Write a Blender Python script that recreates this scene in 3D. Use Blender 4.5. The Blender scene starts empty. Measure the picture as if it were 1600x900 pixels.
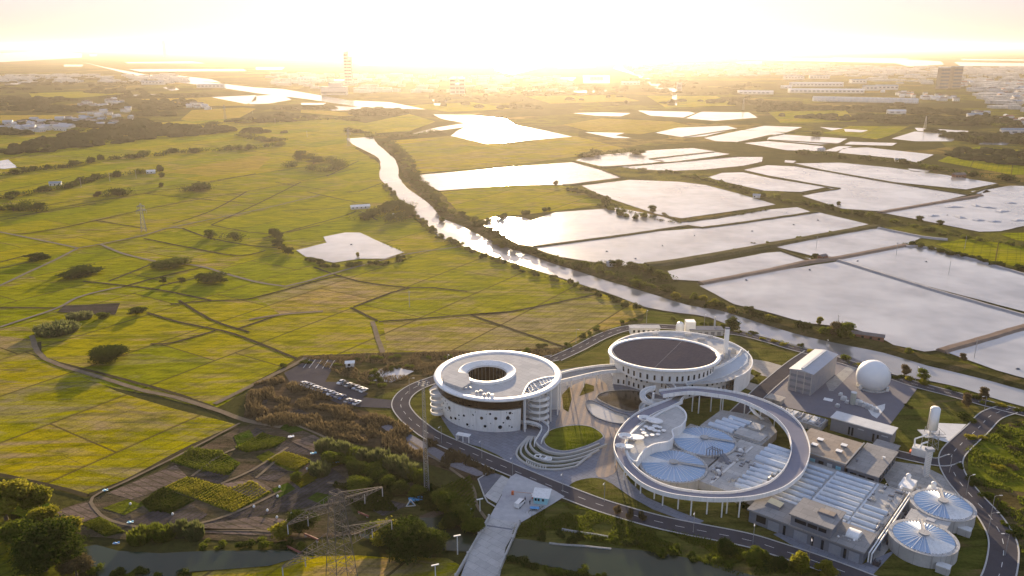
import bpy, bmesh, math, random
from mathutils import Vector, Matrix, noise
S = bpy.context.scene
R = math.radians
random.seed(11)

# ------------------------------------------------------------------ camera, sky, sun, exposure
F = 1250.0; PITCH = R(16.83); CAM_H = 150.0
cam = bpy.data.cameras.new('camera'); cam_o = bpy.data.objects.new('camera', cam); S.collection.objects.link(cam_o)
cam_o.location = (0, 0, CAM_H); cam_o.rotation_euler = (math.pi/2 - PITCH, 0, 0)
cam.sensor_width = 36; cam.lens = 36*F/1600; cam.clip_start = 1; cam.clip_end = 400000
S.camera = cam_o
HAZE_COL = (.60,.55,.50,1)
SUN_EL, SUN_AZ = R(7.5), R(-0.6)
SKY_STRENGTH, SUN_ENERGY, EXPOSURE, HAZE, SKY_GAMMA, SKY_SAT, ANISO, SKY_TINT = (0.15, 4.4, 1.92, 4.6e-5, .20, 1.5, .68, (1, .985, 1.11))
world = bpy.data.worlds.new('World'); S.world = world; world.use_nodes = True
wt = world.node_tree
sky = wt.nodes.new('ShaderNodeTexSky'); sky.sky_type = 'NISHITA'; sky.sun_disc = False
sky.sun_elevation = SUN_EL; sky.sun_rotation = SUN_AZ; sky.air_density = 1.0; sky.dust_density = 1.2; sky.ozone_density = 2.0
hs = wt.nodes.new('ShaderNodeHueSaturation'); hs.inputs['Saturation'].default_value = SKY_SAT
gm = wt.nodes.new('ShaderNodeGamma'); gm.inputs[1].default_value = SKY_GAMMA
wt.links.new(sky.outputs[0], gm.inputs[0]); wb = wt.nodes.new('ShaderNodeMix'); wb.data_type = 'RGBA'; wb.blend_type = 'MULTIPLY'; wb.inputs[0].default_value = 1; wb.inputs[7].default_value = (*SKY_TINT, 1)
wt.links.new(gm.outputs[0], wb.inputs[6]); wt.links.new(wb.outputs[2], hs.inputs['Color'])
wt.links.new(hs.outputs[0], wt.nodes['Background'].inputs[0])
wt.nodes['Background'].inputs[1].default_value = SKY_STRENGTH
sl = bpy.data.lights.new('sun', 'SUN'); sl.energy = SUN_ENERGY; sl.angle = R(0.5); sl.color = (1, .76, .48)
so = bpy.data.objects.new('sun', sl); S.collection.objects.link(so)
so.rotation_euler = (math.pi/2 - SUN_EL, 0, math.pi - SUN_AZ)
S.view_settings.view_transform = 'Standard'; S.view_settings.look = 'None'
S.view_settings.exposure = EXPOSURE; S.view_settings.gamma = 1; S.view_settings.use_curve_mapping = False
cy = S.cycles; cy.use_denoising = True; cy.max_bounces = 5; cy.diffuse_bounces = 2; cy.glossy_bounces = 3
cy.transparent_max_bounces = 8; cy.volume_bounces = 0; cy.use_adaptive_sampling = True; cy.adaptive_threshold = 0.02
cy.caustics_reflective = False; cy.caustics_refractive = False
try: cy.denoiser = 'OPENIMAGEDENOISE'
except Exception: pass

# ------------------------------------------------------------------ ground coordinates
def G(u, v, z=0.0):
    "where the sight line of photo point u, v meets height z"
    x = (u-800)/F; y = (450-v)/F
    dy = math.cos(PITCH)+y*math.sin(PITCH); dz = -math.sin(PITCH)+y*math.cos(PITCH)
    t = (z-CAM_H)/dz
    return (t*x, t*dy)
def zat(v, Y):
    y = (450-v)/F
    dy = math.cos(PITCH)+y*math.sin(PITCH); dz = -math.sin(PITCH)+y*math.cos(PITCH)
    return CAM_H+dz*Y/dy
def GG(pts, z=0.0): return [G(u, v, z) for u, v in pts]

def smooth(pts, n=4, closed=False):
    out = []; N = len(pts)
    rng = range(N if closed else N-1)
    for i in rng:
        g = (lambda k: pts[k % N]) if closed else (lambda k: pts[min(max(k, 0), N-1)])
        p0, p1, p2, p3 = g(i-1), g(i), g(i+1), g(i+2)
        for k in range(n):
            t = k/n
            out.append(tuple(.5*((2*b)+(-a+c)*t+(2*a-5*b+4*c-d)*t*t+(-a+3*b-3*c+d)*t**3) for a, b, c, d in zip(p0, p1, p2, p3)))
    if not closed: out.append(tuple(pts[-1]))
    return out
def walk(pts, step):
    "points every step metres along a polyline, with heading"
    out = []; left = 0.0
    for a, b in zip(pts, pts[1:]):
        dx, dy = b[0]-a[0], b[1]-a[1]; L = math.hypot(dx, dy)
        if L < 1e-6: continue
        d = left
        while d < L:
            out.append((a[0]+dx*d/L, a[1]+dy*d/L, math.atan2(dy, dx))); d += step
        left = d-L
    return out

# ------------------------------------------------------------------ mesh builder
class MB:
    def __init__(s): s.v = []; s.f = []
    def add(s, vs, fs):
        n = len(s.v); s.v += [tuple(map(float, p)) for p in vs]; s.f += [tuple(i+n for i in f) for f in fs]; return s
    def box(s, x0, x1, y0, y1, z0, z1):
        return s.add([(x0,y0,z0),(x1,y0,z0),(x1,y1,z0),(x0,y1,z0),(x0,y0,z1),(x1,y0,z1),(x1,y1,z1),(x0,y1,z1)],
                     [(3,2,1,0),(4,5,6,7),(0,1,5,4),(1,2,6,5),(2,3,7,6),(3,0,4,7)])
    def prism(s, poly, z0, z1):
        n = len(poly)
        a = sum(poly[i][0]*poly[(i+1)%n][1]-poly[(i+1)%n][0]*poly[i][1] for i in range(n))
        if a < 0: poly = poly[::-1]
        return s.add([(x,y,z0) for x,y in poly]+[(x,y,z1) for x,y in poly],
                     [tuple(range(n-1,-1,-1)), tuple(range(n, 2*n))]+[(i,(i+1)%n,(i+1)%n+n,i+n) for i in range(n)])
    def cyl(s, x, y, z0, z1, r0, r1=None, n=16, sx=1, sy=1, cap=True):
        r1 = r0 if r1 is None else r1
        vs = [(x+r0*sx*math.cos(2*math.pi*i/n), y+r0*sy*math.sin(2*math.pi*i/n), z0) for i in range(n)]
        vs += [(x+r1*sx*math.cos(2*math.pi*i/n), y+r1*sy*math.sin(2*math.pi*i/n), z1) for i in range(n)]
        fs = [(i,(i+1)%n,(i+1)%n+n,i+n) for i in range(n)]
        if cap: fs += [tuple(range(n-1,-1,-1)), tuple(range(n,2*n))]
        return s.add(vs, fs)
    def lathe(s, x, y, prof, n=32, a0=0, a1=360):
        full = abs(a1-a0) >= 360; m = n if full else n+1; vs = []; fs = []
        for r, z in prof:
            for i in range(m):
                a = R(a0+(a1-a0)*i/n); vs.append((x+r*math.cos(a), y+r*math.sin(a), z))
        for j in range(len(prof)-1):
            for i in range(n):
                k = (i+1) % m
                fs.append((j*m+i, j*m+k, (j+1)*m+k, (j+1)*m+i))
        return s.add(vs, fs)
    def tube(s, p, q, r, n=6, r1=None):
        p, q = Vector(p), Vector(q); d = q-p
        if d.length < 1e-6: return s
        r1 = r if r1 is None else r1
        a = d.orthogonal().normalized(); b = d.normalized().cross(a)
        vs = [p+(a*math.cos(2*math.pi*i/n)+b*math.sin(2*math.pi*i/n))*r for i in range(n)]
        vs += [q+(a*math.cos(2*math.pi*i/n)+b*math.sin(2*math.pi*i/n))*r1 for i in range(n)]
        return s.add(vs, [(i,(i+1)%n,(i+1)%n+n,i+n) for i in range(n)]+[tuple(range(n-1,-1,-1)), tuple(range(n,2*n))])
    def path(s, pts, r, n=6):
        for a, b in zip(pts, pts[1:]): s.tube(a, b, r, n)
        return s
    def strip(s, A, B):
        "quads between two equally long 3-D polylines"
        n = len(A)
        return s.add(list(A)+list(B), [(i, i+1, n+i+1, n+i) for i in range(n-1)])
    def slab(s, A, B, t):
        "a deck of thickness t between two top edges"
        A2 = [(p[0],p[1],p[2]-t) for p in A]; B2 = [(p[0],p[1],p[2]-t) for p in B]
        s.strip(A, B); s.strip(B2, A2); s.strip(A2, A); s.strip(B, B2)
        for k in (0, -1): s.add([A[k],B[k],B2[k],A2[k]], [(0,1,2,3)])
        return s
def build(name, mb, mat, parent=None, smooth_shade=False, **props):
    me = bpy.data.meshes.new(name); me.from_pydata(mb.v, [], mb.f); me.validate()
    bm = bmesh.new(); bm.from_mesh(me); bmesh.ops.recalc_face_normals(bm, faces=bm.faces[:]) if len(mb.f) < 20000 and not props.pop('raw', False) else None
    bm.to_mesh(me); bm.free()
    me.materials.append(mat)
    if smooth_shade:
        for p in me.polygons: p.use_smooth = True
    o = bpy.data.objects.new(name, me); S.collection.objects.link(o)
    if parent is not None: o.parent = parent
    for k, x in props.items():
        if k != 'raw': o[k] = x
    return o
def thing(name, label, cat, loc=(0,0,0), rz=0.0, group=None):
    o = bpy.data.objects.new(name, None); S.collection.objects.link(o); o.empty_display_size = 1
    o.location = loc; o.rotation_euler = (0,0,rz); o['label'] = label; o['category'] = cat
    if group: o['group'] = group
    return o
def kids(o, cache={}):
    return cache.get(o.name, [])
def tag(o, label, cat, group=None):
    o['label'] = label; o['category'] = cat
    if group: o['group'] = group
    return o
def dup(root, loc, rz=0.0, scale=None, label=None, group=None):
    c = root.copy(); S.collection.objects.link(c); c.location = loc; c.rotation_euler = (0,0,rz)
    if scale is not None: c.scale = scale if hasattr(scale, '__len__') else (scale,)*3
    if label: c['label'] = label
    if group: c['group'] = group
    for ch in root.children:
        d = ch.copy(); S.collection.objects.link(d); d.parent = c
        for g in ch.children:
            e = g.copy(); S.collection.objects.link(e); e.parent = d
    return c

# ------------------------------------------------------------------ materials
def newmat(name):
    m = bpy.data.materials.new(name); m.use_nodes = True
    return m, m.node_tree, m.node_tree.nodes['Principled BSDF']
def N(t, kind, **kw):
    n = t.nodes.new(kind)
    for k, v in kw.items():
        if hasattr(n, k): setattr(n, k, v)
        else: n.inputs[k].default_value = v
    return n
def mixc(t, fac, a, b, mode='MIX'):
    m = t.nodes.new('ShaderNodeMix'); m.data_type = 'RGBA'; m.blend_type = mode
    for sock, val in ((m.inputs[0], fac), (m.inputs[6], a), (m.inputs[7], b)):
        if isinstance(val, (int, float)): sock.default_value = val
        elif isinstance(val, (tuple, list)): sock.default_value = (*val[:3], 1)
        else: t.links.new(val, sock)
    return m.outputs[2]
def ramp(t, fac, lo, hi):
    m = N(t, 'ShaderNodeMapRange'); m.inputs[1].default_value = lo; m.inputs[2].default_value = hi
    t.links.new(fac, m.inputs[0]); return m.outputs[0]
def wpos(t, scale=(1,1,1), rot=0.0):
    g = N(t, 'ShaderNodeNewGeometry'); mp = N(t, 'ShaderNodeMapping')
    mp.inputs['Scale'].default_value = scale; mp.inputs['Rotation'].default_value = (0,0,rot)
    t.links.new(g.outputs['Position'], mp.inputs['Vector']); return mp.outputs[0]
def noise_tex(t, vec, scale, detail=4, rough=.55, dist=0.0):
    n = N(t, 'ShaderNodeTexNoise'); n.inputs['Scale'].default_value = scale; n.inputs['Detail'].default_value = detail
    n.inputs['Roughness'].default_value = rough; n.inputs['Distortion'].default_value = dist
    t.links.new(vec, n.inputs['Vector']); return n.outputs['Fac']
def bump(t, b, h, strength, dist):
    n = N(t, 'ShaderNodeBump'); n.inputs['Strength'].default_value = strength; n.inputs['Distance'].default_value = dist
    t.links.new(h, n.inputs['Height']); t.links.new(n.outputs[0], b.inputs['Normal'])
_M = {}
def plain(name, col, rough=.6, metal=0.0, var=.25, scale=.35, col2=None, bmp=0.0, spec=.5, seam=None):
    if name in _M: return _M[name]
    m, t, b = newmat(name); p = wpos(t)
    n1 = noise_tex(t, p, scale, 5, .62); n2 = noise_tex(t, p, scale*7, 3, .6)
    c2 = col2 or tuple(c*(1-var) for c in col)
    c = mixc(t, ramp(t, n1, .35, .65), col, c2)
    c = mixc(t, .35, c, mixc(t, ramp(t, n2, .35, .68), col, c2))
    if seam:
        br = N(t, 'ShaderNodeTexBrick'); br.inputs['Scale'].default_value = 1; br.inputs['Brick Width'].default_value = seam; br.inputs['Row Height'].default_value = seam*.6; br.inputs['Mortar Size'].default_value = .06; br.inputs['Color1'].default_value = (1,1,1,1); br.inputs['Color2'].default_value = (.86,.86,.87,1); br.inputs['Mortar'].default_value = (.62,.62,.63,1)
        t.links.new(wpos(t, (1,1,1), R(40)), br.inputs['Vector']); c = mixc(t, 1.0, c, br.outputs[0], 'MULTIPLY')
    t.links.new(c, b.inputs['Base Color']); b.inputs['Roughness'].default_value = rough; b.inputs['Metallic'].default_value = metal
    b.inputs['Specular IOR Level'].default_value = spec
    if bmp: bump(t, b, n2, .6, bmp)
    _M[name] = m; return m
def field_mat(name, c1, c2, straw=(.30,.20,.09), amt=.0, row=R(60), rows=.25, seed=0.0, bunds=False, wscale=.055):
    m, t, b = newmat(name); p = wpos(t)
    add = N(t, 'ShaderNodeVectorMath', operation='ADD'); add.inputs[1].default_value = (seed, seed*1.7, 0); t.links.new(p, add.inputs[0]); p = add.outputs[0]
    q = N(t, 'ShaderNodeMapping'); q.inputs['Rotation'].default_value = (0,0,-row); q.inputs['Scale'].default_value = (.35, 1.6, 1); t.links.new(p, q.inputs['Vector']); q = q.outputs[0]
    n1 = noise_tex(t, p, .018, 4, .6); n2 = noise_tex(t, q, .16, 6, .68, .6); n3 = noise_tex(t, p, 1.1, 4, .7)
    c = mixc(t, ramp(t, n1, .38, .62), c1, c2)
    if amt > 0:
        s1 = noise_tex(t, q, .055, 7, .72, 1.2)
        c = mixc(t, ramp(t, s1, .62-.22*amt, .70-.12*amt), c, straw)
    dark = mixc(t, 1.0, c, (.42,.46,.36), 'MULTIPLY')
    c = mixc(t, ramp(t, n2, .42, .66), c, dark)
    n4 = noise_tex(t, q, .035, 6, .7, .8); c = mixc(t, ramp(t, n4, .55, .72), c, mixc(t, 1.0, c, (.50,.62,.45), 'MULTIPLY'))
    wv = N(t, 'ShaderNodeTexWave'); wv.inputs['Scale'].default_value = wscale; wv.inputs['Distortion'].default_value = 1.2; wv.inputs['Detail'].default_value = 2; wv.bands_direction = 'Y'
    wv.inputs['Detail Scale'].default_value = .3
    q2 = N(t, 'ShaderNodeMapping'); q2.inputs['Rotation'].default_value = (0,0,-row); t.links.new(p, q2.inputs['Vector']); t.links.new(q2.outputs[0], wv.inputs['Vector'])
    if bunds:
        for (bw, rh, of, ms) in ((118, 46, .37, .55), (118, 15.3, .5, .22)):
            g2 = N(t, 'ShaderNodeMapping'); g2.inputs['Rotation'].default_value = (0,0,-row); t.links.new(wpos(t), g2.inputs['Vector'])
            br = N(t, 'ShaderNodeTexBrick'); br.offset = of; br.squash = .8; br.squash_frequency = 3; br.inputs['Scale'].default_value = 1; br.inputs['Brick Width'].default_value = bw; br.inputs['Row Height'].default_value = rh; br.inputs['Mortar Size'].default_value = ms; br.inputs['Mortar Smooth'].default_value = .3
            br.inputs['Color1'].default_value = (0,0,0,1); br.inputs['Color2'].default_value = (1,1,1,1); t.links.new(g2.outputs[0], br.inputs['Vector'])
            if rh > 20: c = mixc(t, br.outputs['Color'], c, mixc(t, 1.0, c, (.68,.84,.9), 'MULTIPLY'))
            f_ = N(t, 'ShaderNodeMath', operation='MULTIPLY'); f_.inputs[1].default_value = .8 if rh > 20 else .45; t.links.new(br.outputs['Fac'], f_.inputs[0])
            c = mixc(t, f_.outputs[0], c, (.085,.065,.028))
    mm = N(t, 'ShaderNodeMath', operation='MULTIPLY'); mm.inputs[1].default_value = rows; t.links.new(ramp(t, wv.outputs['Fac'], .90, .99), mm.inputs[0])
    c = mixc(t, mm.outputs[0], c, (.05,.05,.015))
    c = mixc(t, ramp(t, n3, .42, .75), c, mixc(t, 1.0, c, (.62,.62,.6), 'MULTIPLY'))
    t.links.new(c, b.inputs['Base Color']); b.inputs['Roughness'].default_value = 1; b.inputs['Specular IOR Level'].default_value = 0
    bump(t, b, n3, .7, .5)
    return m
def leaf_mat(name, col, col2, trans=.35):
    m = bpy.data.materials.new(name); m.use_nodes = True; t = m.node_tree; t.nodes.clear()
    o = N(t, 'ShaderNodeOutputMaterial'); oi = N(t, 'ShaderNodeObjectInfo'); p = wpos(t)
    n = noise_tex(t, p, .9, 3, .6)
    c = mixc(t, ramp(t, n, .35, .65), col, col2)
    c = mixc(t, oi.outputs['Random'], c, mixc(t, 1.0, c, (.72,.80,.62), 'MULTIPLY'))
    d = N(t, 'ShaderNodeBsdfDiffuse'); tr = N(t, 'ShaderNodeBsdfTranslucent'); mx = N(t, 'ShaderNodeMixShader'); mx.inputs[0].default_value = trans
    t.links.new(c, d.inputs[0]); t.links.new(c, tr.inputs[0]); t.links.new(d.outputs[0], mx.inputs[1]); t.links.new(tr.outputs[0], mx.inputs[2]); t.links.new(mx.outputs[0], o.inputs[0])
    return m
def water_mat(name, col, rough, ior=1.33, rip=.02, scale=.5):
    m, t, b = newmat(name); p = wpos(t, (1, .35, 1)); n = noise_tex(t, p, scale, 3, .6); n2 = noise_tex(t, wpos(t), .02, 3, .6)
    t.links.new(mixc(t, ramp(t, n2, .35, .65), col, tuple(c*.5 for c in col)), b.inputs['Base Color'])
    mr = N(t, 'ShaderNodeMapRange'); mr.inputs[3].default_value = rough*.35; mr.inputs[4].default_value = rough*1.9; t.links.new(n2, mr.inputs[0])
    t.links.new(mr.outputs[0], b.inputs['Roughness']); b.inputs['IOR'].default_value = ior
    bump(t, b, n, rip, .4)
    return m

def white_wall():
    m, t, b = newmat('white_paint'); p = wpos(t, (1.4,1.4,.10)); n1 = noise_tex(t, p, .8, 5, .65); n2 = noise_tex(t, wpos(t), .15, 4, .6)
    c = mixc(t, ramp(t, n1, .48, .75), (.80,.80,.79), (.60,.60,.585)); c = mixc(t, ramp(t, n2, .45, .75), c, (.68,.68,.665))
    t.links.new(c, b.inputs['Base Color']); b.inputs['Roughness'].default_value = .5; b.inputs['Specular IOR Level'].default_value = .3; return m
WHITE = white_wall()
WHITE2 = plain('weathered_white', (.66,.66,.65), .6, var=.16, spec=0)
CONC = plain('concrete', (.40,.39,.37), .85, var=.25, bmp=.02, spec=0, seam=4)
CONC_L = plain('pale_concrete', (.52,.51,.49), .85, var=.2, spec=0, seam=4.5)
GREYM = plain('grey_metal', (.42,.44,.48), .55, .15, var=.12, spec=.3)
STEEL = plain('galvanised_steel', (.33,.33,.33), .7, .1, var=.2, spec=.2)
DARKW = plain('window_glass', (.02,.025,.03), .12, 0, var=.2)
BRONZE = plain('bronze_glass', (.028,.016,.010), .25, 0, var=.6, scale=.6, spec=.3)
ASPH = plain('asphalt', (.085,.080,.088), .85, var=.25, scale=.12, spec=0)
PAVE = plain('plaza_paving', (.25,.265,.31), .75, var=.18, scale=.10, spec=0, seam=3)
BEIGE = plain('beige_paving', (.46,.42,.37), .85, var=.15, scale=.1, spec=0, seam=4)
ROOFC = plain('pale_roof', (.55,.54,.52), .6, var=.12, scale=.08, spec=0, seam=5)
ROOFT = plain('tan_roof', (.40,.34,.28), .85, var=.22, scale=.1, spec=0, seam=5)
ROOFG = plain('grey_roof', (.34,.33,.32), .85, var=.22, scale=.12, spec=0, seam=5)
SLATE = plain('grey_cladding', (.20,.21,.24), .6, var=.15, scale=.2, spec=0)
LINE = plain('road_paint', (.62,.62,.60), .7, var=.2, spec=0)
KERB = plain('kerb_stone', (.48,.47,.45), .85, var=.15, spec=0)
COVER = plain('blue_white_cover', (.52,.59,.68), .35, var=.15, scale=.5)
COVER2 = plain('pale_cover', (.66,.69,.72), .4, var=.2, scale=.5)
BLUE = plain('blue_sheet', (.05,.30,.62), .5, var=.2)
TEAL = plain('light_blue_panel', (.30,.62,.72), .5, var=.12)
RUST = plain('rusty_red_pipe', (.24,.07,.045), .7, var=.3)
ORANGE = plain('orange_plastic', (.65,.16,.05), .6, var=.1)
SOIL = field_mat('garden_soil', (.10,.085,.085), (.075,.062,.062), rows=.75, row=R(58), wscale=.17, seed=4)
SOIL2 = field_mat('tan_soil', (.22,.165,.135), (.15,.115,.10), rows=.6, row=R(-30), wscale=.12, seed=6)
DIRT = plain('dirt_track', (.22,.175,.12), .95, var=.35, scale=.25, spec=0)
DARKT = plain('ditch_edge', (.075,.062,.035), .95, var=.35, scale=.3, spec=0)
TRACK = plain('pale_lane', (.22,.19,.15), .9, var=.25, scale=.2, spec=0)
DYKE = plain('dyke_earth', (.12,.10,.055), .95, var=.4, scale=.12, col2=(.06,.062,.022), bmp=.2, spec=0)
DYKE2 = plain('bare_dyke', (.26,.20,.16), .95, var=.3, scale=.15, spec=0)
CAP = plain('concrete_lining', (.33,.32,.33), .8, var=.2, scale=.2)
LAWN = field_mat('lawn', (.105,.115,.022), (.15,.13,.035), (.16,.12,.05), .35, rows=0)
LAWN2 = field_mat('clipped_lawn', (.14,.16,.012), (.18,.18,.018), (.16,.12,.05), .1, rows=0, seed=50)
CROPG = field_mat('green_crop', (.055,.085,.012), (.08,.11,.015), rows=.5, row=R(50))
CROPY = field_mat('yellow_green_crop', (.15,.15,.012), (.10,.12,.015), rows=.5, row=R(50), seed=9)
SCRUB = field_mat('rough_scrub', (.075,.075,.022), (.11,.085,.035), (.15,.11,.055), .6, rows=0, seed=3)
REED = field_mat('brown_reeds', (.115,.08,.05), (.085,.062,.038), (.16,.11,.07), .5, rows=0, seed=5)
RICE_Y = field_mat('ripe_rice', (.48,.355,.003), (.38,.30,.006), (.40,.27,.12), .8, row=R(58), bunds=True)
RICE_S = field_mat('stubble_rice', (.37,.30,.008), (.42,.30,.05), (.44,.29,.14), 1.0, row=R(58), seed=31, bunds=True)
RICE_G = field_mat('green_rice', (.33,.30,.004), (.38,.325,.005), (.38,.28,.07), .15, row=R(58), seed=77, bunds=True)
RICE_M = field_mat('turning_rice', (.41,.335,.004), (.33,.29,.006), (.42,.29,.10), .6, row=R(58), seed=120, bunds=True)
GOLD = field_mat('golden_field', (.42,.29,.05), (.36,.28,.03), (.4,.27,.10), .5, row=R(58), seed=150)
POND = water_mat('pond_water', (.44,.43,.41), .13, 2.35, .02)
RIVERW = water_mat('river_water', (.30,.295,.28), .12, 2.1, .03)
CANALW = water_mat('canal_water', (.030,.045,.022), .06, 1.33, .012)
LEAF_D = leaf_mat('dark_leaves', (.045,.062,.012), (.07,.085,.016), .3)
LEAF_G = leaf_mat('green_leaves', (.10,.125,.016), (.15,.165,.022), .45)
LEAF_Y = leaf_mat('yellow_green_leaves', (.21,.205,.022), (.28,.24,.035), .5)
LEAF_B = leaf_mat('brownish_leaves', (.12,.092,.05), (.15,.115,.065), .35)
LEAF_P = leaf_mat('pale_reed_leaves', (.17,.17,.075), (.12,.135,.05), .4)
BARK = plain('bark', (.10,.075,.05), .9, var=.3)
def base_mat():
    m, t, b = newmat('open_country')
    q = wpos(t, (1,1,1), R(-32))
    vo = N(t, 'ShaderNodeTexVoronoi'); vo.inputs['Scale'].default_value = .0042; vo.inputs['Randomness'].default_value = .9
    mp = N(t, 'ShaderNodeMapping'); mp.inputs['Scale'].default_value = (1, 1.7, 1); t.links.new(q, mp.inputs['Vector']); t.links.new(mp.outputs[0], vo.inputs['Vector'])
    sep = N(t, 'ShaderNodeSeparateColor'); t.links.new(vo.outputs['Color'], sep.inputs[0])
    n1 = noise_tex(t, q, .0022, 6, .65); n2 = noise_tex(t, q, .03, 6, .7); n3 = noise_tex(t, q, .4, 4, .7)
    c = mixc(t, ramp(t, sep.outputs[0], .45, .55), (.075,.072,.020), (.15,.145,.020))
    c = mixc(t, ramp(t, sep.outputs[1], .74, .78), c, (.25,.18,.05))
    c = mixc(t, ramp(t, n1, .48, .56), c, (.060,.060,.020))
    c = mixc(t, ramp(t, n2, .45, .62), c, (.050,.050,.018))
    c = mixc(t, ramp(t, n3, .4, .8), c, (.035,.035,.012))
    t.links.new(c, b.inputs['Base Color']); b.inputs['Roughness'].default_value = 1; b.inputs['Specular IOR Level'].default_value = 0
    bump(t, b, n3, .6, .6)
    return m
COUNTRY = base_mat()

# ------------------------------------------------------------------ sheets, ribbons, dykes
def sheet(name, poly, z, mat, kind='structure', label=None):
    bm = bmesh.new(); vs = [bm.verts.new((x, y, z)) for x, y in poly]
    f = bm.faces.new(vs); f.normal_update()
    if f.normal.z < 0: f.normal_flip()
    bmesh.ops.triangulate(bm, faces=[f], ngon_method='EAR_CLIP')
    me = bpy.data.meshes.new(name); bm.to_mesh(me); bm.free(); me.materials.append(mat)
    o = bpy.data.objects.new(name, me); S.collection.objects.link(o); o['kind'] = kind
    if label: o['label'] = label
    return o
def wobble(poly, amp, seed=0, closed=True):
    "uneven natural edge: subdivide and push points about"
    out = []; n = len(poly)
    for i in range(n if closed else n-1):
        a, b = poly[i], poly[(i+1) % n]; L = math.hypot(b[0]-a[0], b[1]-a[1]); k = max(1, min(24, int(L/(amp*5+1))))
        for j in range(k):
            t = j/k; x, y = a[0]+(b[0]-a[0])*t, a[1]+(b[1]-a[1])*t
            w = 1 if j else .3
            out.append((x+amp*w*noise.noise(Vector((x*.13+seed, y*.13, 3))), y+amp*w*noise.noise(Vector((x*.13, y*.13+seed, 9)))))
    if not closed: out.append(poly[-1])
    return out
def offset(pts, d):
    out = []
    for i, p in enumerate(pts):
        a = pts[max(i-1, 0)]; b = pts[min(i+1, len(pts)-1)]
        dx, dy = b[0]-a[0], b[1]-a[1]; L = math.hypot(dx, dy) or 1
        out.append((p[0]-dy/L*d, p[1]+dx/L*d))
    return out
def ribbon(mb, pts, w, z, w2=None):
    n = len(pts); A = []; B = []
    for i, (p, q) in enumerate(zip(offset(pts, 1), pts)):
        ww = w if w2 is None else w+(w2-w)*i/max(n-1, 1)
        nx, ny = p[0]-q[0], p[1]-q[1]
        A.append((q[0]+nx*ww/2, q[1]+ny*ww/2, z)); B.append((q[0]-nx*ww/2, q[1]-ny*ww/2, z))
    mb.strip(B, A); return mb
def bank(mb, pts, wt, wb, h, z0=0.0):
    "raised dyke with sloping sides"
    A = [(x,y,z0) for x,y in offset(pts, wb/2)]; B = [(x,y,z0+h) for x,y in offset(pts, wt/2)]
    C = [(x,y,z0+h) for x,y in offset(pts, -wt/2)]; D = [(x,y,z0) for x,y in offset(pts, -wb/2)]
    mb.strip(B, A); mb.strip(C, B); mb.strip(D, C)
    for k in (0, -1): mb.add([A[k],B[k],C[k],D[k]], [(0,1,2,3)])
    return mb
# ================================================================== TERRAIN
sheet('ground', [(-70000,-400),(70000,-400),(70000,90000),(-70000,90000)], 0.0, COUNTRY)

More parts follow.
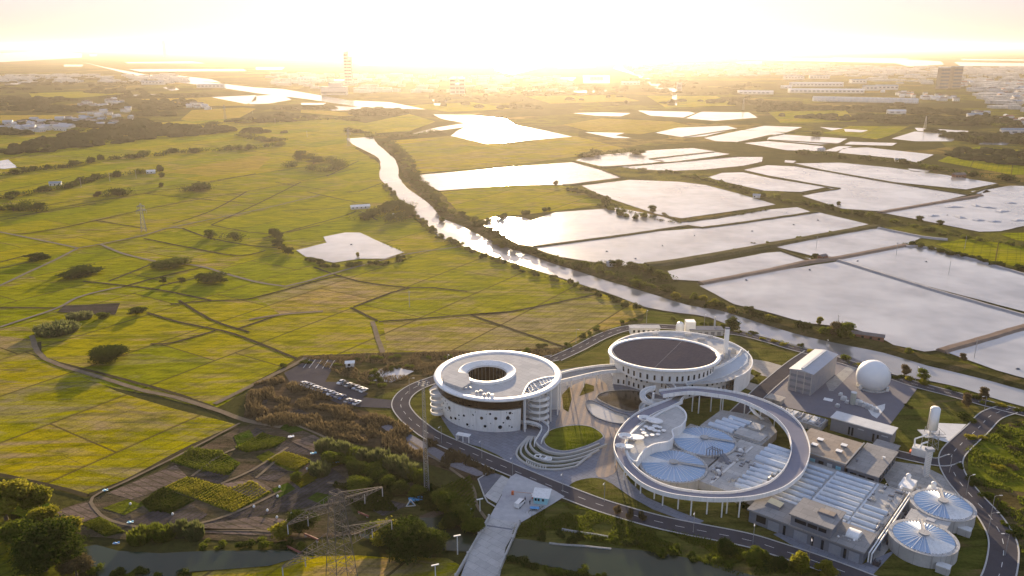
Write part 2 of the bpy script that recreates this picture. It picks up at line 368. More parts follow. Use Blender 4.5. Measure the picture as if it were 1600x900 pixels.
# ---- rice fields (photo points on the ground)
fields = [
 (RICE_Y, [(-160,610),(0,570),(70,566),(180,610),(275,640),(368,663),(300,697),(200,748),(135,773),(70,757),(0,740),(-130,730)]),
 (RICE_S, [(-160,600),(-60,540),(0,525),(50,530),(62,556),(150,587),(150,592),(70,562),(0,566)]),
 (RICE_M, [(170,577),(235,545),(335,521),(395,538),(458,562),(335,628),(270,614)]),
 (RICE_M, [(112,522),(135,497),(230,491),(335,514),(268,534),(165,537),(150,524)]),
 (RICE_G, [(0,484),(88,484),(30,501),(0,510),(-120,520),(-120,485)]),
 (RICE_G, [(-160,445),(0,450),(60,440),(185,452),(120,465),(90,480),(0,479),(-160,482)]),
 (RICE_M, [(242,491),(272,479),(320,472),(398,468),(430,490),(358,514),(300,505)]),
 (RICE_M, [(364,516),(435,493),(505,488),(548,483),(582,502),(590,551),(470,558),(400,533)]),
 (RICE_S, [(400,466),(450,453),(505,438),(545,432),(640,448),(548,479),(505,486),(437,491)]),
 (RICE_M, [(553,481),(642,451),(730,458),(790,487),(735,492),(592,501)]),
 (RICE_S, [(600,504),(700,497),(790,489),(885,543),(740,549),(606,552)]),
 (RICE_S, [(738,492),(800,487),(905,467),(925,463),(985,470),(1012,488),(955,512),(890,543)]),
 (RICE_M, [(522,432),(600,410),(700,388),(745,388),(860,430),(920,452),(900,465),(800,484),(730,455),(645,449),(545,430)]),
 (RICE_G, [(252,437),(320,419),(400,441),(445,449),(385,467),(272,477),(190,452)]),
 (RICE_G, [(345,424),(400,438),(443,445),(520,426),(490,412),(440,395),(380,403)]),
 (RICE_G, [(445,392),(380,400),(300,388),(228,374),(285,360),(400,385)]),
 (RICE_G, [(125,393),(155,386),(240,411),(315,416),(245,433),(190,448),(60,437),(45,430)]),
 (RICE_G, [(0,366),(50,374),(117,389),(85,404),(38,426),(0,445),(-150,440),(-150,362)]),
 (RICE_M, [(60,372),(108,357),(228,330),(320,312),(400,299),(490,284),(530,300),(400,328),(270,356),(225,367),(158,381),(125,385)]),
 (RICE_G, [(290,358),(402,331),(500,307),(552,313),(545,335),(410,372),(330,374)]),
 (RICE_G, [(225,372),(262,360),(315,376),(400,383),(370,398)]),
 (RICE_G, [(0,358),(60,362),(220,327),(330,304),(230,304),(150,320),(60,335),(0,350),(-150,350)]),
 (RICE_M, [(235,302),(330,289),(400,274),(500,268),(488,276),(400,294),(330,303)]),
 (RICE_M, [(60,318),(120,297),(210,272),(330,275),(340,283),(210,305),(120,318)]),
 (GOLD, [(330,275),(260,270),(400,243),(460,250),(400,265)]),
 (RICE_G, [(0,306),(50,300),(120,288),(200,262),(160,255),(60,272),(0,285),(-150,300)]),
 (RICE_M, [(40,262),(110,245),(200,232),(300,225),(350,228),(220,242),(110,260)]),
 (RICE_G, [(30,240),(110,228),(230,214),(380,205),(430,213),(300,223),(110,243)]),
 (RICE_G, [(495,310),(545,290),(600,288),(610,300),(598,318),(552,318)]),
 (RICE_G, [(545,285),(510,270),(560,252),(590,255),(592,280)]),
 (RICE_M, [(400,268),(430,240),(480,232),(560,238),(530,258),(490,270)]),
 (RICE_M, [(575,378),(630,362),(680,368),(705,388),(630,393)]),
 (RICE_G, [(410,360),(560,328),(620,345),(560,365),(500,372),(440,385)]),
 (RICE_M, [(0,215),(60,207),(130,205),(132,213),(60,225),(0,232)]),
 (GOLD, [(0,180),(110,180),(100,188),(0,192)]),
 (RICE_M, [(45,146),(150,142),(190,147),(120,153),(50,152)]),
 (GOLD, [(220,155),(330,152),(400,165),(260,166)]),
 (GOLD, [(282,187),(300,172),(380,168),(400,170),(375,184),(300,190)]),
 (RICE_M, [(180,200),(270,195),(280,201),(190,209)]),
 (GOLD, [(470,170),(570,178),(540,182),(470,176)]),
 (RICE_M, [(460,200),(540,192),(600,205),(520,214)]),
 (RICE_M, [(560,195),(640,178),(680,190),(640,205),(590,208)]),
 (RICE_Y, [(610,220),(700,213),(790,226),(900,213),(975,232),(915,243),(800,258),(645,272),(625,250)]),
 (RICE_M, [(688,300),(790,291),(890,290),(955,318),(870,330),(800,337),(745,345),(715,330)]),
 (GOLD, [(880,195),(940,185),(1050,190),(1080,197),(1000,210),(920,205)]),
 (RICE_M, [(1285,208),(1330,197),(1420,198),(1390,212),(1370,218)]),
 (RICE_G, [(1465,252),(1500,235),(1530,229),(1660,240),(1660,275),(1580,273)]),
 (RICE_G, [(1462,382),(1510,372),(1660,395),(1660,425),(1600,420),(1500,398)]),
 (RICE_G, [(1560,366),(1660,360),(1660,385),(1590,376)]),
 (RICE_M, [(630,165),(740,160),(800,170),(700,175)]),
 (GOLD, [(820,150),(960,148),(1000,158),(860,162)]),
 (RICE_M, [(1010,150),(1120,150),(1150,165),(1040,168)]),
 (GOLD, [(1060,92),(1200,92),(1210,97),(1080,98)]),
 (RICE_M, [(1200,175),(1320,172),(1340,190),(1220,192)]),
]
sheet('rice_field', wobble(GG([(-250,560),(-250,200),(0,204),(130,200),(300,188),(480,182),(560,190),(600,200),(555,232),(592,255),(595,282),(640,335),(685,372),(800,412),(925,452),(1010,484),(960,515),(880,547),(740,551),(470,557),(400,600),(335,640),(150,600)]), 3), .07, RICE_M)
for i, (m, p) in enumerate(fields):
    sheet('rice_field', wobble(GG(p), 2.2, i), round(.0812+.0035*i, 4), m)

# ---- tracks, lanes and ditches between the fields
def tracks(name, mat, w, z, lines):
    for k, l in enumerate(lines):
        mb = MB(); ribbon(mb, wobble(smooth(GG(l), 3), .35, k, closed=False), w, z); build(name, mb, mat, kind='structure')
tracks('farm_lane', TRACK, 2.3, .40, [
 [(-60,352),(0,363),(55,374),(122,388)], [(122,388),(90,405),(40,428),(0,447),(-60,470)], [(157,382),(190,396),(240,408),(280,412),(320,418),(345,426),(400,441),(445,448)],
 [(122,388),(157,382),(225,368),(262,357),(285,357)], [(0,512),(30,502),(90,482),(120,466),(160,455),(190,449)], [(262,357),(330,343),(400,329),(500,305)],
 [(445,448),(480,440),(530,425),(600,406),(650,395),(720,386)]])
tracks('field_track', DIRT, 2.6, .36, [
 [(50,525),(60,552),(90,570),(150,588),(220,610),(275,622),(340,642),(385,658),(440,668)], [(335,632),(400,600),(468,566),(478,558)],
 [(582,503),(598,552)], [(390,500),(440,492),(505,487)]])
tracks('field_ditch', DARKT, 1.9, .32, [
 [(20,366),(50,364),(105,355),(225,328),(320,310),(400,297),(500,277),(560,262)], [(208,305),(260,298),(330,285),(400,271)], [(230,303),(330,313),(400,319)],
 [(225,373),(300,388),(370,400),(415,392)], [(190,449),(250,433),(320,417)], [(0,481),(90,482)], [(230,489),(280,504),(350,518),(400,535),(465,562)],
 [(337,517),(270,536),(235,538)], [(267,476),(320,471),(375,469),(400,465),(450,452),(500,438),(535,430)], [(138,776),(80,760),(0,743),(-60,735)], [(370,667),(300,697),(200,750),(138,776)],
 [(592,503),(640,500),(735,492),(800,487),(905,466),(930,461)], [(553,480),(642,450),(730,456)], [(548,481),(590,502)], [(735,492),(790,488)], [(736,493),(885,544)],
 [(62,535),(70,560),(150,582),(275,616),(375,655)], [(370,515),(435,493)], [(490,557),(600,553),(740,550),(880,545)], [(400,272),(330,283),(345,283)], [(0,340),(60,333),(150,318)],
 [(20,330),(200,300),(330,283),(430,268),(560,250)], [(0,345),(110,322),(230,302)], [(60,395),(0,410)], [(130,440),(240,452),(330,470)], [(385,300),(330,330),(270,350)], [(470,285),(400,320),(330,352)], [(330,352),(420,366),(500,352)], [(150,345),(230,358)], [(300,225),(420,240),(500,250)], [(400,196),(480,205),(560,212)], [(100,228),(200,240),(290,236)], [(430,285),(500,296),(560,300)], [(560,300),(600,285)], [(440,330),(540,325)], [(20,262),(110,262),(220,240)], [(230,214),(330,222)], [(60,215),(200,208)], [(490,418),(560,440),(640,450)], [(280,470),(330,500),(390,520)], [(410,373),(540,337),(560,330),(590,345)], [(285,357),(330,373),(400,385),(440,388)], [(480,300),(555,316),(600,318)], [(0,253),(100,228),(250,210),(400,196)], [(45,245),(230,218),(400,205)],
 [(510,276),(560,252)], [(0,420),(60,406)], [(0,300),(60,288),(110,276)], [(170,440),(240,412)], [(250,447),(320,432)]])

# ---- the brown reed bank, rough ground and the plant's lawn base
sheet('scrub_ground', wobble(GG([(390,600),(440,575),(470,556),(600,552),(740,549),(890,545),(1015,490),(1040,497),(960,520),(870,556),(700,590),(640,600),(600,640),(560,640),(500,612),(440,592)]), 2), .14, SCRUB)
sheet('reed_ground', wobble(GG([(380,655),(385,625),(400,598),(440,588),(500,612),(540,636),(600,650),(650,676),(745,722),(775,740),(745,752),(660,722),(590,700),(530,690),(470,668),(430,672)]), 2), .16, REED)
sheet('site_lawn', GG([(560,630),(612,612),(690,585),(860,552),(935,518),(975,508),(1060,507),(1160,514),(1300,548),(1420,590),(1500,612),(1620,645),(1700,700),(1700,960),(1360,925),(1270,888),(1100,838),(900,782),(790,742),(700,700),(640,680),(590,655)]), .18, LAWN)
sheet('river_bank', wobble(GG([(1010,485),(1100,497),(1165,515),(1260,545),(1310,553),(1350,570),(1400,588),(1500,608),(1700,655),(1700,672),(1560,632),(1480,610),(1400,590),(1330,565),(1240,542),(1150,522),(1060,512),(1000,508)]), 1.5), .2, LAWN)
sheet('canal_bank', wobble(GG([(800,810),(870,782),(960,808),(1100,840),(1280,892),(1420,960),(700,960),(740,835)]), 1.5), .17, LAWN)
sheet('meadow', wobble(GG([(1500,705),(1560,662),(1680,650),(1900,700),(1900,1000),(1580,960),(1590,850),(1530,760)]), 2), .21, SCRUB)
sheet('meadow_grass', wobble(GG([(1512,700),(1560,672),(1600,668),(1700,700),(1700,800),(1600,770),(1540,762),(1512,735)]), 2), .24, LAWN2)
sheet('corner_meadow', wobble(GG([(-80,830),(0,820),(60,850),(110,885),(100,960),(-80,960)]), 2), .2, CROPY)
sheet('canal_field', wobble(GG([(430,870),(560,868),(700,872),(720,885),(700,960),(290,960),(300,896),(400,886)]), 1.5), .2, RICE_Y)

# ---- water
river_L = [(540,217),(553,227),(575,238),(592,248),(595,262),(593,278),(612,298),(635,322),(645,333),(668,350),(685,370),(725,386),(770,401),(830,421),(880,436),(920,449),(965,464),(1010,481),(1062,490),(1110,497),(1150,515),(1200,528),(1265,546),(1310,551),(1350,569),(1400,587),(1455,597),(1500,607),(1540,620),(1600,637),(1700,662)]
river_R = [(583,214),(590,226),(613,245),(622,260),(623,277),(635,293),(655,308),(678,325),(690,342),(722,354),(755,372),(790,385),(850,408),(900,424),(950,440),(990,452),(1030,464),(1075,478),(1120,485),(1160,497),(1240,522),(1300,536),(1360,548),(1400,558),(1450,573),(1500,585),(1560,600),(1600,611),(1700,635)]
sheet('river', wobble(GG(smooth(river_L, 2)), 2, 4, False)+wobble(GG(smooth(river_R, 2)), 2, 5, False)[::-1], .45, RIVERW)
sheet('upper_river', GG([(128,97),(160,104),(230,117),(330,129),(400,137),(440,139),(500,149),(545,157),(610,160),(665,171),(620,170),(560,167),(480,155),(410,147),(330,135),(240,124),(190,113)]), .45, RIVERW)
sheet('upper_river', GG([(962,95),(975,94),(972,103),(975,108),(1000,118),(1040,130),(1058,141),(1058,165),(1050,164),(1050,142),(1025,139),(1005,124),(985,115),(968,110),(958,107),(966,101)]), .45, RIVERW)
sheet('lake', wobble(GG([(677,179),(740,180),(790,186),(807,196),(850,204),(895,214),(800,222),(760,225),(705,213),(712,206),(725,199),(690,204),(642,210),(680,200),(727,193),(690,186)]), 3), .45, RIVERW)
ponds = [
 [(645,275),(800,262),(895,254),(972,277),(880,289),(800,289),(687,298)],
 [(902,251),(917,245),(970,240),(1025,235),(1082,232),(1115,237),(1015,249),(1037,252),(975,261),(940,260)],
 [(1020,250),(1115,238),(1138,241),(1120,244),(1042,254)],
 [(975,262),(1040,256),(1150,246),(1190,246),(1188,253),(1160,259),(1100,265),(1050,267),(1000,265)],
 [(912,291),(985,282),(1060,285),(1100,290),(1150,303),(1208,320),(1170,326),(1065,341),(1030,335),(960,312),(935,302)],
 [(748,348),(775,340),(800,341),(818,342),(830,346),(870,333),(965,326),(1010,335),(1062,347),(1120,344),(1200,329),(1245,325),(1262,331),(1200,341),(1097,355),(1075,352),(960,370),(835,385),(790,378),(755,357)],
 [(838,388),(980,367),(1097,358),(1200,345),(1278,333),(1353,351),(1290,364),(1200,378),(1170,389),(1060,407),(1010,414),(975,415),(920,408),(870,400)],
 [(1048,425),(1120,412),(1200,397),(1222,395),(1262,405),(1258,410),(1180,425),(1100,439),(1055,437)],
 [(1218,387),(1290,372),(1355,360),(1372,359),(1438,371),(1415,381),(1350,393),(1312,402),(1268,399)],
 [(1098,448),(1200,428),(1306,411),(1450,455),(1598,494),(1598,508),(1470,545),(1442,548),(1400,539),(1375,525),(1328,511),(1262,504),(1197,486),(1150,475)],
 [(1318,407),(1372,397),(1415,388),(1460,392),(1530,412),(1600,430),(1700,455),(1700,512),(1600,486),(1450,447)],
 [(1480,550),(1600,515),(1720,480),(1720,620),(1640,600),(1560,578)],
 [(1165,266),(1200,259),(1242,261),(1380,285),(1513,304),(1450,318),(1373,330),(1358,329),(1317,326),(1257,307),(1307,297),(1282,290),(1200,274)],
 [(1108,278),(1130,271),(1160,270),(1200,279),(1288,293),(1250,300),(1195,298),(1150,288)],
 [(1244,256),(1312,255),(1385,262),(1475,274),(1555,287),(1508,296),(1400,285),(1290,266)],
 [(1387,334),(1450,323),(1530,311),(1543,298),(1580,291),(1720,296),(1720,345),(1600,352),(1560,361),(1530,362),(1480,352),(1430,342)],
 [(1025,208),(1060,200),(1135,197),(1150,201),(1100,213),(1070,215)],
 [(1102,216),(1160,204),(1200,205),(1230,209),(1200,211),(1152,222),(1120,221)],
 [(1195,197),(1252,199),(1228,207),(1165,203)],
 [(1215,210),(1322,217),(1308,224),(1280,226),(1200,219),(1205,213)],
 [(1165,224),(1200,221),(1285,229),(1280,236),(1230,235)],
 [(1290,236),(1312,229),(1330,229),(1305,237)],
 [(1320,232),(1355,231),(1457,242),(1432,254),(1395,247),(1312,239)],
 [(1395,217),(1430,206),(1505,211),(1485,221),(1430,221)],
 [(1430,200),(1512,205),(1508,209),(1435,205)],
 [(1282,199),(1317,201),(1300,204)], [(1320,202),(1355,204),(1345,207),(1322,206)],
 [(895,177),(940,176),(985,177),(970,182),(930,181)],
 [(997,173),(1077,175),(1087,177),(1067,184),(1017,181)],
 [(1072,185),(1097,175),(1170,176),(1182,184),(1117,189)],
 [(915,207),(975,208),(960,212),(985,216),(960,216)],
 [(467,392),(515,380),(509,371),(540,365),(560,365),(580,375),(627,395),(600,404),(562,404),(522,410),(482,401)],
 [(585,588),(600,579),(618,578),(640,582),(626,588),(610,596),(590,594)],
 [(0,252),(12,250),(25,262),(8,264),(-20,262)],
 [(1330,222),(1400,224),(1392,228),(1320,226)], [(1520,300),(1540,297),(1545,300),(1528,303)],
 [(190,149),(255,147),(258,150),(200,152)], [(118,175),(158,174),(155,177),(125,177)], [(5,130),(70,126),(70,129),(10,133)],
 [(0,83),(80,79),(128,84),(128,90),(60,94),(0,97),(-200,100),(-200,86)],
 [(140,85),(152,85),(150,88),(140,88)], [(255,137),(270,135),(280,140),(268,142)], [(330,152),(400,149),(400,157),(385,163)],
 [(400,150),(440,148),(455,156),(420,162),(390,163)], [(470,161),(510,161),(505,164),(472,164)], [(500,165),(565,168),(560,172),(520,173)],
 [(195,97),(300,96),(320,99),(200,99)], [(200,108),(380,108),(385,111),(220,112)], [(225,117),(270,117),(330,124),(345,129),(280,125)], [(100,101),(130,101),(128,104),(100,104)],
 [(400,105),(445,105),(440,109),(400,109)], [(460,124),(490,123),(495,129),(465,128)], [(495,123),(540,124),(535,128),(500,127)], [(550,125),(572,128),(555,130)],
 [(560,100),(610,99),(612,101),(562,102)], [(770,100),(830,99),(850,105),(800,116),(775,110)], [(870,122),(900,121),(895,126),(872,125)], [(911,118),(952,118),(952,130),(912,130)],
 [(896,142),(948,141),(945,146),(898,145)], [(675,156),(700,155),(698,159),(678,159)], [(678,162),(692,161),(690,165),(680,165)],
 [(985,93),(1120,92),(1125,95),(990,95)], [(1150,90),(1400,92),(1470,96),(1475,101),(1420,104),(1400,99),(1250,95),(1155,93)], [(1490,97),(1620,99),(1620,104),(1500,103)], [(1540,107),(1640,108),(1640,111),(1542,110)],
 [(1375,110),(1440,110),(1440,112),(1376,112)], [(1150,97),(1190,96),(1190,99),(1152,99)], [(1300,90),(1420,91),(1415,93),(1302,92)], [(1500,92),(1600,93),(1600,95),(1505,94)], [(870,104),(930,103),(930,106),(872,106)],
 [(1535,222),(1580,223),(1570,227),(1530,226)], [(1420,264),(1450,267),(1448,270),(1425,268)], [(1228,251),(1242,252),(1238,255),(1228,254)],
]
def grow(P, d):
    n = len(P); a = sum(P[i][0]*P[(i+1)%n][1]-P[(i+1)%n][0]*P[i][1] for i in range(n)); sg = 1 if a > 0 else -1; out = []
    for i in range(n):
        q, p, r = P[i-1], P[i], P[(i+1)%n]; nx = ny = 0
        for u_, v_ in ((q,p),(p,r)):
            dx, dy = v_[0]-u_[0], v_[1]-u_[1]; l = math.hypot(dx,dy) or 1; nx += dy/l*sg; ny -= dx/l*sg
        l = math.hypot(nx,ny) or 1; out.append((p[0]+nx/l*d, p[1]+ny/l*d))
    return out
for i, p in enumerate(ponds):
    far = p[0][1] < 180
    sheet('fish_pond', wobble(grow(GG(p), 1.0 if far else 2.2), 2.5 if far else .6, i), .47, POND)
sheet('canal', wobble(GG([(112,862),(150,853),(185,862),(250,866),(330,862),(440,860),(470,862),(470,872),(420,886),(300,895),(230,915),(170,910),(135,890)]), 1.5), .47, CANALW)
sheet('canal', wobble(GG([(560,838),(650,812),(690,810),(740,835),(790,842),(860,850),(960,858),(1050,868),(1120,885),(1230,915),(1160,940),(950,905),(860,888),(790,870),(700,862),(600,855)]), 1.2), .47, CANALW)

# ---- dykes between ponds
def dykes(mat, wt, wb, h, lines, cap=None):
    for k, l in enumerate(lines):
        mb = MB(); pts = wobble(smooth(GG(l), 2), .7, k, closed=False); bank(mb, pts, wt, wb, h); build('dyke', mb, mat, kind='structure')
dykes(DYKE, 2.2, 5.5, 1.3, [
 [(1037,334),(1060,347),(1110,342),(1200,327)], [(835,387),(980,368),(1075,354),(1097,357),(1200,343),(1277,332)], [(1200,276),(1295,293),(1308,296),(1255,303)],
 [(1242,259),(1380,284),(1513,305)], [(1513,305),(1557,289)], [(1015,249),(1115,238)], [(940,262),(1040,255),(1150,245)], [(895,253),(975,279),(880,290)], [(1262,407),(1218,392)],
 [(1067,215),(1150,202)], [(1152,223),(1240,207)], [(1070,185),(1090,176)], [(1200,219),(1320,226)], [(1140,292),(1190,299)]])
dykes(DYKE2, 3.5, 7.5, 1.5, [[(1095,444),(1200,424),(1262,410),(1310,404),(1415,384)], [(1375,333),(1450,320),(1533,306)], [(1470,550),(1540,530),(1620,506)]])
dykes(CAP, 1.4, 4.5, 1.4, [[(1310,408),(1450,452),(1620,500)], [(1415,386),(1460,390),(1600,430),(1720,462)], [(1372,357),(1440,371),(1480,375)]])
dykes(DYKE, 6, 11, 1.6, [[(1010,415),(1060,409),(1170,390),(1290,368),(1370,354)]])

for lab_, ln in (('dyke',[(600,222),(628,248),(640,275),(668,305),(700,337),(735,349),(770,368),(800,384),(850,400),(900,416),(950,430),(1010,448),(1070,468),(1120,478),(1160,490),(1240,514),(1310,529),(1370,541),(1440,562),(1500,575),(1600,603),(1700,628)]),):
    mb = MB(); bank(mb, wobble(smooth(GG(ln), 2), 1.2, 3, closed=False), 7, 15, 1.8); build('dyke', mb, SCRUB, kind='structure')

# ---- garden plots by the canal
plots = [
 (SOIL2, [(168,771),(275,727),(292,745),(225,775),(205,781)]), (CROPG, [(218,786),(255,762),(305,783),(265,803),(235,801)]), (CROPY, [(256,762),(292,745),(360,762),(395,752),(424,770),(366,803),(330,790)]),
 (CROPG, [(266,722),(300,700),(345,705),(376,725),(355,746),(310,736)]), (SOIL, [(385,737),(415,722),(452,738),(432,753),(400,748)]), (CROPY, [(416,720),(445,706),(487,720),(465,738),(450,736)]),
 (SOIL, [(430,705),(447,690),(480,700),(490,713),(445,706)]), (CROPG, [(375,702),(410,677),(450,686),(430,700),(385,708)]), (SOIL, [(400,790),(468,752),(512,755),(548,763),(520,785),(470,795),(400,808),(330,830),(310,822)]),
 (SOIL, [(365,700),(400,668),(415,675),(375,702)]), (SOIL2, [(300,822),(400,808),(445,812),(425,838),(300,832)]), (CROPG, [(480,780),(495,770),(520,775),(505,790)]),
 (CROPY, [(160,795),(200,780),(225,790),(195,806)]), (SOIL, [(205,812),(250,797),(268,806),(255,826),(210,826)]), (CROPG, [(128,820),(155,808),(195,832),(165,840)]), (SOIL2, [(84,800),(140,785),(155,808),(120,820)]),
 (SCRUB, [(545,790),(640,765),(700,790),(640,812),(560,815)]), (SOIL, [(430,650),(470,640),(500,655),(478,668)]), (CROPG, [(400,655),(430,652),(480,672),(455,678)]), (SOIL, [(385,615),(420,622),(415,640),(390,645)]),
 (SOIL, [(100,478),(188,474),(180,492),(150,492),(90,488)]), (LAWN, [(690,760),(735,745),(745,790),(735,812),(690,800)]), (CROPG, [(0,760),(40,765),(80,790),(60,815),(0,800)]),
 (SOIL, [(300,745),(330,735),(360,745),(340,757)]), (CROPY, [(455,752),(487,738),(500,748),(470,764)]), (CROPG, [(365,682),(390,672),(400,690),(372,700)])]
sheet('garden_ground', wobble(GG([(150,778),(250,735),(372,668),(430,655),(520,695),(560,730),(660,760),(700,800),(640,820),(560,835),(430,848),(300,842),(200,845),(90,835),(84,800)]), 1.2), .155, field_mat('garden_ground', (.085,.075,.04), (.12,.095,.07), (.14,.10,.07), .6, rows=.3, row=R(58), wscale=.15, seed=14))
plots += [(SOIL,[(270,803),(300,790),(325,805),(300,822),(258,826)]), (CROPG,[(300,770),(330,762),(345,772),(318,782)]), (SOIL2,[(345,757),(400,750),(425,765),(395,780)]), (SOIL,[(480,742),(515,730),(540,748),(505,760)]), (CROPY,[(500,720),(530,712),(548,722),(515,733)]), (SOIL,[(175,812),(205,806),(210,826),(185,824)]), (CROPY,[(400,715),(420,705),(436,714),(412,724)]), (SOIL2,[(455,690),(490,680),(520,698),(490,708)]), (SOIL,[(560,790),(600,780),(640,790),(600,808)]), (CROPG,[(425,765),(450,755),(462,765),(435,780)])]
for i, (m, p) in enumerate(plots): sheet('garden_plot', wobble(GG(p), .6, i), .20+.004*i, m)
tracks('garden_path', DIRT, 1.1, .36, [[(375,662),(300,702),(200,752),(145,778),(152,800),(175,815),(230,826),(300,828),(400,828)], [(375,700),(345,712),(300,745)], [(445,706),(430,722),(400,748)], [(512,755),(560,765),(600,790)], [(430,652),(520,690),(560,720)], [(345,757),(395,735),(450,700)], [(300,822),(360,805),(440,768)], [(425,838),(470,800),(560,780)], [(300,828),(400,830),(480,838)], [(640,690),(720,745),(740,765),(745,790),(760,812)]])

# ================================================================== PLANT GROUND, ROADS
PL = GG([(690,672),(716,690),(752,700),(780,713),(800,727),(860,752),(888,763),(905,752),(935,748),(955,756),(985,777),(1020,797),(1060,812),(1092,820),(1100,815),(1060,800),(1010,778),(985,755),(968,730),(952,700),(962,672),(985,652),(1015,632),(1060,622),(1150,625),(1190,600),(1180,585),(1110,585),(950,570),(900,575),(870,580),(800,560),(700,580),(670,610),(680,650)])
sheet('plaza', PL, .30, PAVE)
def painted_sun_bands():  # low sunlight between column shadows, painted into the colour as warm and grey bands
    m, t, b = newmat('sun_painted_plaza_paving'); w = N(t, 'ShaderNodeTexWave'); w.bands_direction = 'X'; w.inputs['Scale'].default_value = .11; w.inputs['Distortion'].default_value = 1.5
    t.links.new(wpos(t, (1,1,1), R(12)), w.inputs['Vector'])
    c = mixc(t, ramp(t, w.outputs['Fac'], .3, .7), (.40,.32,.26), (.27,.25,.25)); c = mixc(t, ramp(t, noise_tex(t, wpos(t), .5, 5), .4, .7), c, (.33,.28,.24))
    t.links.new(c, b.inputs['Base Color']); b.inputs['Roughness'].default_value = .8; b.inputs['Specular IOR Level'].default_value = 0; return m
sheet('sun_painted_paving', GG(smooth([(876,640),(880,615),(905,598),(935,592),(950,610),(925,628),(930,652),(975,670),(962,690),(964,735),(940,748),(930,735),(942,700),(945,682),(925,668),(895,664),(868,668)], 3, True)), .34, painted_sun_bands())
sheet('forecourt', GG([(1165,560),(1200,566),(1238,577),(1222,592),(1178,625),(1130,622),(1125,600),(1150,592)]), .33, BEIGE)
LENS = smooth([(850,689),(861,673),(894,666),(923,668),(942,681),(936,689),(910,700),(881,706),(858,700)], 4, True)
sheet('round_lawn', GG(LENS), .40, LAWN2)
sheet('roadside_lawn', GG(smooth([(888,763),(900,753),(925,748),(945,751),(962,763),(978,778),(985,789),(940,781),(905,771)], 3, True)), .36, LAWN)
sheet('side_lawn', GG(smooth([(655,640),(660,615),(672,612),(682,640),(700,670),(712,688),(690,680),(665,660)], 3, True)), .36, LAWN)
for p in ([(1170,598),(1182,586),(1208,592),(1194,605)], [(1152,610),(1160,606),(1188,617),(1180,622)], [(1168,583),(1176,578),(1190,585),(1182,590)], [(905,620),(915,600),(928,604),(928,612)], [(880,640),(878,618),(890,605),(893,625),(888,645)]):
    sheet('planting_bed', GG(p), .38, LAWN)
dark_basin = smooth([(932,622),(945,614),(975,611),(1000,613),(1018,622),(1010,635),(990,645),(970,642),(945,632)], 3, True)
pale_basin = smooth([(915,631),(925,628),(940,634),(960,644),(980,650),(988,658),(975,664),(950,661),(925,650)], 3, True)
sheet('reflecting_pool', GG(dark_basin), .42, plain('brown_pool', (.05,.035,.02), .15)); sheet('reflecting_pool', GG(pale_basin), .44, POND)
def kerb(name, px, w, h, mat, closed=True, z=.3):
    pts = GG(px); pts = pts+[pts[0]] if closed else pts
    mb = MB(); bank(mb, pts, w, w+.05, h, z); return build(name, mb, mat, kind='structure')
kerb('pool_edge', pale_basin, .5, .5, SLATE); kerb('pool_edge', dark_basin, .5, .45, CONC); kerb('lawn_edge', LENS, .3, .18, CONC_L)
sheet('equipment_yard', GG([(1262,552),(1310,545),(1437,603),(1385,672),(1300,655),(1240,640),(1190,628),(1225,595)]), .32, plain('dark_paving', (.17,.165,.19), .8, spec=.1, var=.15, scale=.2))
sheet('service_yard', GG([(1398,722),(1440,728),(1475,745),(1500,775),(1470,790),(1440,800),(1395,850),(1352,905),(1320,905),(1360,880),(1400,780),(1380,745)]), .31, CONC)
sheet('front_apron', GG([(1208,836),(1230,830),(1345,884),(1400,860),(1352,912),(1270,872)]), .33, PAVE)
sheet('tank_pad', GG([(1466,662),(1510,664),(1482,693),(1448,683)]), .35, WHITE2)
sheet('pool_terrace', GG([(1075,615),(1125,625),(1150,640),(1140,655),(1060,650)]), .3, LAWN)

# roads: asphalt ribbon, kerbs both sides, dashed line
def road(px, w, z=.5, dash=True, kerbs=True, closed=False, name='road'):
    pts = smooth(GG(px), 6, closed)
    mb = MB(); ribbon(mb, pts, w, z); build(name, mb, ASPH, kind='structure')
    if kerbs:
        for s in (-1, 1):
            mb = MB(); bank(mb, offset(pts, s*(w/2+.22)), .42, .48, .13, z-.02); build('road_kerb', mb, KERB, kind='structure')
    if dash:
        mb = MB()
        for x, y, a in walk(pts, 7.0):
            c, s_ = math.cos(a), math.sin(a)
            mb.add([(x-c*1.5-s_*.1, y-s_*1.5+c*.1, z+.02), (x-c*1.5+s_*.1, y-s_*1.5-c*.1, z+.02), (x+c*1.5+s_*.1, y+s_*1.5-c*.1, z+.02), (x+c*1.5-s_*.1, y+s_*1.5+c*.1, z+.02)], [(0,1,2,3)])
        build('lane_marking', mb, LINE, kind='structure')
    return pts
ROAD1 = road([(868,560),(800,572),(720,582),(676,596),(650,606),(632,619),(626,634),(636,651),(654,667),(679,684),(743,712),(800,736),(870,765),(944,793),(1040,820),(1160,844),(1215,860),(1290,885),(1380,920),(1440,950)], 7.2)
ROAD2 = road([(868,562),(903,546),(940,527),(975,515),(1010,511),(1060,513),(1120,518),(1160,523),(1200,533),(1240,545),(1290,558),(1340,573),(1400,592),(1430,602),(1480,615),(1520,626),(1560,637),(1620,652),(1700,675)], 6.5)
ROAD3 = road([(1268,552),(1242,569),(1203,601),(1178,624),(1140,660)], 6.5, .54, dash=False)
ROAD4 = road([(1575,641),(1548,651),(1527,672),(1500,697),(1487,713),(1486,730),(1497,752),(1520,780),(1543,805),(1559,829),(1567,850),(1567,872),(1561,900),(1548,930)], 7.6, .54)
ROAD5 = road([(1490,718),(1470,724),(1440,720),(1400,711)], 5.5, .57, dash=False)
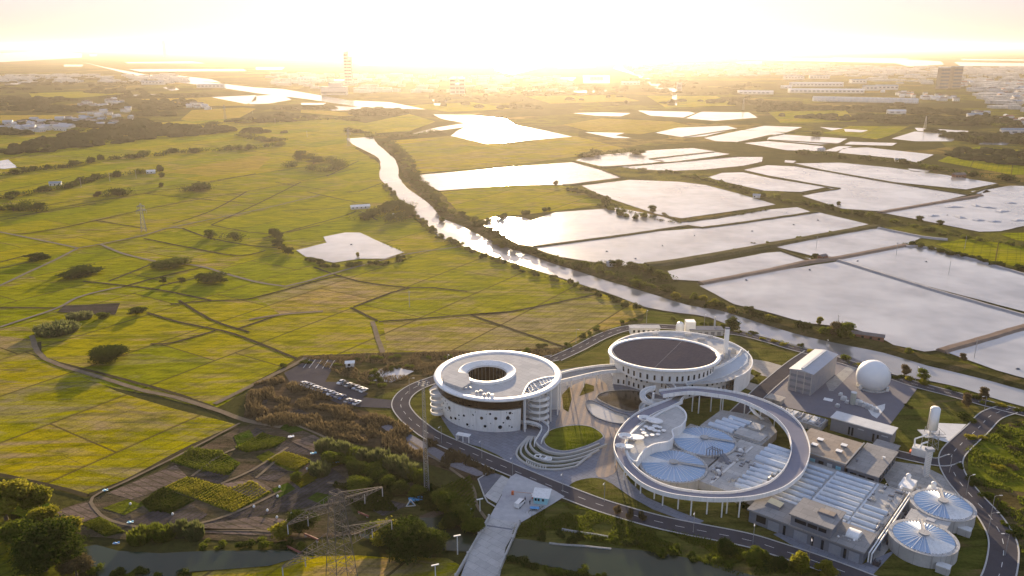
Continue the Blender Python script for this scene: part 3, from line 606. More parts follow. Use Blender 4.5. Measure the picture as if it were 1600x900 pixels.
# car park
sheet('car_park', GG([(444,584),(484,562),(526,564),(508,598),(530,598),(576,616),(566,622),(630,628),(628,640),(560,637),(530,632),(454,600)]), .42, ASPH)
mb = MB()
for u, v, u2, v2 in [(484,563,474,576),(493,563,483,576),(503,563,493,577),(513,563,504,577),(523,564,515,577)]:
    ribbon(mb, [G(u,v), G(u2,v2)], .3, .46)
for k in range(13): u, v = 470+5.4*k, 601+2.0*k; ribbon(mb, [G(u,v), G(u+5,v-3)], .15, .46)
build('parking_marking', mb, LINE, kind='structure')
# drainage strip and bare paved triangle by the road
sheet('gravel_verge', GG([(600,655),(660,690),(760,742),(745,745),(700,728),(640,700),(596,668)]), .28, plain('gravel', (.22,.21,.23), .95, spec=.05, var=.4, scale=1.2))
sheet('paved_triangle', GG([(747,750),(766,738),(784,744),(756,776)]), .34, plain('dark_slabs', (.16,.165,.19), .8, spec=0))
sheet('paved_strip', GG([(784,744),(796,750),(786,770),(776,788),(762,780),(757,776)]), .38, CONC_L)
kerb('triangle_kerb', [(766,738),(747,750),(757,777),(762,786),(775,794)], .4, .25, KERB, closed=False, z=.3)
# ================================================================== ROUND HALL
HX, HY = -6.1, 317.8
hall = thing('round_building', 'round white drum building with porthole wall and a ring-shaped pale roof', 'building', (HX, HY, 0))
RT = 15.4
def rel(px, z): return [(x-HX, y-HY) for x, y in GG(px, z)]
cut = smooth(rel([(815,621),(827,599),(851,590),(873,588)], RT), 5)
a_end = math.degrees(math.atan2(cut[-1][1], cut[-1][0])); a_start = math.degrees(math.atan2(cut[0][1], cut[0][0]))
wall_a0, wall_a1 = a_end, 360+a_start
mb = MB(); mb.lathe(0, 0, [(24.6,0),(25.2,4),(25.6,10.3),(23.9,10.3)], 96, wall_a0, wall_a1); build('wall', mb, WHITE, hall)
mb = MB(); mb.lathe(0, 0, [(25.0,10.32),(25.95,10.9),(26.5,14.7)], 96, wall_a0, wall_a1)
build('glass_band', mb, BRONZE, hall)
for k in range(36):
    a = R(wall_a0+(wall_a1-wall_a0)*k/35); mb = MB(); mb.tube((25.05*math.cos(a),25.05*math.sin(a),10.4),(26.55*math.cos(a),26.55*math.sin(a),14.7),.06,4); build('glazing_bar', mb, SLATE, hall)
mb = MB()
A = [(x,y,0) for x,y in offset(cut,-.6)]; B = [(x,y,14.9) for x,y in offset(cut,-.6)]; mb.strip(A, B); build('curtain_wall', mb, plain('pale_blue_wall', (.55,.58,.62), .5, var=.1), hall)
# roof: deck polygon with a hole is built as rings
def roof_ring(name, r0, r1, z, mat):
    mb = MB(); n = 96; vs = []
    for i in range(n+1):
        a = a_end+(wall_a1-a_end)*i/n; vs.append(R(a))
    mb.strip([(r1*math.cos(a), r1*math.sin(a), z) for a in vs], [(r0*math.cos(a), r0*math.sin(a), z) for a in vs]); return mb
OX, OY = rel([(761,578)], 16.7)[0]
outer = [(24.2*math.cos(R(a_end+(wall_a1-a_end)*i/80)), 24.2*math.sin(R(a_end+(wall_a1-a_end)*i/80))) for i in range(81)]
deck_poly = outer+[(x*.97, y*.97) for x, y in cut[1:-1]]
bm = bmesh.new(); ov = [bm.verts.new((x,y,15.25)) for x,y in deck_poly]; iv = [bm.verts.new((OX+8.4*math.cos(R(a*9)),OY+8.4*math.sin(R(a*9)),15.25)) for a in range(40)]
oe = [bm.edges.new((ov[i],ov[(i+1)%len(ov)])) for i in range(len(ov))]; ie = [bm.edges.new((iv[i],iv[(i+1)%40])) for i in range(40)]
bmesh.ops.triangle_fill(bm, use_beauty=True, edges=oe+ie); bmesh.ops.recalc_face_normals(bm, faces=bm.faces[:])
me = bpy.data.meshes.new('roof'); bm.to_mesh(me); bm.free(); me.materials.append(ROOFC)
ro = bpy.data.objects.new('roof', me); S.collection.objects.link(ro); ro.parent = hall
mb = MB(); mb.lathe(0, 0, [(26.2,14.7),(27.3,14.75),(27.45,15.1),(27.2,15.55),(26.0,15.7),(24.9,15.55),(24.3,15.4),(24.2,14.68)], 110); build('roof_rim', mb, WHITE, hall, True)
mb = MB(); mb.lathe(OX, OY, [(12.4,14.65),(12.5,16.0),(12.2,16.4),(11.8,16.2),(8.6,15.2),(8.4,14.7)], 72); build('oculus_funnel', mb, WHITE, hall, True)
mb = MB(); mb.lathe(OX, OY, [(8.35,14.7),(8.2,.5)], 60); build('courtyard_glazing', mb, BRONZE, hall)
mb = MB(); mb.cyl(OX, OY, .35, .5, 8.35, n=40); build('courtyard_floor', mb, plain('courtyard_brown', (.16,.11,.07), .9), hall)
mb = MB()
for k in range(30):
    a = R(k*12); mb.tube((OX+8.1*math.cos(a),OY+8.1*math.sin(a),1),(OX+8.15*math.cos(a),OY+8.15*math.sin(a),14.6),.07,4)
build('courtyard_fin', mb, CONC_L, hall)
mb = MB(); mb.prism(rel([(692,590),(705,581),(732,586),(735,600),(722,608),(694,598)], 15.9), 15.0, 16.5); build('roof_plantroom', mb, ROOFC, hall)
rf = rel([(716,607),(728,610),(745,615),(757,619)], 15)
for (x, y) in rf+[(x+1.6,y+.8) for x, y in rf]:
    mb = MB(); mb.box(x-.6,x+.6,y-.5,y+.5,15.0,16.0); mb.cyl(x,y,16.0,16.3,.3,n=10); build('roof_unit', mb, GREYM, hall)
x, y = rel([(769,620)], 15.7)[0]; mb = MB(); mb.cyl(x,y,15.4,16.6,.9,.5,16); mb.cyl(x,y,16.6,16.8,.7,n=16); build('roof_vent', mb, WHITE, hall)
# lattice under the ring beam over the cut-out
mb = MB(); arc = [(26.8*math.cos(R(a_start+(a_end-a_start)*i/24)), 26.8*math.sin(R(a_start+(a_end-a_start)*i/24))) for i in range(25)]
cl = [cut[round(i*(len(cut)-1)/24)] for i in range(25)]
for i in range(25):
    mb.tube((*cl[i],15.2),(*arc[i],15.2),.16,5)
    if i < 24 and i % 2 == 0: mb.tube((*cl[i],15.2),(*arc[min(i+2,24)],15.2),.13,5); mb.tube((*arc[i],15.2),(*cl[min(i+2,24)],15.2),.13,5)
mid = [((a[0]+b[0])/2,(a[1]+b[1])/2) for a,b in zip(cl,arc)]
for i in range(24): mb.tube((*mid[i],15.25),(*mid[i+1],15.25),.2,5)
build('roof_lattice', mb, WHITE, hall)
mb = MB(); bank(mb, cut, .5, .6, .8, 14.8); build('roof_edge', mb, WHITE, hall)
for i in (1, 7, 13, 19, 23):
    mb = MB(); mb.tube((*arc[i],0),(*arc[i],15),.28,10); build('column', mb, WHITE, hall)
# portholes on the drum
rng = random.Random(5)
big = [(-160,3.2,.5),(-152,7.2,.35),(-148,5.8,.25),(-141,7.0,.7),(-140,2.6,.6),(-133,3.4,.55),(-128,5.6,.3),(-122,6.2,.45),(-119,2.4,.5),(-112,7.4,.25),(-104,6.6,.6),(-101,3.0,.55),(-96,8.8,.4),(-91,6.8,.6),(-87,2.8,.75),(-84,4.8,.3),(-80,6.8,.7),(-78,9.0,.5),(-76,2.4,.3),(-168,8.6,.4),(-172,4.6,.5)]
for k in range(26): big.append((rng.uniform(-176,-74), rng.uniform(1.5,9.8), rng.uniform(.12,.24)))
for (a, z, r) in big:
    rr = 24.6+.6*z/4 if z < 4 else 25.2+.4*(z-4)/6.3; ca, sa = math.cos(R(a)), math.sin(R(a)); mb = MB()
    mb.tube(((rr-.2)*ca,(rr-.2)*sa,z),((rr+.12)*ca,(rr+.12)*sa,z), r*1.1, 20); build('porthole', mb, DARKW, hall)
# stacked balcony slabs left and right
for (u, v, w, zs) in ((682, 640, 3.0, (1.6,4.4,7.2,10.0)), (842, 650, 3.6, (1.4,4.2,7.0,9.8,12.4))):
    x, y = rel([(u, v)], 0)[0]
    if u < 700: x, y = -25.2, -8.5
    else: x, y = 17.0, -17.5
    for z in zs:
        mb = MB(); mb.cyl(x,y,z-.35,z,w,n=26,sx=1.25 if u>700 else .8); mb.lathe(x,y,[(w*1.02,z-.4),(w*1.08,z+.9),(w*1.0,z+.9)],26)
        build('balcony', mb, WHITE, hall)
# curved approach ramp down to the plaza
def ramp_thing(name, label, cat, L, Rr, mat=WHITE, t=.5, par=1.0, group=None, deck_mat=None):
    o = thing(name, label, cat, (L[0][0], L[0][1], 0), 0, group); ox, oy = L[0][0], L[0][1]
    A = [(x-ox,y-oy,z) for x,y,z in L]; B = [(x-ox,y-oy,z) for x,y,z in Rr]
    mb = MB(); mb.slab(A, B, t); build('deck', mb, deck_mat or ROOFG, o)
    for E, s in ((A, 1), (B, -1)):
        mb = MB(); E2 = offset([(p[0],p[1]) for p in E], .28*s); 
        T = [(p[0],p[1],p[2]+par) for p in E]; T2 = [(q[0],q[1],p[2]+par) for p,q in zip(E,E2)]; D2 = [(q[0],q[1],p[2]-t-.15) for p,q in zip(E,E2)]; D = [(p[0],p[1],p[2]-t-.15) for p in E]
        mb.strip(T, T2); mb.strip(T2, D2); mb.strip(D, T); mb.strip(D2, D)
        for k in (0,-1): mb.add([T[k],T2[k],D2[k],D[k]], [(0,1,2,3)])
        build('parapet', mb, mat, o)
    return o, ox, oy
Z = [3.2,3.1,2.9,2.4,1.7,1.0,.5]
La = [(*G(u,v,z),z) for (u,v),z in zip([(812,660),(826,661),(838,664),(846,670),(842,680),(836,690),(834,698)],Z)]
Ra = [(*G(u,v,z),z) for (u,v),z in zip([(818,652),(832,654),(846,658),(857,667),(857,676),(850,685),(846,694)],Z)]
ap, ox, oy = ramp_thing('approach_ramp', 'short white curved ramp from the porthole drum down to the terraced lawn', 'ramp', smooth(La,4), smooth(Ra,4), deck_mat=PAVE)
for u, v in ((812,668),(822,671),(833,668)):
    x, y = G(u,v,0); mb = MB(); mb.tube((x-ox,y-oy,0),(x-ox,y-oy,2.3),.18,8); build('column', mb, WHITE, ap)

# ================================================================== SOLAR ROOF BUILDING
PX, PY = G(1062, 557, 8); 
pv = thing('solar_roof_building', 'low white round building carrying a big tilted dark solar disc roof', 'building', (PX, PY, 0))
def rp(px, z): return [(x-PX, y-PY) for x, y in GG(px, z)]
mb = MB(); mb.lathe(0,0,[(33.0,0),(33.0,8.0),(33.6,8.0),(33.6,9.0),(33.1,9.0),(33.1,8.1)],100,-55,212); build('wall', mb, WHITE, pv)
mb = MB(); mb.cyl(0,0,7.9,8.1,33.0,n=100); build('terrace_roof', mb, ROOFC, pv)
DX, DY = rp([(1037.5,553)], 13)[0]
disc = bpy.data.objects.new('solar_roof', None)
tilt = R(4.0)
def tl(p, c=(DX,DY,13.0)):
    y = p[1]; z = p[2]; return (c[0]+p[0], c[1]+y*math.cos(tilt)+z*math.sin(tilt), c[2]-y*math.sin(tilt)+z*math.cos(tilt))
mb = MB(); mb.lathe(0,0,[(24.0,-.6),(25.6,-.5),(25.9,.2),(25.6,.7),(24.4,.75),(23.9,.3)],100); mb.v = [tl(p) for p in mb.v]; build('roof_rim', mb, WHITE, pv, True)
mb = MB(); mb.cyl(0,0,-.3,.32,24.1,n=100); mb.v = [tl(p) for p in mb.v]
def pv_mat():
    m, t, b = newmat('solar_panels'); br = N(t, 'ShaderNodeTexBrick'); br.offset = 0; br.inputs['Scale'].default_value = 1; br.inputs['Brick Width'].default_value = 1.7; br.inputs['Row Height'].default_value = 1.0
    br.inputs['Mortar Size'].default_value = .05; br.inputs['Color1'].default_value = (.030,.033,.055,1); br.inputs['Color2'].default_value = (.042,.045,.068,1); br.inputs['Mortar'].default_value = (.07,.065,.07,1)
    t.links.new(wpos(t,(1,1,1),R(-35)), br.inputs['Vector']); t.links.new(br.outputs[0], b.inputs['Base Color']); b.inputs['Roughness'].default_value = .8; b.inputs['Specular IOR Level'].default_value = 0; return m
build('solar_panels', mb, pv_mat(), pv)
mb = MB(); d = [tl((-8.7,-22.2,.36)), tl((-8.5,-22.2,.36)), tl((12.7,20.2,.36)), tl((12.5,20.2,.36))]; mb.add(d, [(0,1,2,3)]); build('maintenance_strip', mb, SLATE, pv)
mb = MB(); mb.lathe(DX,DY,[(23.2,8.1),(23.6,14.2)],90,175,365); build('upper_wall', mb, WHITE, pv)
for a in list(range(-80,-30,7))+list(range(-150,-84,8)):
    ca, sa = math.cos(R(a)), math.sin(R(a)); mb = MB(); r = 23.4
    mb.add([(DX+r*ca+.7*s*sa*-1+.12*ca*k, DY+r*sa+.7*s*ca+.12*sa*k, z) for k in (-1,1) for z in (9.3,11.6) for s in (-.6,.6)], [(0,1,3,2),(4,5,7,6),(0,2,6,4),(1,3,7,5),(2,3,7,6),(0,1,5,4)])
    build('window', mb, DARKW, pv)
# lower curved front wings with rows of slot windows
def wing(px_top, zt, name='front_wing', rows=((1.0,3.0),(4.6,6.4)), step=2.6, seed=0):
    pts = smooth(rp(px_top, zt), 5); mb = MB()
    mb.strip([(x,y,0) for x,y in pts],[(x,y,zt) for x,y in pts]); w = build(name, mb, WHITE, pv)
    r = random.Random(seed)
    for ri, (z0, z1) in enumerate(rows):
        for (x, y, a) in walk(pts, step)[1:-1]:
            if r.random() < .12: continue
            x += .5*step*(ri % 2)*math.cos(a); y += .5*step*(ri % 2)*math.sin(a)
            c, s = math.cos(a), math.sin(a); mb = MB()
            mb.add([(x+c*.42*i-s*.13*j, y+s*.42*i+c*.13*j, z) for j in (-1,1) for z in (z0,z1) for i in (-1,1)], [(0,1,3,2),(4,5,7,6),(0,2,6,4),(1,3,7,5),(2,3,7,6),(0,1,5,4)])
            build('window', mb, DARKW, pv)
    return pts
w1 = wing([(958,577),(980,580),(1000,586),(1020,590),(1040,598),(1060,614)], 7.6, seed=1)
w2 = wing([(1072,600),(1090,595),(1115,592),(1137,586),(1153,577),(1168,567),(1172,556)], 7.6, seed=2)
mb = MB(); mb.prism(rp([(1072,602),(1090,596),(1115,593),(1137,586),(1153,578),(1168,567),(1170,548),(1150,560),(1125,573),(1100,580),(1075,590)], 8.3), 7.7, 8.4); build('front_terrace', mb, plain('pale_blue_roof', (.52,.56,.60), .6, var=.1, spec=0), pv)
mb = MB(); mb.prism(rp([(960,577),(985,580),(1010,585),(1035,594),(1055,610),(1073,600),(1076,590),(1100,580),(1080,570),(1000,568),(965,570)], 7.8), 7.2, 7.9); build('entrance_terrace', mb, ROOFG, pv)
mb = MB(); c = smooth(rp([(1075,590),(1095,582),(1125,574),(1150,560),(1158,548)], 8.4), 4); bank(mb, c, .4, .5, 1.2, 8.4); build('roof_parapet', mb, WHITE, pv)
for i, (u, v) in enumerate([(1103,571),(1112,570),(1120,567),(1127,563),(1133,560),(1138,555),(1145,552)]):
    x, y = rp([(u, v)], 8.1)[0]; mb = MB()
    if i % 2: mb.cyl(x,y,8.1,10.6,1.1,n=16); mb.lathe(x,y,[(1.1,10.6),(.8,11.0),(.1,11.2)],16)
    else: mb.box(x-1.4,x+1.4,y-1.0,y+1.0,8.1,10.2); mb.box(x-.6,x+.6,y-.5,y+.5,10.2,10.8)
    build('roof_machine', mb, (CONC_L, GREYM)[i % 2], pv)
for u, v in [(1150,603),(1158,598),(1165,590),(1140,607),(1171,582)]:
    x, y = rp([(u, v)], 0)[0]; mb = MB(); mb.tube((x,y,0),(x,y,7.7),.25,8); build('column', mb, WHITE, pv)
for u, v, w in [(1060,530,2),(1075,525,1.5),(1095,532,1.8),(1110,528,1),(1024,524,1.3)]:
    x, y = rp([(u, v)], 8.1)[0]; mb = MB(); mb.box(x-w,x+w,y-.8,y+.8,8.1,9.4); mb.tube((x,y,9.4),(x+w*1.5,y+1,8.4),.18,6); build('roof_unit', mb, ROOFC, pv)
# chimney of its own
cx, cyy = G(1133, 556, 8); ch = thing('chimney_stack', 'tall slim white chimney rising behind the dark solar disc', 'chimney', (cx, cyy, 0))
mb = MB(); mb.box(-.95,.95,-.8,.8,0,21.8); build('shaft', mb, WHITE, ch); mb = MB(); mb.box(-1.05,1.05,-.9,.9,21.8,22.4); build('cap', mb, SLATE, ch)
# things on the back terrace of the solar building
bk = thing('loading_shed', 'pale shed with a white vaulted stair hood behind the solar disc roof', 'shed', (*G(1035,520), 0))
mb = MB(); mb.box(-18,-2,-3,2,0,3.4); build('wall', mb, WHITE2, bk); mb = MB(); mb.box(-18.4,-1.6,-3.3,2.3,3.4,3.8); build('roof', mb, ROOFC, bk)
mb = MB(); mb.box(12,17,-4,1,0,7.5); mb.lathe(9,-2,[(2.2,0),(2.2,5),(1.6,6.5),(.2,7.2)],20); build('stair_tower', mb, WHITE, bk)
for k in range(6): mb = MB(); mb.box(-16.6+k*2.6,-15.4+k*2.6,-3.08,-2.9,1.2,2.6); build('window', mb, DARKW, bk)
sb = thing('substation_block', 'low grey cabinet block beside the river road with a small mast', 'utility building', (*G(1102,522), 0))
mb = MB(); mb.box(-9,9,-3,3,0,3.2); build('wall', mb, GREYM, sb)
mb = MB(); mb.box(-9.3,9.3,-3.3,3.3,3.2,3.5); build('roof', mb, SLATE, sb); mb = MB(); mb.tube((5,1,3.5),(5,1,9.5),.5,8); build('mast', mb, GREYM, sb)
for k in range(5): mb = MB(); mb.box(-8+k*3.4,-6+k*3.4,-3.1,-2.95,.4,2.4); build('door', mb, SLATE, sb)

# ================================================================== WALKWAY AND RING BRIDGE
zb = [8.2,8.2,8.1,8.0,8.0,7.9,7.8,7.6,7.3,7.1]
up = [(873,586),(900,579),(940,573),(980,572),(1012,574),(1036,580),(1056,590),(1070,600),(1075,611),(1062,628)]
lo = [(873,597),(903,590),(941,582),(978,580),(1006,582),(1028,588),(1046,597),(1056,607),(1058,617),(1048,624)]
Lw = [(*G(u,v,z),z) for (u,v),z in zip(up, zb)]; Rw = [(*G(u,v,z),z) for (u,v),z in zip(lo, zb)]
wk, ox, oy = ramp_thing('elevated_walkway', 'slender white footbridge curving between the two round buildings on thin columns', 'footbridge', smooth(Lw,5), smooth(Rw,5))
for u, v in [(886,603),(893,607),(912,606),(913,600),(932,601),(939,598),(965,600),(985,604),(1005,603),(1018,606)]:
    x, y = G(u,v,0); 
    mb = MB(); mb.tube((x-ox,y-oy,0),(x-ox,y-oy,7.5),.2,8); build('column', mb, WHITE, wk)
pairs = [((1030,612),(1036,619),9.6),((1075,607),(1075,614),9.6),((1110,609),(1110,617),9.3),((1150,615),(1150,624),9.0),((1190,626),(1182,637),8.6),((1225,643),(1210,653),8.2),((1249,664),(1230,675),7.8),((1262,690),(1237,698),7.5),
 ((1264,712),(1234,718),7.2),((1255,737),(1224,737),7.0),((1238,754),(1208,752),7.0),((1216,767),(1190,761),7.0),((1180,777),(1165,768),7.0),((1131,781),(1131,772),7.0),((1085,779),(1087,770),7.0),((1040,772),(1047,763),7.0),((1005,758),(1016,750),7.0),
 ((978,735),(991,731),7.0),((963,712),(978,711),7.0),((960,694),(976,694),7.0),((967,676),(984,680),7.0),((982,658),(1000,663),7.0),((1003,643),(1020,649),7.0),((1030,632),(1045,638),7.0),((1050,624),(1066,628),7.05)]
Lr = [(*G(*p,z),z) for p,q,z in pairs]; Rr = [(*G(*q,z),z) for p,q,z in pairs]
ring, ox, oy = ramp_thing('ring_bridge', 'great white ring-shaped ramp bridge standing on slim columns above the basins', 'bridge', smooth(Lr,6), smooth(Rr,6), deck_mat=plain('ring_deck', (.25,.25,.30), .75, var=.12, scale=.1, spec=0), par=.9, t=.6)
cols = [(961,728),(975,751),(979,744),(993,760),(1000.5,772),(1022,780),(1035,791),(1059,796),(1079,806),(1104,804),(1127,809),(1135,803),(1154,809),(1212,780),(1249,759),(1253.5,754),(1209,668.6),(1187,661),(1162,654),(1128,648),(1125,645),(1110,644),(1091,647),(1081,644)]
for u, v in cols:
    x, y = G(u, v, 0); h = 8.3 if v < 670 else 6.4
    mb = MB(); mb.tube((x-ox,y-oy,0),(x-ox,y-oy,h),.24,10); build('column', mb, WHITE, ring)
# spiral stair at the ring's head
sx, sy = G(1020, 632, 4); 
spiral = thing('spiral_ramp', 'white coiled spiral ramp over the brown pool at the head of the ring bridge', 'spiral ramp', (sx, sy, 0))
A = []; B = []; n = 64
for i in range(n+1):
    t = i/n; a = R(70+500*t); z = 9.4-8.6*t; A.append((5.6*math.cos(a), 5.6*math.sin(a), z)); B.append((3.6*math.cos(a), 3.6*math.sin(a), z))
mb = MB(); mb.slab(A, B, .35); build('deck', mb, WHITE2, spiral)
for E, o2 in ((A,1.03),(B,.95)):
    mb = MB(); mb.strip([(p[0],p[1],p[2]+1.0) for p in E],[(p[0],p[1],p[2]-.4) for p in E]); mb.strip([(p[0]*o2,p[1]*o2,p[2]+1.0) for p in E],[(p[0]*o2,p[1]*o2,p[2]-.4) for p in E]); mb.strip([(p[0],p[1],p[2]+1.0) for p in E],[(p[0]*o2,p[1]*o2,p[2]+1.0) for p in E]); build('parapet', mb, WHITE, spiral)
mb = MB(); mb.tube((0,0,0),(0,0,9.3),.5,12); build('column', mb, WHITE, spiral)
# second stair inside the ring
st = thing('hooked_stair', 'thin white hooked stair hanging down from the inside of the ring bridge', 'stair', (*G(1187,664,0), 0))
mb = MB(); mb.path([(-3,3,8),(-3.4,1,7.4),(-2.6,-1,6.2),(-.6,-1.6,4.6),(1.4,-.6,2.6),(2.8,1.5,.4)], .35, 6); build('rail', mb, WHITE, st)
mb = MB(); mb.path([(-4,3,8),(-4.4,.6,7.4),(-3.2,-2,6),(-.4,-2.7,4.4),(2,-1.4,2.4),(3.8,1,.3)], .35, 6); mb.tube((-.4,-2.2,0),(-.4,-2.2,4.6),.2,6); build('rail', mb, WHITE, st)

# ================================================================== PAVILION INSIDE THE RING
vx, vy = G(1020, 690, 0)
pav = thing('pavilion', 'white pavilion with scalloped wall and roof garden tucked inside the ring bridge', 'building', (vx, vy, 0))
def rv(px, z): return [(x-vx, y-vy) for x, y in GG(px, z)]
pp = smooth([(979,702),(981,686),(991,673),(1012,657),(1042,640),(1058,635),(1070,644),(1072,655),(1064,666),(1051,672),(1051,678),(1052,684),(1043,691),(1022,695),(1008,703),(998,715),(994,722),(984,716)], 3, True)
P = rv(pp, 7.6); mb = MB(); n = len(P)
mb.strip([(x,y,0) for x,y in P+[P[0]]],[(x,y,7.9) for x,y in P+[P[0]]]); build('wall', mb, WHITE, pav)
bm = bmesh.new(); f = bm.faces.new([bm.verts.new((x,y,7.2)) for x,y in P]); bmesh.ops.triangulate(bm, faces=[f]); bmesh.ops.recalc_face_normals(bm, faces=bm.faces[:]); me = bpy.data.meshes.new('roof'); bm.to_mesh(me); bm.free(); me.materials.append(ROOFC)
ro = bpy.data.objects.new('roof', me); S.collection.objects.link(ro); ro.parent = pav
mb = MB(); bank(mb, P+[P[0]], .5, .55, .8, 7.25); build('parapet', mb, WHITE, pav)
x, y = rv([(995,715)], 3)[0]; mb = MB(); mb.box(x-1.6,x+1.2,y-1.8,y+1.2,.2,5.6); build('door', mb, DARKW, pav)
for u in (1014,1021,1028,1036,1043):
    x, y = rv([(u, 706-(u-1010)*.35)], 2.8)[0]; mb = MB(); mb.box(x-.6,x+.6,y-.9,y+.9,1.6,3.8); build('window', mb, DARKW, pav)
def canopy(u, v, a, b, rz, z0=7.2, label=''):
    o = thing('roof_canopy', label, 'canopy', (*G(u, v, z0+1.5), z0), rz, 'petal canopies on the pavilion roof')
    mb = MB(); mb.lathe(-.35*a, 0, [(b*.45,1.3),(b*.8,1.9),(b,2.2),(b*1.05,2.0),(b*.9,1.5)], 28); mb.v = [(x*1.25,y,z) for x,y,z in mb.v]; build('oval_ring', mb, WHITE, o, True)
    mb = MB(); mb.cyl(a*.45,0,1.5,1.85,b*1.0,n=26,sx=1.5); build('petal', mb, WHITE, o)
    for s in (-1,1): mb = MB(); mb.tube((s*a*.3,0,0),(s*a*.3,0,1.6),.16,6); build('post', mb, WHITE, o)
canopy(1015, 656, 4.5, 2.2, R(-25), label='oval white petal canopy at the far end of the pavilion roof')
canopy(985, 683, 4.5, 2.1, R(-8), label='oval white petal canopy in the middle of the pavilion roof')
canopy(975, 698, 3.0, 1.5, R(-5), label='smallest oval white canopy at the near tip of the pavilion roof')
disc0 = None
for k, (u, v, r) in enumerate([(1009,668,.9),(1017,671,1.5),(1024,667,1.3),(1031,669,.9),(1037,674,.9),(1028,680,.9),(1019,681,.9),(1010,682,.8),(1004,673,.9),(1006,678,1.0),(1023,674,1.0),(1029,675,.8)]):
    if disc0 is None:
        disc0 = thing('mushroom_seat', 'round white disc table on the pavilion roof', 'table', (*G(u,v,7.7),7.25), 0, 'white disc tables on the pavilion roof')
        mb = MB(); mb.cyl(0,0,.8,1.0,1,n=20); build('tabletop', mb, WHITE, disc0); mb = MB(); mb.cyl(0,0,0,.8,.25,n=10); build('stem', mb, GREYM, disc0); disc0.scale = (r,r,1)
    else: dup(disc0, (*G(u,v,7.7),7.25), 0, (r,r,1))
# terraced lawn bands, emblem and letters
inner = smooth([(836,686),(837,695),(853,708),(881,713),(910,707),(936,697)], 6)
outerc = smooth([(826,684),(808,706),(812,720),(837,733),(869,736),(900,731)], 6)
tl_ = sheet('terraced_lawn', GG(outerc+[(918,719),(942,698)]+inner[::-1]), .42, plain('dark_lawn', (.045,.06,.02), .95, var=.3, scale=.4))
for k, f in enumerate((0,.3,.55,.8,1.0)):
    line = [(a[0]+(b[0]-a[0])*f, a[1]+(b[1]-a[1])*f) for a, b in zip(inner, outerc)]
    if k: line.append((line[-1][0]+26-12*f, line[-1][1]-9-2*f))
    mb = MB(); bank(mb, GG(line), .7, .8, .5+.45*(1-f), .4); build('terrace_kerb', mb, KERB, kind='structure')
em = thing('emblem_sculpture', 'white looping emblem lying on the terraced lawn', 'emblem', (*G(848,717,.5), .8), R(-12))
mb = MB()
def loop(cx, cy, rx, ry, a0=0, a1=360, n=18): return [(cx+rx*math.cos(R(a0+(a1-a0)*i/n)), cy+ry*math.sin(R(a0+(a1-a0)*i/n)), .25+.1*math.sin(i)) for i in range(n+1)]
mb.path(loop(-1.9,.6,1.3,1.3,20,300), .26); mb.path(loop(.3,.3,1.5,.9,140,420), .24); mb.path(loop(2.2,-.4,1.2,1.3,0,360), .26); mb.path(loop(.6,-.9,1.1,.6,180,400), .22); mb.path(loop(2.3,-.3,.5,.5), .18)
build('emblem_body', mb, WHITE, em)
rg = random.Random(3)
lt = thing('letter_row', 'row of small white standing letters along the lowest terrace kerb', 'lettering', (*G(838,728,0), .9), 0)
line = smooth(GG([(823,722.5),(831,727),(841,730),(853,731.5)], 1), 6); lx, ly = lt.location.x, lt.location.y
for k, (x, y, a) in enumerate(walk(line, 1.05)):
    mb = MB(); c, s = math.cos(a), math.sin(a)
    def bar(u0, w0, u1, w1): mb.tube((x-lx+c*u0, y-ly+s*u0, w0), (x-lx+c*u1, y-ly+s*u1, w1), .07, 4)
    bar(-.3,.1,.3,.1) if rg.random() < .6 else bar(-.3,.1,0,.9)
    bar(-.3,.9,.3,.9); bar(0,.1,0,.95) if rg.random() < .6 else bar(.3,.1,.3,.9); bar(-.3,.5,.3,.5); bar(-.3,.1,-.3,.9) if rg.random() < .5 else None
    build('letter', mb, WHITE, lt)
gt = thing('entrance_gate', 'small white frame gate with flat canopy by the road below the porthole drum', 'gate', (*G(725,690,0), 0), R(-20))
mb = MB(); mb.box(-3,2.6,-1.2,1.2,2.9,3.2); build('canopy', mb, WHITE, gt); mb = MB(); mb.box(-3.0,-2.6,-1.2,1.2,0,2.9); build('panel', mb, WHITE2, gt)
for x in (-.2, 2.3): mb = MB(); mb.box(x,x+.3,-1,-.7,0,2.9); build('post', mb, WHITE, gt)
# ================================================================== TREATMENT WORKS (own grid: a to the lower right, b to the upper right)
OXY = G(1345.5, 885); WA = R(-40); CW, SW = math.cos(WA), math.sin(WA)
def L(a, b): return (OXY[0]+a*CW-b*SW, OXY[1]+a*SW+b*CW)
def LP(u, v, z=0.0):
    x, y = G(u, v, z); x -= OXY[0]; y -= OXY[1]; return (x*CW+y*SW, -x*SW+y*CW)
def wthing(name, label, cat, a, b, z=0, group=None): return thing(name, label, cat, (*L(a, b), z), WA, group)
def boxpart(par, name, mat, *dims): mb = MB(); mb.box(*dims); return build(name, mb, mat, par)

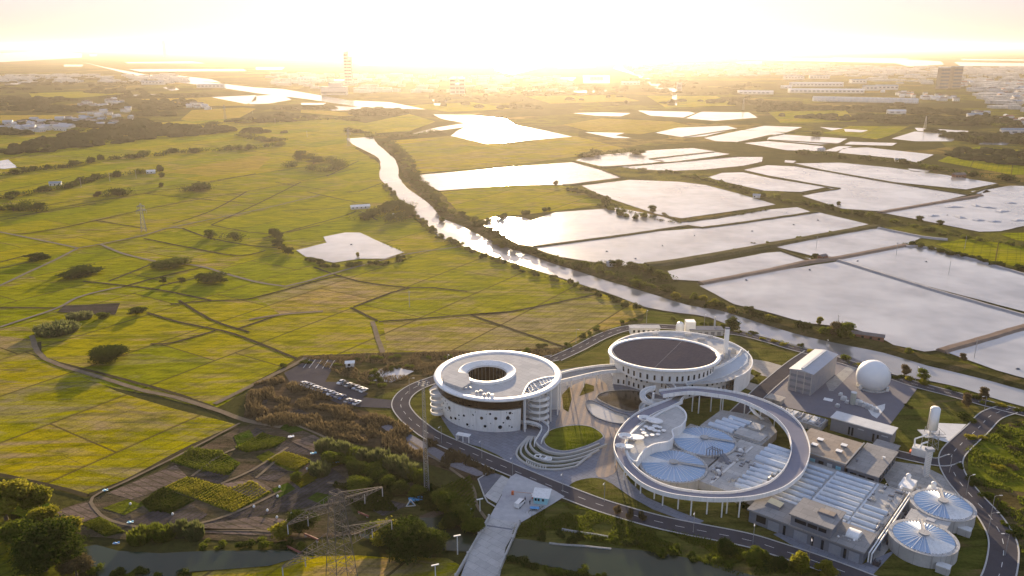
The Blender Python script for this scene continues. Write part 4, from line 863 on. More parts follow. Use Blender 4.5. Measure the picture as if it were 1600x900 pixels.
# aeration basin slab with vaulted covers
bs = wthing('aeration_basin', 'long concrete basin block with rows of blue-white vaulted covers by the lower road', 'basin', 0, 0)
poly = [(-59.6,8.3),(-36.4,8.3),(-36.4,12.3),(.2,12.3),(.2,47),(-60.5,47)]
mb = MB(); mb.prism(poly, 0, 3.4); build('slab', mb, CONC_L, bs)
def vault(mb, a0, a1, b, w, h, z, n=8):
    A = []; 
    for i in range(n+1):
        t = math.pi*i/n; A.append((b-w/2*math.cos(t), z+.25+h*math.sin(t)))
    A = [(b-w/2, z)]+A+[(b+w/2, z)]
    vs = [(a0,y,zz) for y,zz in A]+[(a1,y,zz) for y,zz in A]; m = len(A)
    return mb.add(vs, [(i,i+1,m+i+1,m+i) for i in range(m-1)]+[tuple(range(m-1,-1,-1)), tuple(range(m,2*m))])
rc = random.Random(8); count = 0
colsA = [(-8.6,-1.2,1.7),(-22.3,-9.6,1.9),(-33.6,-23.6,1.7),(-44.6,-35.4,1.8)]
for ci, (a0, a1, w) in enumerate(colsA):
    b = 14.2
    while b < (45.5 if ci > 0 else 30):
        if ci == 0 and b < 13 or rc.random() < .06: b += 3.3; continue
        e = rc.uniform(-.5,.5)
        mb = MB(); vault(mb, a0+e, a1+e*.5, b, w, .95, 3.4); build('basin_cover', mb, COVER if rc.random() < .6 else COVER2, bs)
        mb = MB(); mb.box(a0-.2,a1+.2,b-w/2-.75,b-w/2-.25,3.4,3.62); build('channel_kerb', mb, CONC_L, bs)
        b += 3.55 if ci != 1 else 3.3
for a0, a1, b in [(-47,-40.5,13.5),(-47.5,-40.5,17),(-47.5,-40,20.5),(-47.5,-39.8,24),(-47.8,-39.6,27.5),(-48,-39,31)]:
    mb = MB(); vault(mb, a0, a1, b, 1.8, 1.0, 3.4); build('basin_cover', mb, COVER, bs)
for k, b in enumerate((36.5,40.6,44.4,47.8)):
    mb = MB(); vault(mb, -49.5, -36.5+.8*k, b, 3.1, 1.3, 3.4); build('basin_cover', mb, COVER, bs)
for a in (-9.1, -22.9, -34.5): mb = MB(); mb.box(a-.35,a+.35,12.4,46.5,3.41,3.55); build('basin_walkway', mb, COVER2, bs)
mb = MB(); mb.box(-54.6,-53.8,9,44,3.41,3.7); build('basin_walkway', mb, WHITE2, bs)
for b in (12.4, 46.8): mb = MB(); mb.box(-36 if b < 20 else -60,.1,b-.05,b+.05,3.4,4.3) if False else mb.box(-36,.1,b-.08,b+.08,3.41,3.75); build('basin_kerb', mb, CONC_L, bs)
mb = MB(); mb.path([(-.1,12.5,4.3),(-.1,47,4.3)], .07, 4); [mb.tube((-.1,12.5+k*2.3,3.4),(-.1,12.5+k*2.3,4.3),.05,4) for k in range(16)]; build('railing', mb, STEEL, bs)
# inner, higher block
ib = wthing('inlet_works', 'inner concrete block with three wide blue covers behind the round tanks', 'basin', 0, 0)
c1, c2 = LP(1112,676,3.6), LP(1165,655,3.6)
mb = MB(); mb.prism([(-78,47.2),(-52,47.2),(-52,62),(-60,72),(-78,66)], 0, 3.6); build('slab', mb, CONC, ib)
for k in range(4): mb = MB(); vault(mb, -75.5+1.2*k, -65+.8*k, 50.5+3.6*k, 3.0, .9, 3.6); build('basin_cover', mb, COVER, ib)
mb = MB(); mb.box(-64,-53,48.5,55,3.6,4.4); mb.box(-62,-57,57,62,3.6,4.6); build('channel', mb, CONC_L, ib)
sk_ = wthing('sludge_pad', 'low concrete platform with pipe channels inside the ring bridge between tanks and basin', 'platform', 0, 0)
mb = MB(); mb.prism([(-82,23),(-60.8,8.8),(-60.8,47),(-82,47)], 0, 3.2); build('slab', mb, CONC, sk_)
rr = random.Random(21); made = 0
def clear(a, b): 
    return math.hypot(a+70.3,b-35.8) > 13.4 and math.hypot(a+70,b-11.2) > 13.2
item_protos = {}
def small_item(kind, a, b, z, s, label, group):
    if kind in item_protos: return dup(item_protos[kind], (*L(a,b),z), WA+rr.choice((0,math.pi/2)), s, label, group)
    o = wthing(kind, label, kind.replace('_',' '), a, b, z, group); o.scale = (s,)*3; item_protos[kind] = o
    if kind == 'valve_chamber': boxpart(o,'body',CONC_L,-.8,.8,-.6,.6,0,.7); boxpart(o,'hatch',STEEL,-.5,.5,-.4,.4,.7,.8)
    if kind == 'pump_unit':
        boxpart(o,'base',SLATE,-.9,.9,-.5,.5,0,.35); mb = MB(); mb.tube((-.7,0,.75),(.7,0,.75),.36,10); build('motor', mb, GREYM, o); mb = MB(); mb.path([(.7,0,.75),(1.1,0,.75),(1.1,0,1.6),(2.0,0,1.6)], .14, 6); build('pipe', mb, STEEL, o)
    if kind == 'vent_dome': mb = MB(); mb.lathe(0,0,[(.75,0),(.75,.25),(.6,.6),(.3,.85),(.02,.92)],16); build('dome', mb, WHITE, o, True); mb = MB(); mb.cyl(0,0,-.02,.12,.95,n=16); build('base', mb, CONC_L, o)
    return o
for k in range(60):
    a, b = rr.uniform(-58,-37), rr.uniform(10,46)
    if -50 < a and b > 33: continue
    if -47.8 < a < -39.5: continue
    small_item(rr.choice(('valve_chamber','pump_unit','valve_chamber')), a, b, 3.42, rr.uniform(.7,1.2), 'small pipe and valve fitting on the concrete deck inside the ring', 'fittings on the inner concrete deck')
for k in range(20):
    a, b = rr.uniform(-8.5,-.8), rr.uniform(13,46) if k % 2 else rr.uniform(31,46)
    small_item('pump_unit' if k % 3 else 'valve_chamber', a if b > 31 else -1, b, 3.42, rr.uniform(.6,1.1), 'small dark pump fitting near the outer edge of the covered basin', 'pump fittings on the outer basin edge')
for (u, v) in [(1122,738),(1157,705),(1142,657),(1127,669)]: a, b = LP(u, v, 3.5); small_item('vent_dome', a, b, 3.62, 1.25, 'small bright white dome vent on the grey deck inside the ring', 'white dome vents')
# twisted pipe group beside the round tanks
pg = wthing('pipe_manifold', 'cluster of steel standpipes and a dark tilted hood beside the two round blue tanks', 'pipework', *LP(1117,716,3.4), 3.4)
mb = MB()
for k in range(5): mb.path([(-3+k*1.0,-1+.3*k,0),(-3+k*1.0,-1+.3*k,3.2),(-2+k*1.0,1.5,3.6),(-2+k,2.2,1.0)], .16, 6)
build('pipe', mb, SLATE, pg)
mb = MB(); mb.add([(2,-1.5,0),(6,-1.5,0),(6,1.5,0),(2,1.5,0),(2.4,-1,2.6),(3.4,-1,2.6),(3.4,1,2.6),(2.4,1,2.6)], [(0,1,5,4),(1,2,6,5),(2,3,7,6),(3,0,4,7),(4,5,6,7)]); build('hood', mb, SLATE, pg)

# round tanks with pleated covers
def tank(name, label, cat, x, y, r, h, rim, wedge0, white_wedge, rz, group=None, cover_mat=COVER):
    o = thing(name, label, cat, (x, y, 0), 0, group)
    mb = MB(); mb.lathe(0,0,[(r,0),(r,h),(r+.15,h),(r+.15,h+.35),(r-rim,h+.35),(r-rim,h-.4)],72); build('wall', mb, CONC_L, o)
    n = 56; R0, R1 = 1.2, r-rim-.1; mb = MB(); mw = MB()
    for i in range(n):
        a0, a1 = 2*math.pi*i/n, 2*math.pi*(i+1)/n; am = (a0+a1)/2
        if 225 <= (math.degrees(am)+90-wedge0) % 360 < 225+white_wedge: tgt = mw
        else: tgt = mb
        zi, zo = h+1.35, h+.15; dz = .42 if i % 2 else 0
        p = lambda rr_, a, z: (rr_*math.cos(a), rr_*math.sin(a), z)
        tgt.add([p(R0,a0,zi),p(R1,a0,zo),p(R1,am,zo+.32),p(R0,am,zi+.12),p(R1,a1,zo),p(R0,a1,zi)], [(0,1,2,3),(3,2,4,5)])
    build('pleated_cover', mb, cover_mat, o)
    if mw.v: build('white_cover_wedge', mw, WHITE, o)
    mb = MB()
    for i in range(0, n, 2):
        a = 2*math.pi*(i+.5)/n; mb.tube((1.6*math.cos(a),1.6*math.sin(a),h+1.42),((r-rim-.2)*math.cos(a),(r-rim-.2)*math.sin(a),h+.5),.10,4,.04)
    build('cover_rib', mb, WHITE, o)
    mb = MB(); mb.cyl(0,0,h,h+1.9,1.3,1.0,20); mb.cyl(0,0,h+1.9,h+2.1,1.6,n=20); build('hub', mb, CONC_L, o)
    mb = MB(); c, s = math.cos(rz), math.sin(rz)
    for d in (-.55,.55): mb.path([(-s*d, c*d, h+1.8),(c*(r-.3)-s*d, s*(r-.3)+c*d, h+1.2)], .1, 4)
    mb.add([(-s*.5,c*.5,h+1.7),(s*.5,-c*.5,h+1.7),(c*(r-.3)+s*.5,s*(r-.3)-c*.5,h+1.1),(c*(r-.3)-s*.5,s*(r-.3)+c*.5,h+1.1)],[(0,1,2,3)]); build('scraper_bridge', mb, CONC_L, o)
    mb = MB(); 
    for k in range(0, n, 2): a = 2*math.pi*k/n; mb.tube(((r-rim/2)*math.cos(a),(r-rim/2)*math.sin(a),h+.3),((r-rim/2)*math.cos(a),(r-rim/2)*math.sin(a),h+.85),.09,4)
    build('rim_bracket', mb, WHITE, o)
    return o
COVERB = plain('blue_tank_cover', (.34,.47,.64), .3, var=.10, scale=.3)
tank('round_tank', 'round tank with light-blue pleated cover nearest the pavilion, at the lower front inside the ring', 'tank', *L(-70,11.2), 12.2, 3.6, .7, 0, 30, R(-12), 'covered round tanks inside the ring bridge', COVERB)
tank('round_tank', 'round tank with light-blue pleated cover behind the pavilion and beside the grey inner deck', 'tank', *L(-70.3,35.8), 12.2, 3.6, .7, 0, 30, R(-12), 'covered round tanks inside the ring bridge', COVERB)
tank('round_tank', 'tall pale concrete tank with blue cover at the lowest end of the works', 'tank', *L(11.7,20.6), 9.8, 4.3, 1.0, 120, 75, R(70), 'pale concrete tanks beside the curving road', COVERB)
tank('round_tank', 'pale concrete tank with blue cover behind its twin and below the two white cabinets', 'tank', *L(11.7,44.5), 9.8, 4.3, 1.0, 120, 75, R(70), 'pale concrete tanks beside the curving road', COVERB)
lk = wthing('tank_link_deck', 'pale concrete deck joining the two round tanks by the curving road', 'deck', 11.7, 32.5)
boxpart(lk, 'slab', CONC_L, -7.5,4.5,-3.6,3.6,0,4.25); boxpart(lk, 'hatch', GREYM, -2,.5,-1,1,4.25,4.6)
for i, (a, b) in enumerate([(19.5,12.5),(20,38),(16,29)]):
    o = wthing('buttress_chamber', ['concrete chamber sticking out of the lowest tank wall','concrete chamber sticking out of the upper tank wall','concrete chamber between the two pale tanks'][i], 'chamber', a, b); boxpart(o,'body',CONC_L,-1.8,1.8,-1.3,1.3,0,2.4); boxpart(o,'lid',WHITE2,-1.9,1.9,-1.4,1.4,2.4,2.65)

# front building
fb = wthing('front_works_building', 'grey two-level works building with terrace roofs facing the lower road', 'building', 0, 0)
boxpart(fb,'wall',SLATE,-36,0,.4,12,0,4.6); boxpart(fb,'roof',ROOFG,-36.6,.5,-.3,12.2,4.6,5.1)
boxpart(fb,'upper_wall',SLATE,-22.3,-9.9,.0,11.2,5.1,8.7); boxpart(fb,'upper_roof',ROOFG,-22.9,-9.3,-.7,11.8,8.7,9.1)
for i,(a,b,w) in enumerate([(-33.5,.0,3.2)]): boxpart(fb,'window',DARKW,a,a+w,.32,.6,1.4,3.8)
for a, w in [(-21,3.6),(-17,3.0),(-13.6,2.4)]: boxpart(fb,'window',DARKW,a,a+w,-.1,.3,6.6,7.8)
for a in (-24.5,-15.6,-12.4,-5.6): boxpart(fb,'door',DARKW,a,a+.8,.3,.6,.3,3.6)
for a, w in [(-29.5,3.6),(-21,4.2),(-10,3.6),(-4,3)]: boxpart(fb,'shutter',plain('pale_shutter',(.30,.32,.36),.6),a,a+w,.33,.6,.1,3.5)
o = wthing('roof_skylight', 'cream glowing pitched skylight on the low end of the front works roof', 'skylight', -30.6, 7.2, 5.1); mb = MB(); mb.add([(-2.4,-2,0),(2.4,-2,0),(2.4,2,0),(-2.4,2,0),(-1.6,-1.6,1.5),(2.6,-1.6,1.1),(2.6,1.6,1.1),(-1.6,1.6,1.5)],[(0,1,5,4),(1,2,6,5),(2,3,7,6),(3,0,4,7)]); build('frame', mb, SLATE, o); mb = MB(); mb.add([(-1.8,-1.8,1.55),(2.7,-1.8,1.15),(2.7,1.8,1.15),(-1.8,1.8,1.55)],[(0,1,2,3)]); build('cream_panel', mb, plain('cream_panel',(.75,.62,.36),.4), o)
o = wthing('roof_panel_bed', 'flat bronze panel box on the raised roof of the front works building', 'roof light', -13.6, 7.0, 9.1); boxpart(o,'frame',SLATE,-2.6,2.6,-1.4,1.4,0,.5); boxpart(o,'panel',ROOFT,-2.4,2.4,-1.25,1.25,.5,.62)
o = wthing('vault_skylight', 'white vaulted skylight on the near roof corner of the front works building', 'skylight', -5.0, 7.0, 5.1); mb = MB(); vault(mb, -1.8, 1.8, 0, 5.0, 1.3, 0, 12); build('vault', mb, WHITE, o); boxpart(o,'kerb',CONC_L,-2,2,-2.7,2.7,-.02,.2)
for k in range(8): small_item('vent_dome' if k % 4 == 0 else 'valve_chamber', -8.4+1.1*k if k < 6 else -26+k, 3+1.1*(k % 3)+(7 if k % 2 else 0) % 7, 5.12, .5, 'tiny roof fitting on the near roof terrace of the front works building', 'tiny roof fittings')
# side pipes, black wheels/bins along the basin wall
pp_ = wthing('side_pipe_run', 'pair of long white pipes running along the outer wall of the covered basin', 'pipe', 1.2, 0, 0)
mb = MB()
for d in (0,.8): mb.path([(d,2,1),(d,2,4.2),(d,46-d,4.2),(d-2,46-d,4.2)], .22, 8)
build('pipe', mb, WHITE, pp_)
for k in range(6): boxpart(pp_,'support',SLATE,-.1,.9,4+k*7,4.3+k*7,0,4.0)
for k, b in enumerate((3.5,17,21.5,30,33.5,37)):
    o = wthing('dark_blower', 'dark machine standing against the outer basin wall', 'machine', 3.4, b, 0, 'dark machines along the basin wall'); boxpart(o,'body',plain('dark_machine',(.04,.04,.05),.5),-.9,.9,-1.1,1.1,0,1.6); mb = MB(); mb.cyl(0,0,1.6,2.1,.5,n=12); build('fan', mb, SLATE, o)
# blower buildings with tan / grey roofs
b1 = wthing('tan_roof_building', 'low grey building with broad tan flat roof and four small roof lights beside the ring', 'building', -31, 58)
boxpart(b1,'wall',SLATE,-10,9.5,-9.5,10.5,0,5.6); boxpart(b1,'roof',ROOFT,-10.4,9.9,-10,11,5.6,6.0); boxpart(b1,'roof_edge',CONC,-10.5,10,-10.2,-9.7,6.0,6.4); boxpart(b1,'roof_edge',CONC,9.6,10.1,-10,11,6.01,6.41)
for k in range(6): boxpart(b1,'window',(DARKW,WHITE2,TEAL)[k % 3],-9+k*3.1,-7.2+k*3.1,-9.62,-9.4,1.2,4.2)
for (u, v) in [(1282,686),(1273,694),(1319,695),(1311,704)]:
    a, b = LP(u, v, 6.8); o = wthing('roof_light', 'small white box roof light on the tan flat roof', 'roof light', a, b, 6.0, 'box roof lights on the tan roof'); boxpart(o,'base',SLATE,-.9,.9,-.8,.8,0,.7); boxpart(o,'lid',WHITE,-1.1,1.1,-1,1,.7,.9)
b2 = wthing('grey_roof_building', 'low blue-grey building with plain grey-beige flat roof next to the tan roofed one', 'building', -15.5, 60)
boxpart(b2,'wall',SLATE,-5,5.2,-11,12,0,4.6); boxpart(b2,'roof',ROOFG,-5.6,5.8,-11.6,12.6,4.6,5.0)
for k in range(3): boxpart(b2,'window',DARKW,-4+k*3,-1.8+k*3,-11.12,-10.9,1,3.4)
for k in range(5): boxpart(b2,'window',DARKW,5.1,5.35,-8+k*4,-5.5+k*4,1,3.4)
for (u, v, d) in [(1339,720,0),(1381,716,1)]: a, b = LP(u, v, 5.3); o = wthing('roof_vent', ['dark little vent near the middle of the grey-beige roof','small white cowl on the far side of the grey-beige roof'][d], 'roof vent', a, b, 5.0); mb = MB(); mb.cyl(0,0,0,.7,.35,n=10); build('stack', mb, (SLATE,WHITE)[d], o); mb = MB(); mb.cyl(0,0,.7,.9,.55,n=10); build('cowl', mb, (SLATE,WHITE)[d], o)
b3 = wthing('dark_long_building', 'long dark grey building with pale flat roof between the paved yard and the tan roof', 'building', -27, 87.5)
boxpart(b3,'wall',SLATE,-11.5,11.5,-3.6,3.4,0,5.6); boxpart(b3,'roof',WHITE2,-11.9,11.9,-3.9,3.8,5.6,6.0)
for a in (-4.5,-3.2,4.8,6.4): boxpart(b3,'window',DARKW,a,a+.7,-3.72,-3.5,.6,4.0)
for a in (-1,8): boxpart(b3,'sign_band',GREYM,a,a+2.4,-3.7,-3.5,4.0,4.4)
b4 = wthing('entrance_block', 'flat grey entrance roof below the long dark building', 'building', -15, 78); boxpart(b4,'wall',SLATE,-4.5,3.5,-4,3.2,0,3.2); boxpart(b4,'roof',ROOFG,-4.8,3.8,-4.3,3.4,3.2,3.5)
# equipment block beyond the ring
eq = wthing('filter_block', 'low concrete filter block crowded with pale pipework beyond the ring bridge', 'basin', *LP(1243,652,1.5))
mb = MB(); 
boxpart(eq,'slab',CONC,-14,12,-5,4,0,2.6)
for k in range(9): boxpart(eq,'cell',(CONC_L,WHITE2,SLATE)[k % 3],-13+k*2.8,-11+k*2.8,-3.5,3,2.6,3.1)
mb = MB(); [mb.path([(-12+k*2.3,-4,2.8),(-11+k*2.3,0,3.6),(-12+k*2.3,3.5,2.9)],.14,5) for k in range(11)]; build('pipe', mb, WHITE2, eq)
o = wthing('switch_house', 'small beige flat-roofed hut on the verge just outside the ring bridge', 'hut', *LP(1212,622,2.5)); boxpart(o,'wall',CONC,-3,3,-2.5,2.5,0,2.6); boxpart(o,'roof',BEIGE,-3.4,3.4,-2.9,2.9,2.6,2.85); boxpart(o,'door',SLATE,-.6,.6,-2.6,-2.45,0,2.1)
# big grey hall
hl = wthing('louvred_hall', 'tall grey louvred hall with ridge vent roof beside the paved yard', 'building', -62, 127.5)
def hall_mat():
    m, t, b = newmat('ribbed_grey'); w = N(t,'ShaderNodeTexWave'); w.bands_direction = 'Z'; w.inputs['Scale'].default_value = .9; t.links.new(wpos(t), w.inputs['Vector'])
    c = mixc(t, w.outputs['Fac'], (.20,.21,.24), (.29,.30,.33)); c = mixc(t, ramp(t, noise_tex(t, wpos(t), .3, 4), .4, .7), c, (.33,.30,.30)); t.links.new(c, b.inputs['Base Color']); b.inputs['Roughness'].default_value = .6; return m
boxpart(hl,'wall',hall_mat(),-5.2,5.2,-15.6,15.6,0,10.6)
mb = MB(); mb.add([(-5.6,-16,10.6),(5.6,-16,10.6),(5.6,16,10.6),(-5.6,16,10.6),(0,-16,11.5),(0,16,11.5)],[(0,1,4),(2,3,5),(1,2,5,4),(3,0,4,5)]); build('roof', mb, GREYM, hl)
boxpart(hl,'ridge_vent',WHITE2,-.7,.5,-14.5,14.5,11.4,11.9)
for z in (2.5,5.5,8.2):
    boxpart(hl,'louvre_band',SLATE,-4.6,4.6,-15.75,-15.55,z-.7,z+.4)
for a in (-4.9,-1.7,1.7,4.9): boxpart(hl,'pilaster',CONC_L,a-.15,a+.15,-15.9,-15.6,0,10.6)
mb = MB(); mb.path([(-5.9,-14,0),(-5.9,-14,5),(-6.6,-12,5),(-6.6,-12,0)],.1,4); mb.path([(-7,-13,2.5),(-5.2,-13,2.5)],.1,4); build('outside_stair', mb, STEEL, hl)
# gas dome
dx, dy = G(1362, 606); dm = thing('gas_dome', 'big glossy white spherical gas holder on the dark paved yard', 'gas holder', (dx, dy, 0))
mb = MB(); prof = [(7.35*math.cos(R(a)), 5.9+7.35*math.sin(R(a))) for a in range(-50, 91, 7)]; prof[-1] = (.02, 13.25); mb.lathe(0,0,prof,64); build('membrane', mb, plain('white_membrane', (.74,.75,.76), .32, var=.05, scale=.15), dm, True)
mb = MB(); mb.cyl(0,0,.32,.75,5.9,n=48); mb.lathe(0,0,[(6.6,.3),(6.6,.9),(6.1,.9),(6.1,.3)],48); build('base_ring', mb, CONC_L, dm)
for a in (200,320): x, y = 6.6*math.cos(R(a)), 6.6*math.sin(R(a)); mb = MB(); mb.box(x-.6,x+.6,y-.6,y+.6,.3,2.2); build('anchor_box', mb, WHITE2, dm)
# yard plant
sc_ = thing('scrubber_column', 'short thick grey-green cylinder column in front of the white dome', 'column vessel', (*G(1332,632), 0)); mb = MB(); mb.cyl(0,0,.3,5.6,1.15,n=20); build('shell', mb, plain('greenish_steel',(.42,.45,.40),.5), sc_); mb = MB(); mb.cyl(0,0,5.6,5.8,1.3,n=20); build('top', mb, WHITE2, sc_); mb = MB(); mb.path([(1.1,0,1),(3,0,1),(3,0,2.4)],.2,6); build('pipe', mb, STEEL, sc_)
for k, (u, v, w) in enumerate([(1318,626,1.2),(1323,631,.8),(1341,633,1.5),(1346,635,1.3),(1352,637,1.2),(1358,640,1.4),(1364,642,1.1),(1369,645,1.0),(1313,619,.8),(1308,637,.9)]):
    o = wthing('yard_machine', ['pale machine among the pipework in front of the white dome'][0], 'machine', *LP(u, v), .32, 'pale machines in front of the dome'); boxpart(o,'body',(WHITE2,GREYM)[k%2],-w,w,-.7*w,.7*w,0,1.1*w); mb = MB(); mb.tube((-w*.5,0,1.1*w+.35),(w*.9,0,1.1*w+.35),.35,10); build('drum', mb, WHITE, o)
for k, (pts, m) in enumerate([([(1290,600),(1330,568),(1340,575),(1302,612),(1296,612)], CONC), ([(1355,640),(1383,632),(1382,640),(1370,655),(1362,650)], WHITE2), ([(1288,622),(1302,625),(1300,629),(1286,626)], WHITE)]): sheet('yard_paving', GG(pts), .36+.01*k, m)
# white silo tower with screw conveyor
sx, sy = G(1452, 700); si = thing('silo_tower', 'tall white cylindrical silo standing on a steel frame platform over the lawn', 'silo', (sx, sy, 0))
mb = MB(); mb.cyl(0,0,8.2,16.8,1.75,n=28); mb.lathe(0,0,[(1.75,16.8),(1.3,17.4),(.1,17.6)],28); mb.cyl(0,0,6.2,8.2,.5,1.75,28); build('vessel', mb, WHITE, si, True)
mb = MB(); [mb.tube((x,y,.2),(x*.8,y*.8,8.4),.14,6) for x in (-2.2,2.2) for y in (-2.2,2.2)]; [mb.tube((x,-2.0,z),(-x,-2.0,z+3),.09,4) for x in (-2.1,2.1) for z in (.5,4)]; [mb.tube((2.0,y,z),(2.0,-y,z+3),.09,4) for y in (-2.1,2.1) for z in (.5,4)]; build('steel_frame', mb, STEEL, si)
boxpart(si,'platform',GREYM,-4,4,-3.2,3.2,6.0,6.3)
mb = MB(); mb.path([(-2.1,-.5,8),(-2.1,-.5,17.4)],.12,5); mb.path([(-2.5,-.5,8),(-2.5,-.5,17.4)],.12,5); [mb.tube((-2.5,-.5,8+k*.8),(-2.1,-.5,8+k*.8),.05,4) for k in range(12)]; build('ladder', mb, STEEL, si)
mb = MB(); mb.path([(-3.5,-3,6.3),(-3.5,-3,7.4),(3.8,-3,7.4),(3.8,3,7.4)],.07,4); build('railing', mb, STEEL, si)
dr = thing('dryer_machine', 'white machine block with ducts at the foot of the silo tower', 'machine', (*G(1436,712), 0), R(-35))
boxpart(dr,'body',WHITE2,-2.6,2.6,-2.2,2.2,.2,3.6); boxpart(dr,'cabinet',TEAL,2.7,4.4,-1.4,1.4,.2,2.6); boxpart(dr,'orange_panel',ORANGE,-3.4,-2.7,-1.2,1.0,.2,1.4)
mb = MB(); mb.path([(-2,0,3.6),(-2.4,1,6),(1.5,2.2,8.4)],.3,8); mb.path([(0,-1,3.6),(.4,-.4,5.4),(2,1,6)],.35,8); build('duct', mb, WHITE, dr)
cv = thing('conveyor_mast', 'tall slender pale conveyor leg between the silo and the branch road', 'conveyor', (*G(1446,745), 0), R(5)); boxpart(cv,'leg',WHITE2,-.8,.8,-.7,.7,0,10.5); boxpart(cv,'head',GREYM,-1.3,1.3,-1,1,10.5,11.6); mb = MB(); [mb.tube((-.85,-.75,k),(.85,-.75,k+1.2),.05,4) for k in range(0,10)]; build('bracing', mb, STEEL, cv)
# two white cabinets with ducts
for k, (a, b) in enumerate([(-1.4,54.1),(6.8,53.9)]):
    o = wthing('odour_unit', ['white box unit with rooftop cowl nearer the grey-roofed building','white box unit with rooftop cowl nearer the curving road'][k], 'air unit', a, b, 0, 'white box units beside the tanks')
    boxpart(o,'body',WHITE,-2.2,2.2,-4.2,3.4,.3,3.6); boxpart(o,'base',SLATE,-2.4,2.4,-4.4,3.6,0,.3)
    mb = MB(); mb.lathe(-.6,2.4,[(.8,3.6),(.8,4.6),(.9,5.2),(.5,5.7),(.05,5.9)],16); build('cowl', mb, WHITE, o, True); mb = MB(); mb.path([(-1,-4.2,3.2),(-1,-5.6,3.0),(-1,-5.6,.4)],.55,10); build('duct', mb, WHITE, o)
for k in range(9):
    small_item('pump_unit', 1.2+rr.uniform(-1.5,4), 47.5+rr.uniform(0,9), .3, rr.uniform(1.0,1.6), 'pump set squeezed between the two white box units', 'pump sets between the box units')
o = wthing('rust_skid', 'rust-brown pipe skid between the tanks and the two white box units', 'pipework', 4.2, 49.5, .3); mb = MB(); [mb.path([(-1.5,k*.7-1,0),(-1.5,k*.7-1,1.2),(1.5,k*.7-1,1.2)],.16,6) for k in range(4)]; build('pipe', mb, RUST, o); boxpart(o,'frame',SLATE,-1.8,1.8,-1.4,1.6,0,.2)

# ================================================================== CARS, VAN, STALL, PEOPLE
def glassmat(): return DARKW
PAINTS = [plain('car_white',(.72,.72,.72),.25,var=.04), plain('car_silver',(.42,.43,.45),.25,.6,var=.05), plain('car_black',(.02,.02,.025),.2,var=.1), plain('car_blue',(.05,.09,.2),.25,.2,var=.1)]
TYRE = plain('tyre_rubber', (.02,.02,.02), .85)
LAMP = plain('lamp_lens', (.7,.7,.65), .2)
def car(label, paint, loc, rz, group=None, van=False, nm='parked_car', cat='car'):
    o = thing(nm, label, cat, loc, rz, group); Lh, W = (2.5,.95) if van else (2.25,.9)
    def section(pr, w, wt=None):
        mb = MB(); n = len(pr); mb.add([(x,-(w if z < 1.0 else (wt or w)),z) for x,z in pr]+[(x,(w if z < 1.0 else (wt or w)),z) for x,z in pr], [tuple(range(n-1,-1,-1)), tuple(range(n,2*n))]+[(i,(i+1)%n,(i+1)%n+n,i+n) for i in range(n)]); return mb
    if van: body = [(-Lh,.35),(Lh,.35),(Lh+.05,.8),(Lh-.5,1.1),(Lh-1.2,1.95),(-Lh+.1,2.0),(-Lh-.02,1.0)]; cab = [(Lh-.55,1.12),(Lh-1.18,1.85),(-Lh+.25,1.85),(-Lh+.02,1.15)]
    else: body = [(-Lh,.32),(Lh,.32),(Lh,.68),(Lh-.2,.82),(1.05,.98),(-1.7,1.0),(-Lh+.1,.95),(-Lh,.6)]; cab = [(1.15,.97),(.45,1.42),(-1.0,1.45),(-1.85,1.0)]
    build('body', section(body, W, W*.86), paint, o)
    build('side_glass', section(cab, W*.88 if van else W*.84, (W*.875) if van else W*.72), DARKW, o)
    if not van: build('roof_panel', section([(.42,1.43),(-.98,1.46),(-.95,1.5),(.38,1.48)], W*.72), paint, o)
    for x in (-Lh+.8, Lh-.85):
        for y in (-W+.02, W-.02):
            mb = MB(); mb.tube((x,y-.1,.33),(x,y+.1,.33),.33,14); w = build('wheel', mb, TYRE, o)
            mb = MB(); mb.tube((x,y-.11,.33),(x,y+.11,.33),.18,10); build('rim', mb, STEEL, w)
    for y in (-W+.25, W-.25): mb = MB(); mb.box(Lh-.05,Lh+.03,y-.15,y+.15,.58,.74); build('headlight', mb, LAMP, o)
    return o
protos = [car('white car parked in the roadside car park', PAINTS[0], (0,0,0), 0)]
protos += [car('silver car parked in the roadside car park', PAINTS[1], (0,0,0), 0), car('black car parked in the roadside car park', PAINTS[2], (0,0,0), 0), car('dark blue car parked in the roadside car park', PAINTS[3], (0,0,0), 0)]
used = [False]*4
row_lab = {0: 'car in the long row beside the brown reed bank', 1: 'car in the short row nearest the shrubs', 2: 'car in the last three by the roundabout end of the car park'}
cnames = ['white','silver','black','dark blue']
rk = random.Random(4); spots = []
for k in range(11): spots.append((474+6.1*k, 602+2.2*k, 0))
for k in range(7): spots.append((533+5.9*k, 600+2.1*k, 1))
for k in range(3): spots.append((544+7*k, 629+1.6*k, 2))
for (u, v, row) in spots:
    c = rk.choice((0,0,1,1,2,3)); lab = cnames[c]+' '+row_lab[row]; x, y = G(u, v); hd = R(62+rk.uniform(-4,4))+(math.pi if rk.random() < .3 else 0)
    if not used[c]: o = protos[c]; o.location = (x,y,.44); o.rotation_euler = (0,0,hd); o['label'] = lab; o['group'] = 'cars in the car park'; used[c] = True
    else: dup(protos[c], (x,y,.44), hd, 1.0, lab, 'cars in the car park')
for i, p in enumerate(protos):
    if not used[i]:
        for ch in list(p.children):
            for g in list(ch.children): bpy.data.objects.remove(g)
            bpy.data.objects.remove(ch)
        bpy.data.objects.remove(p)
sheet('bridge_apron', GG([(784,776),(786,768),(797,748),(806,742),(860,765),(882,778),(868,787),(850,798),(812,820),(790,858),(770,960),(700,960),(736,858),(764,812)]), .62, plain('worn_concrete', (.33,.33,.35), .85, spec=.1, col2=(.50,.50,.50), scale=.08))
car('white van driving off the concrete bridge', PAINTS[0], (*G(812,792), .64), R(62), van=True, nm='van', cat='van')
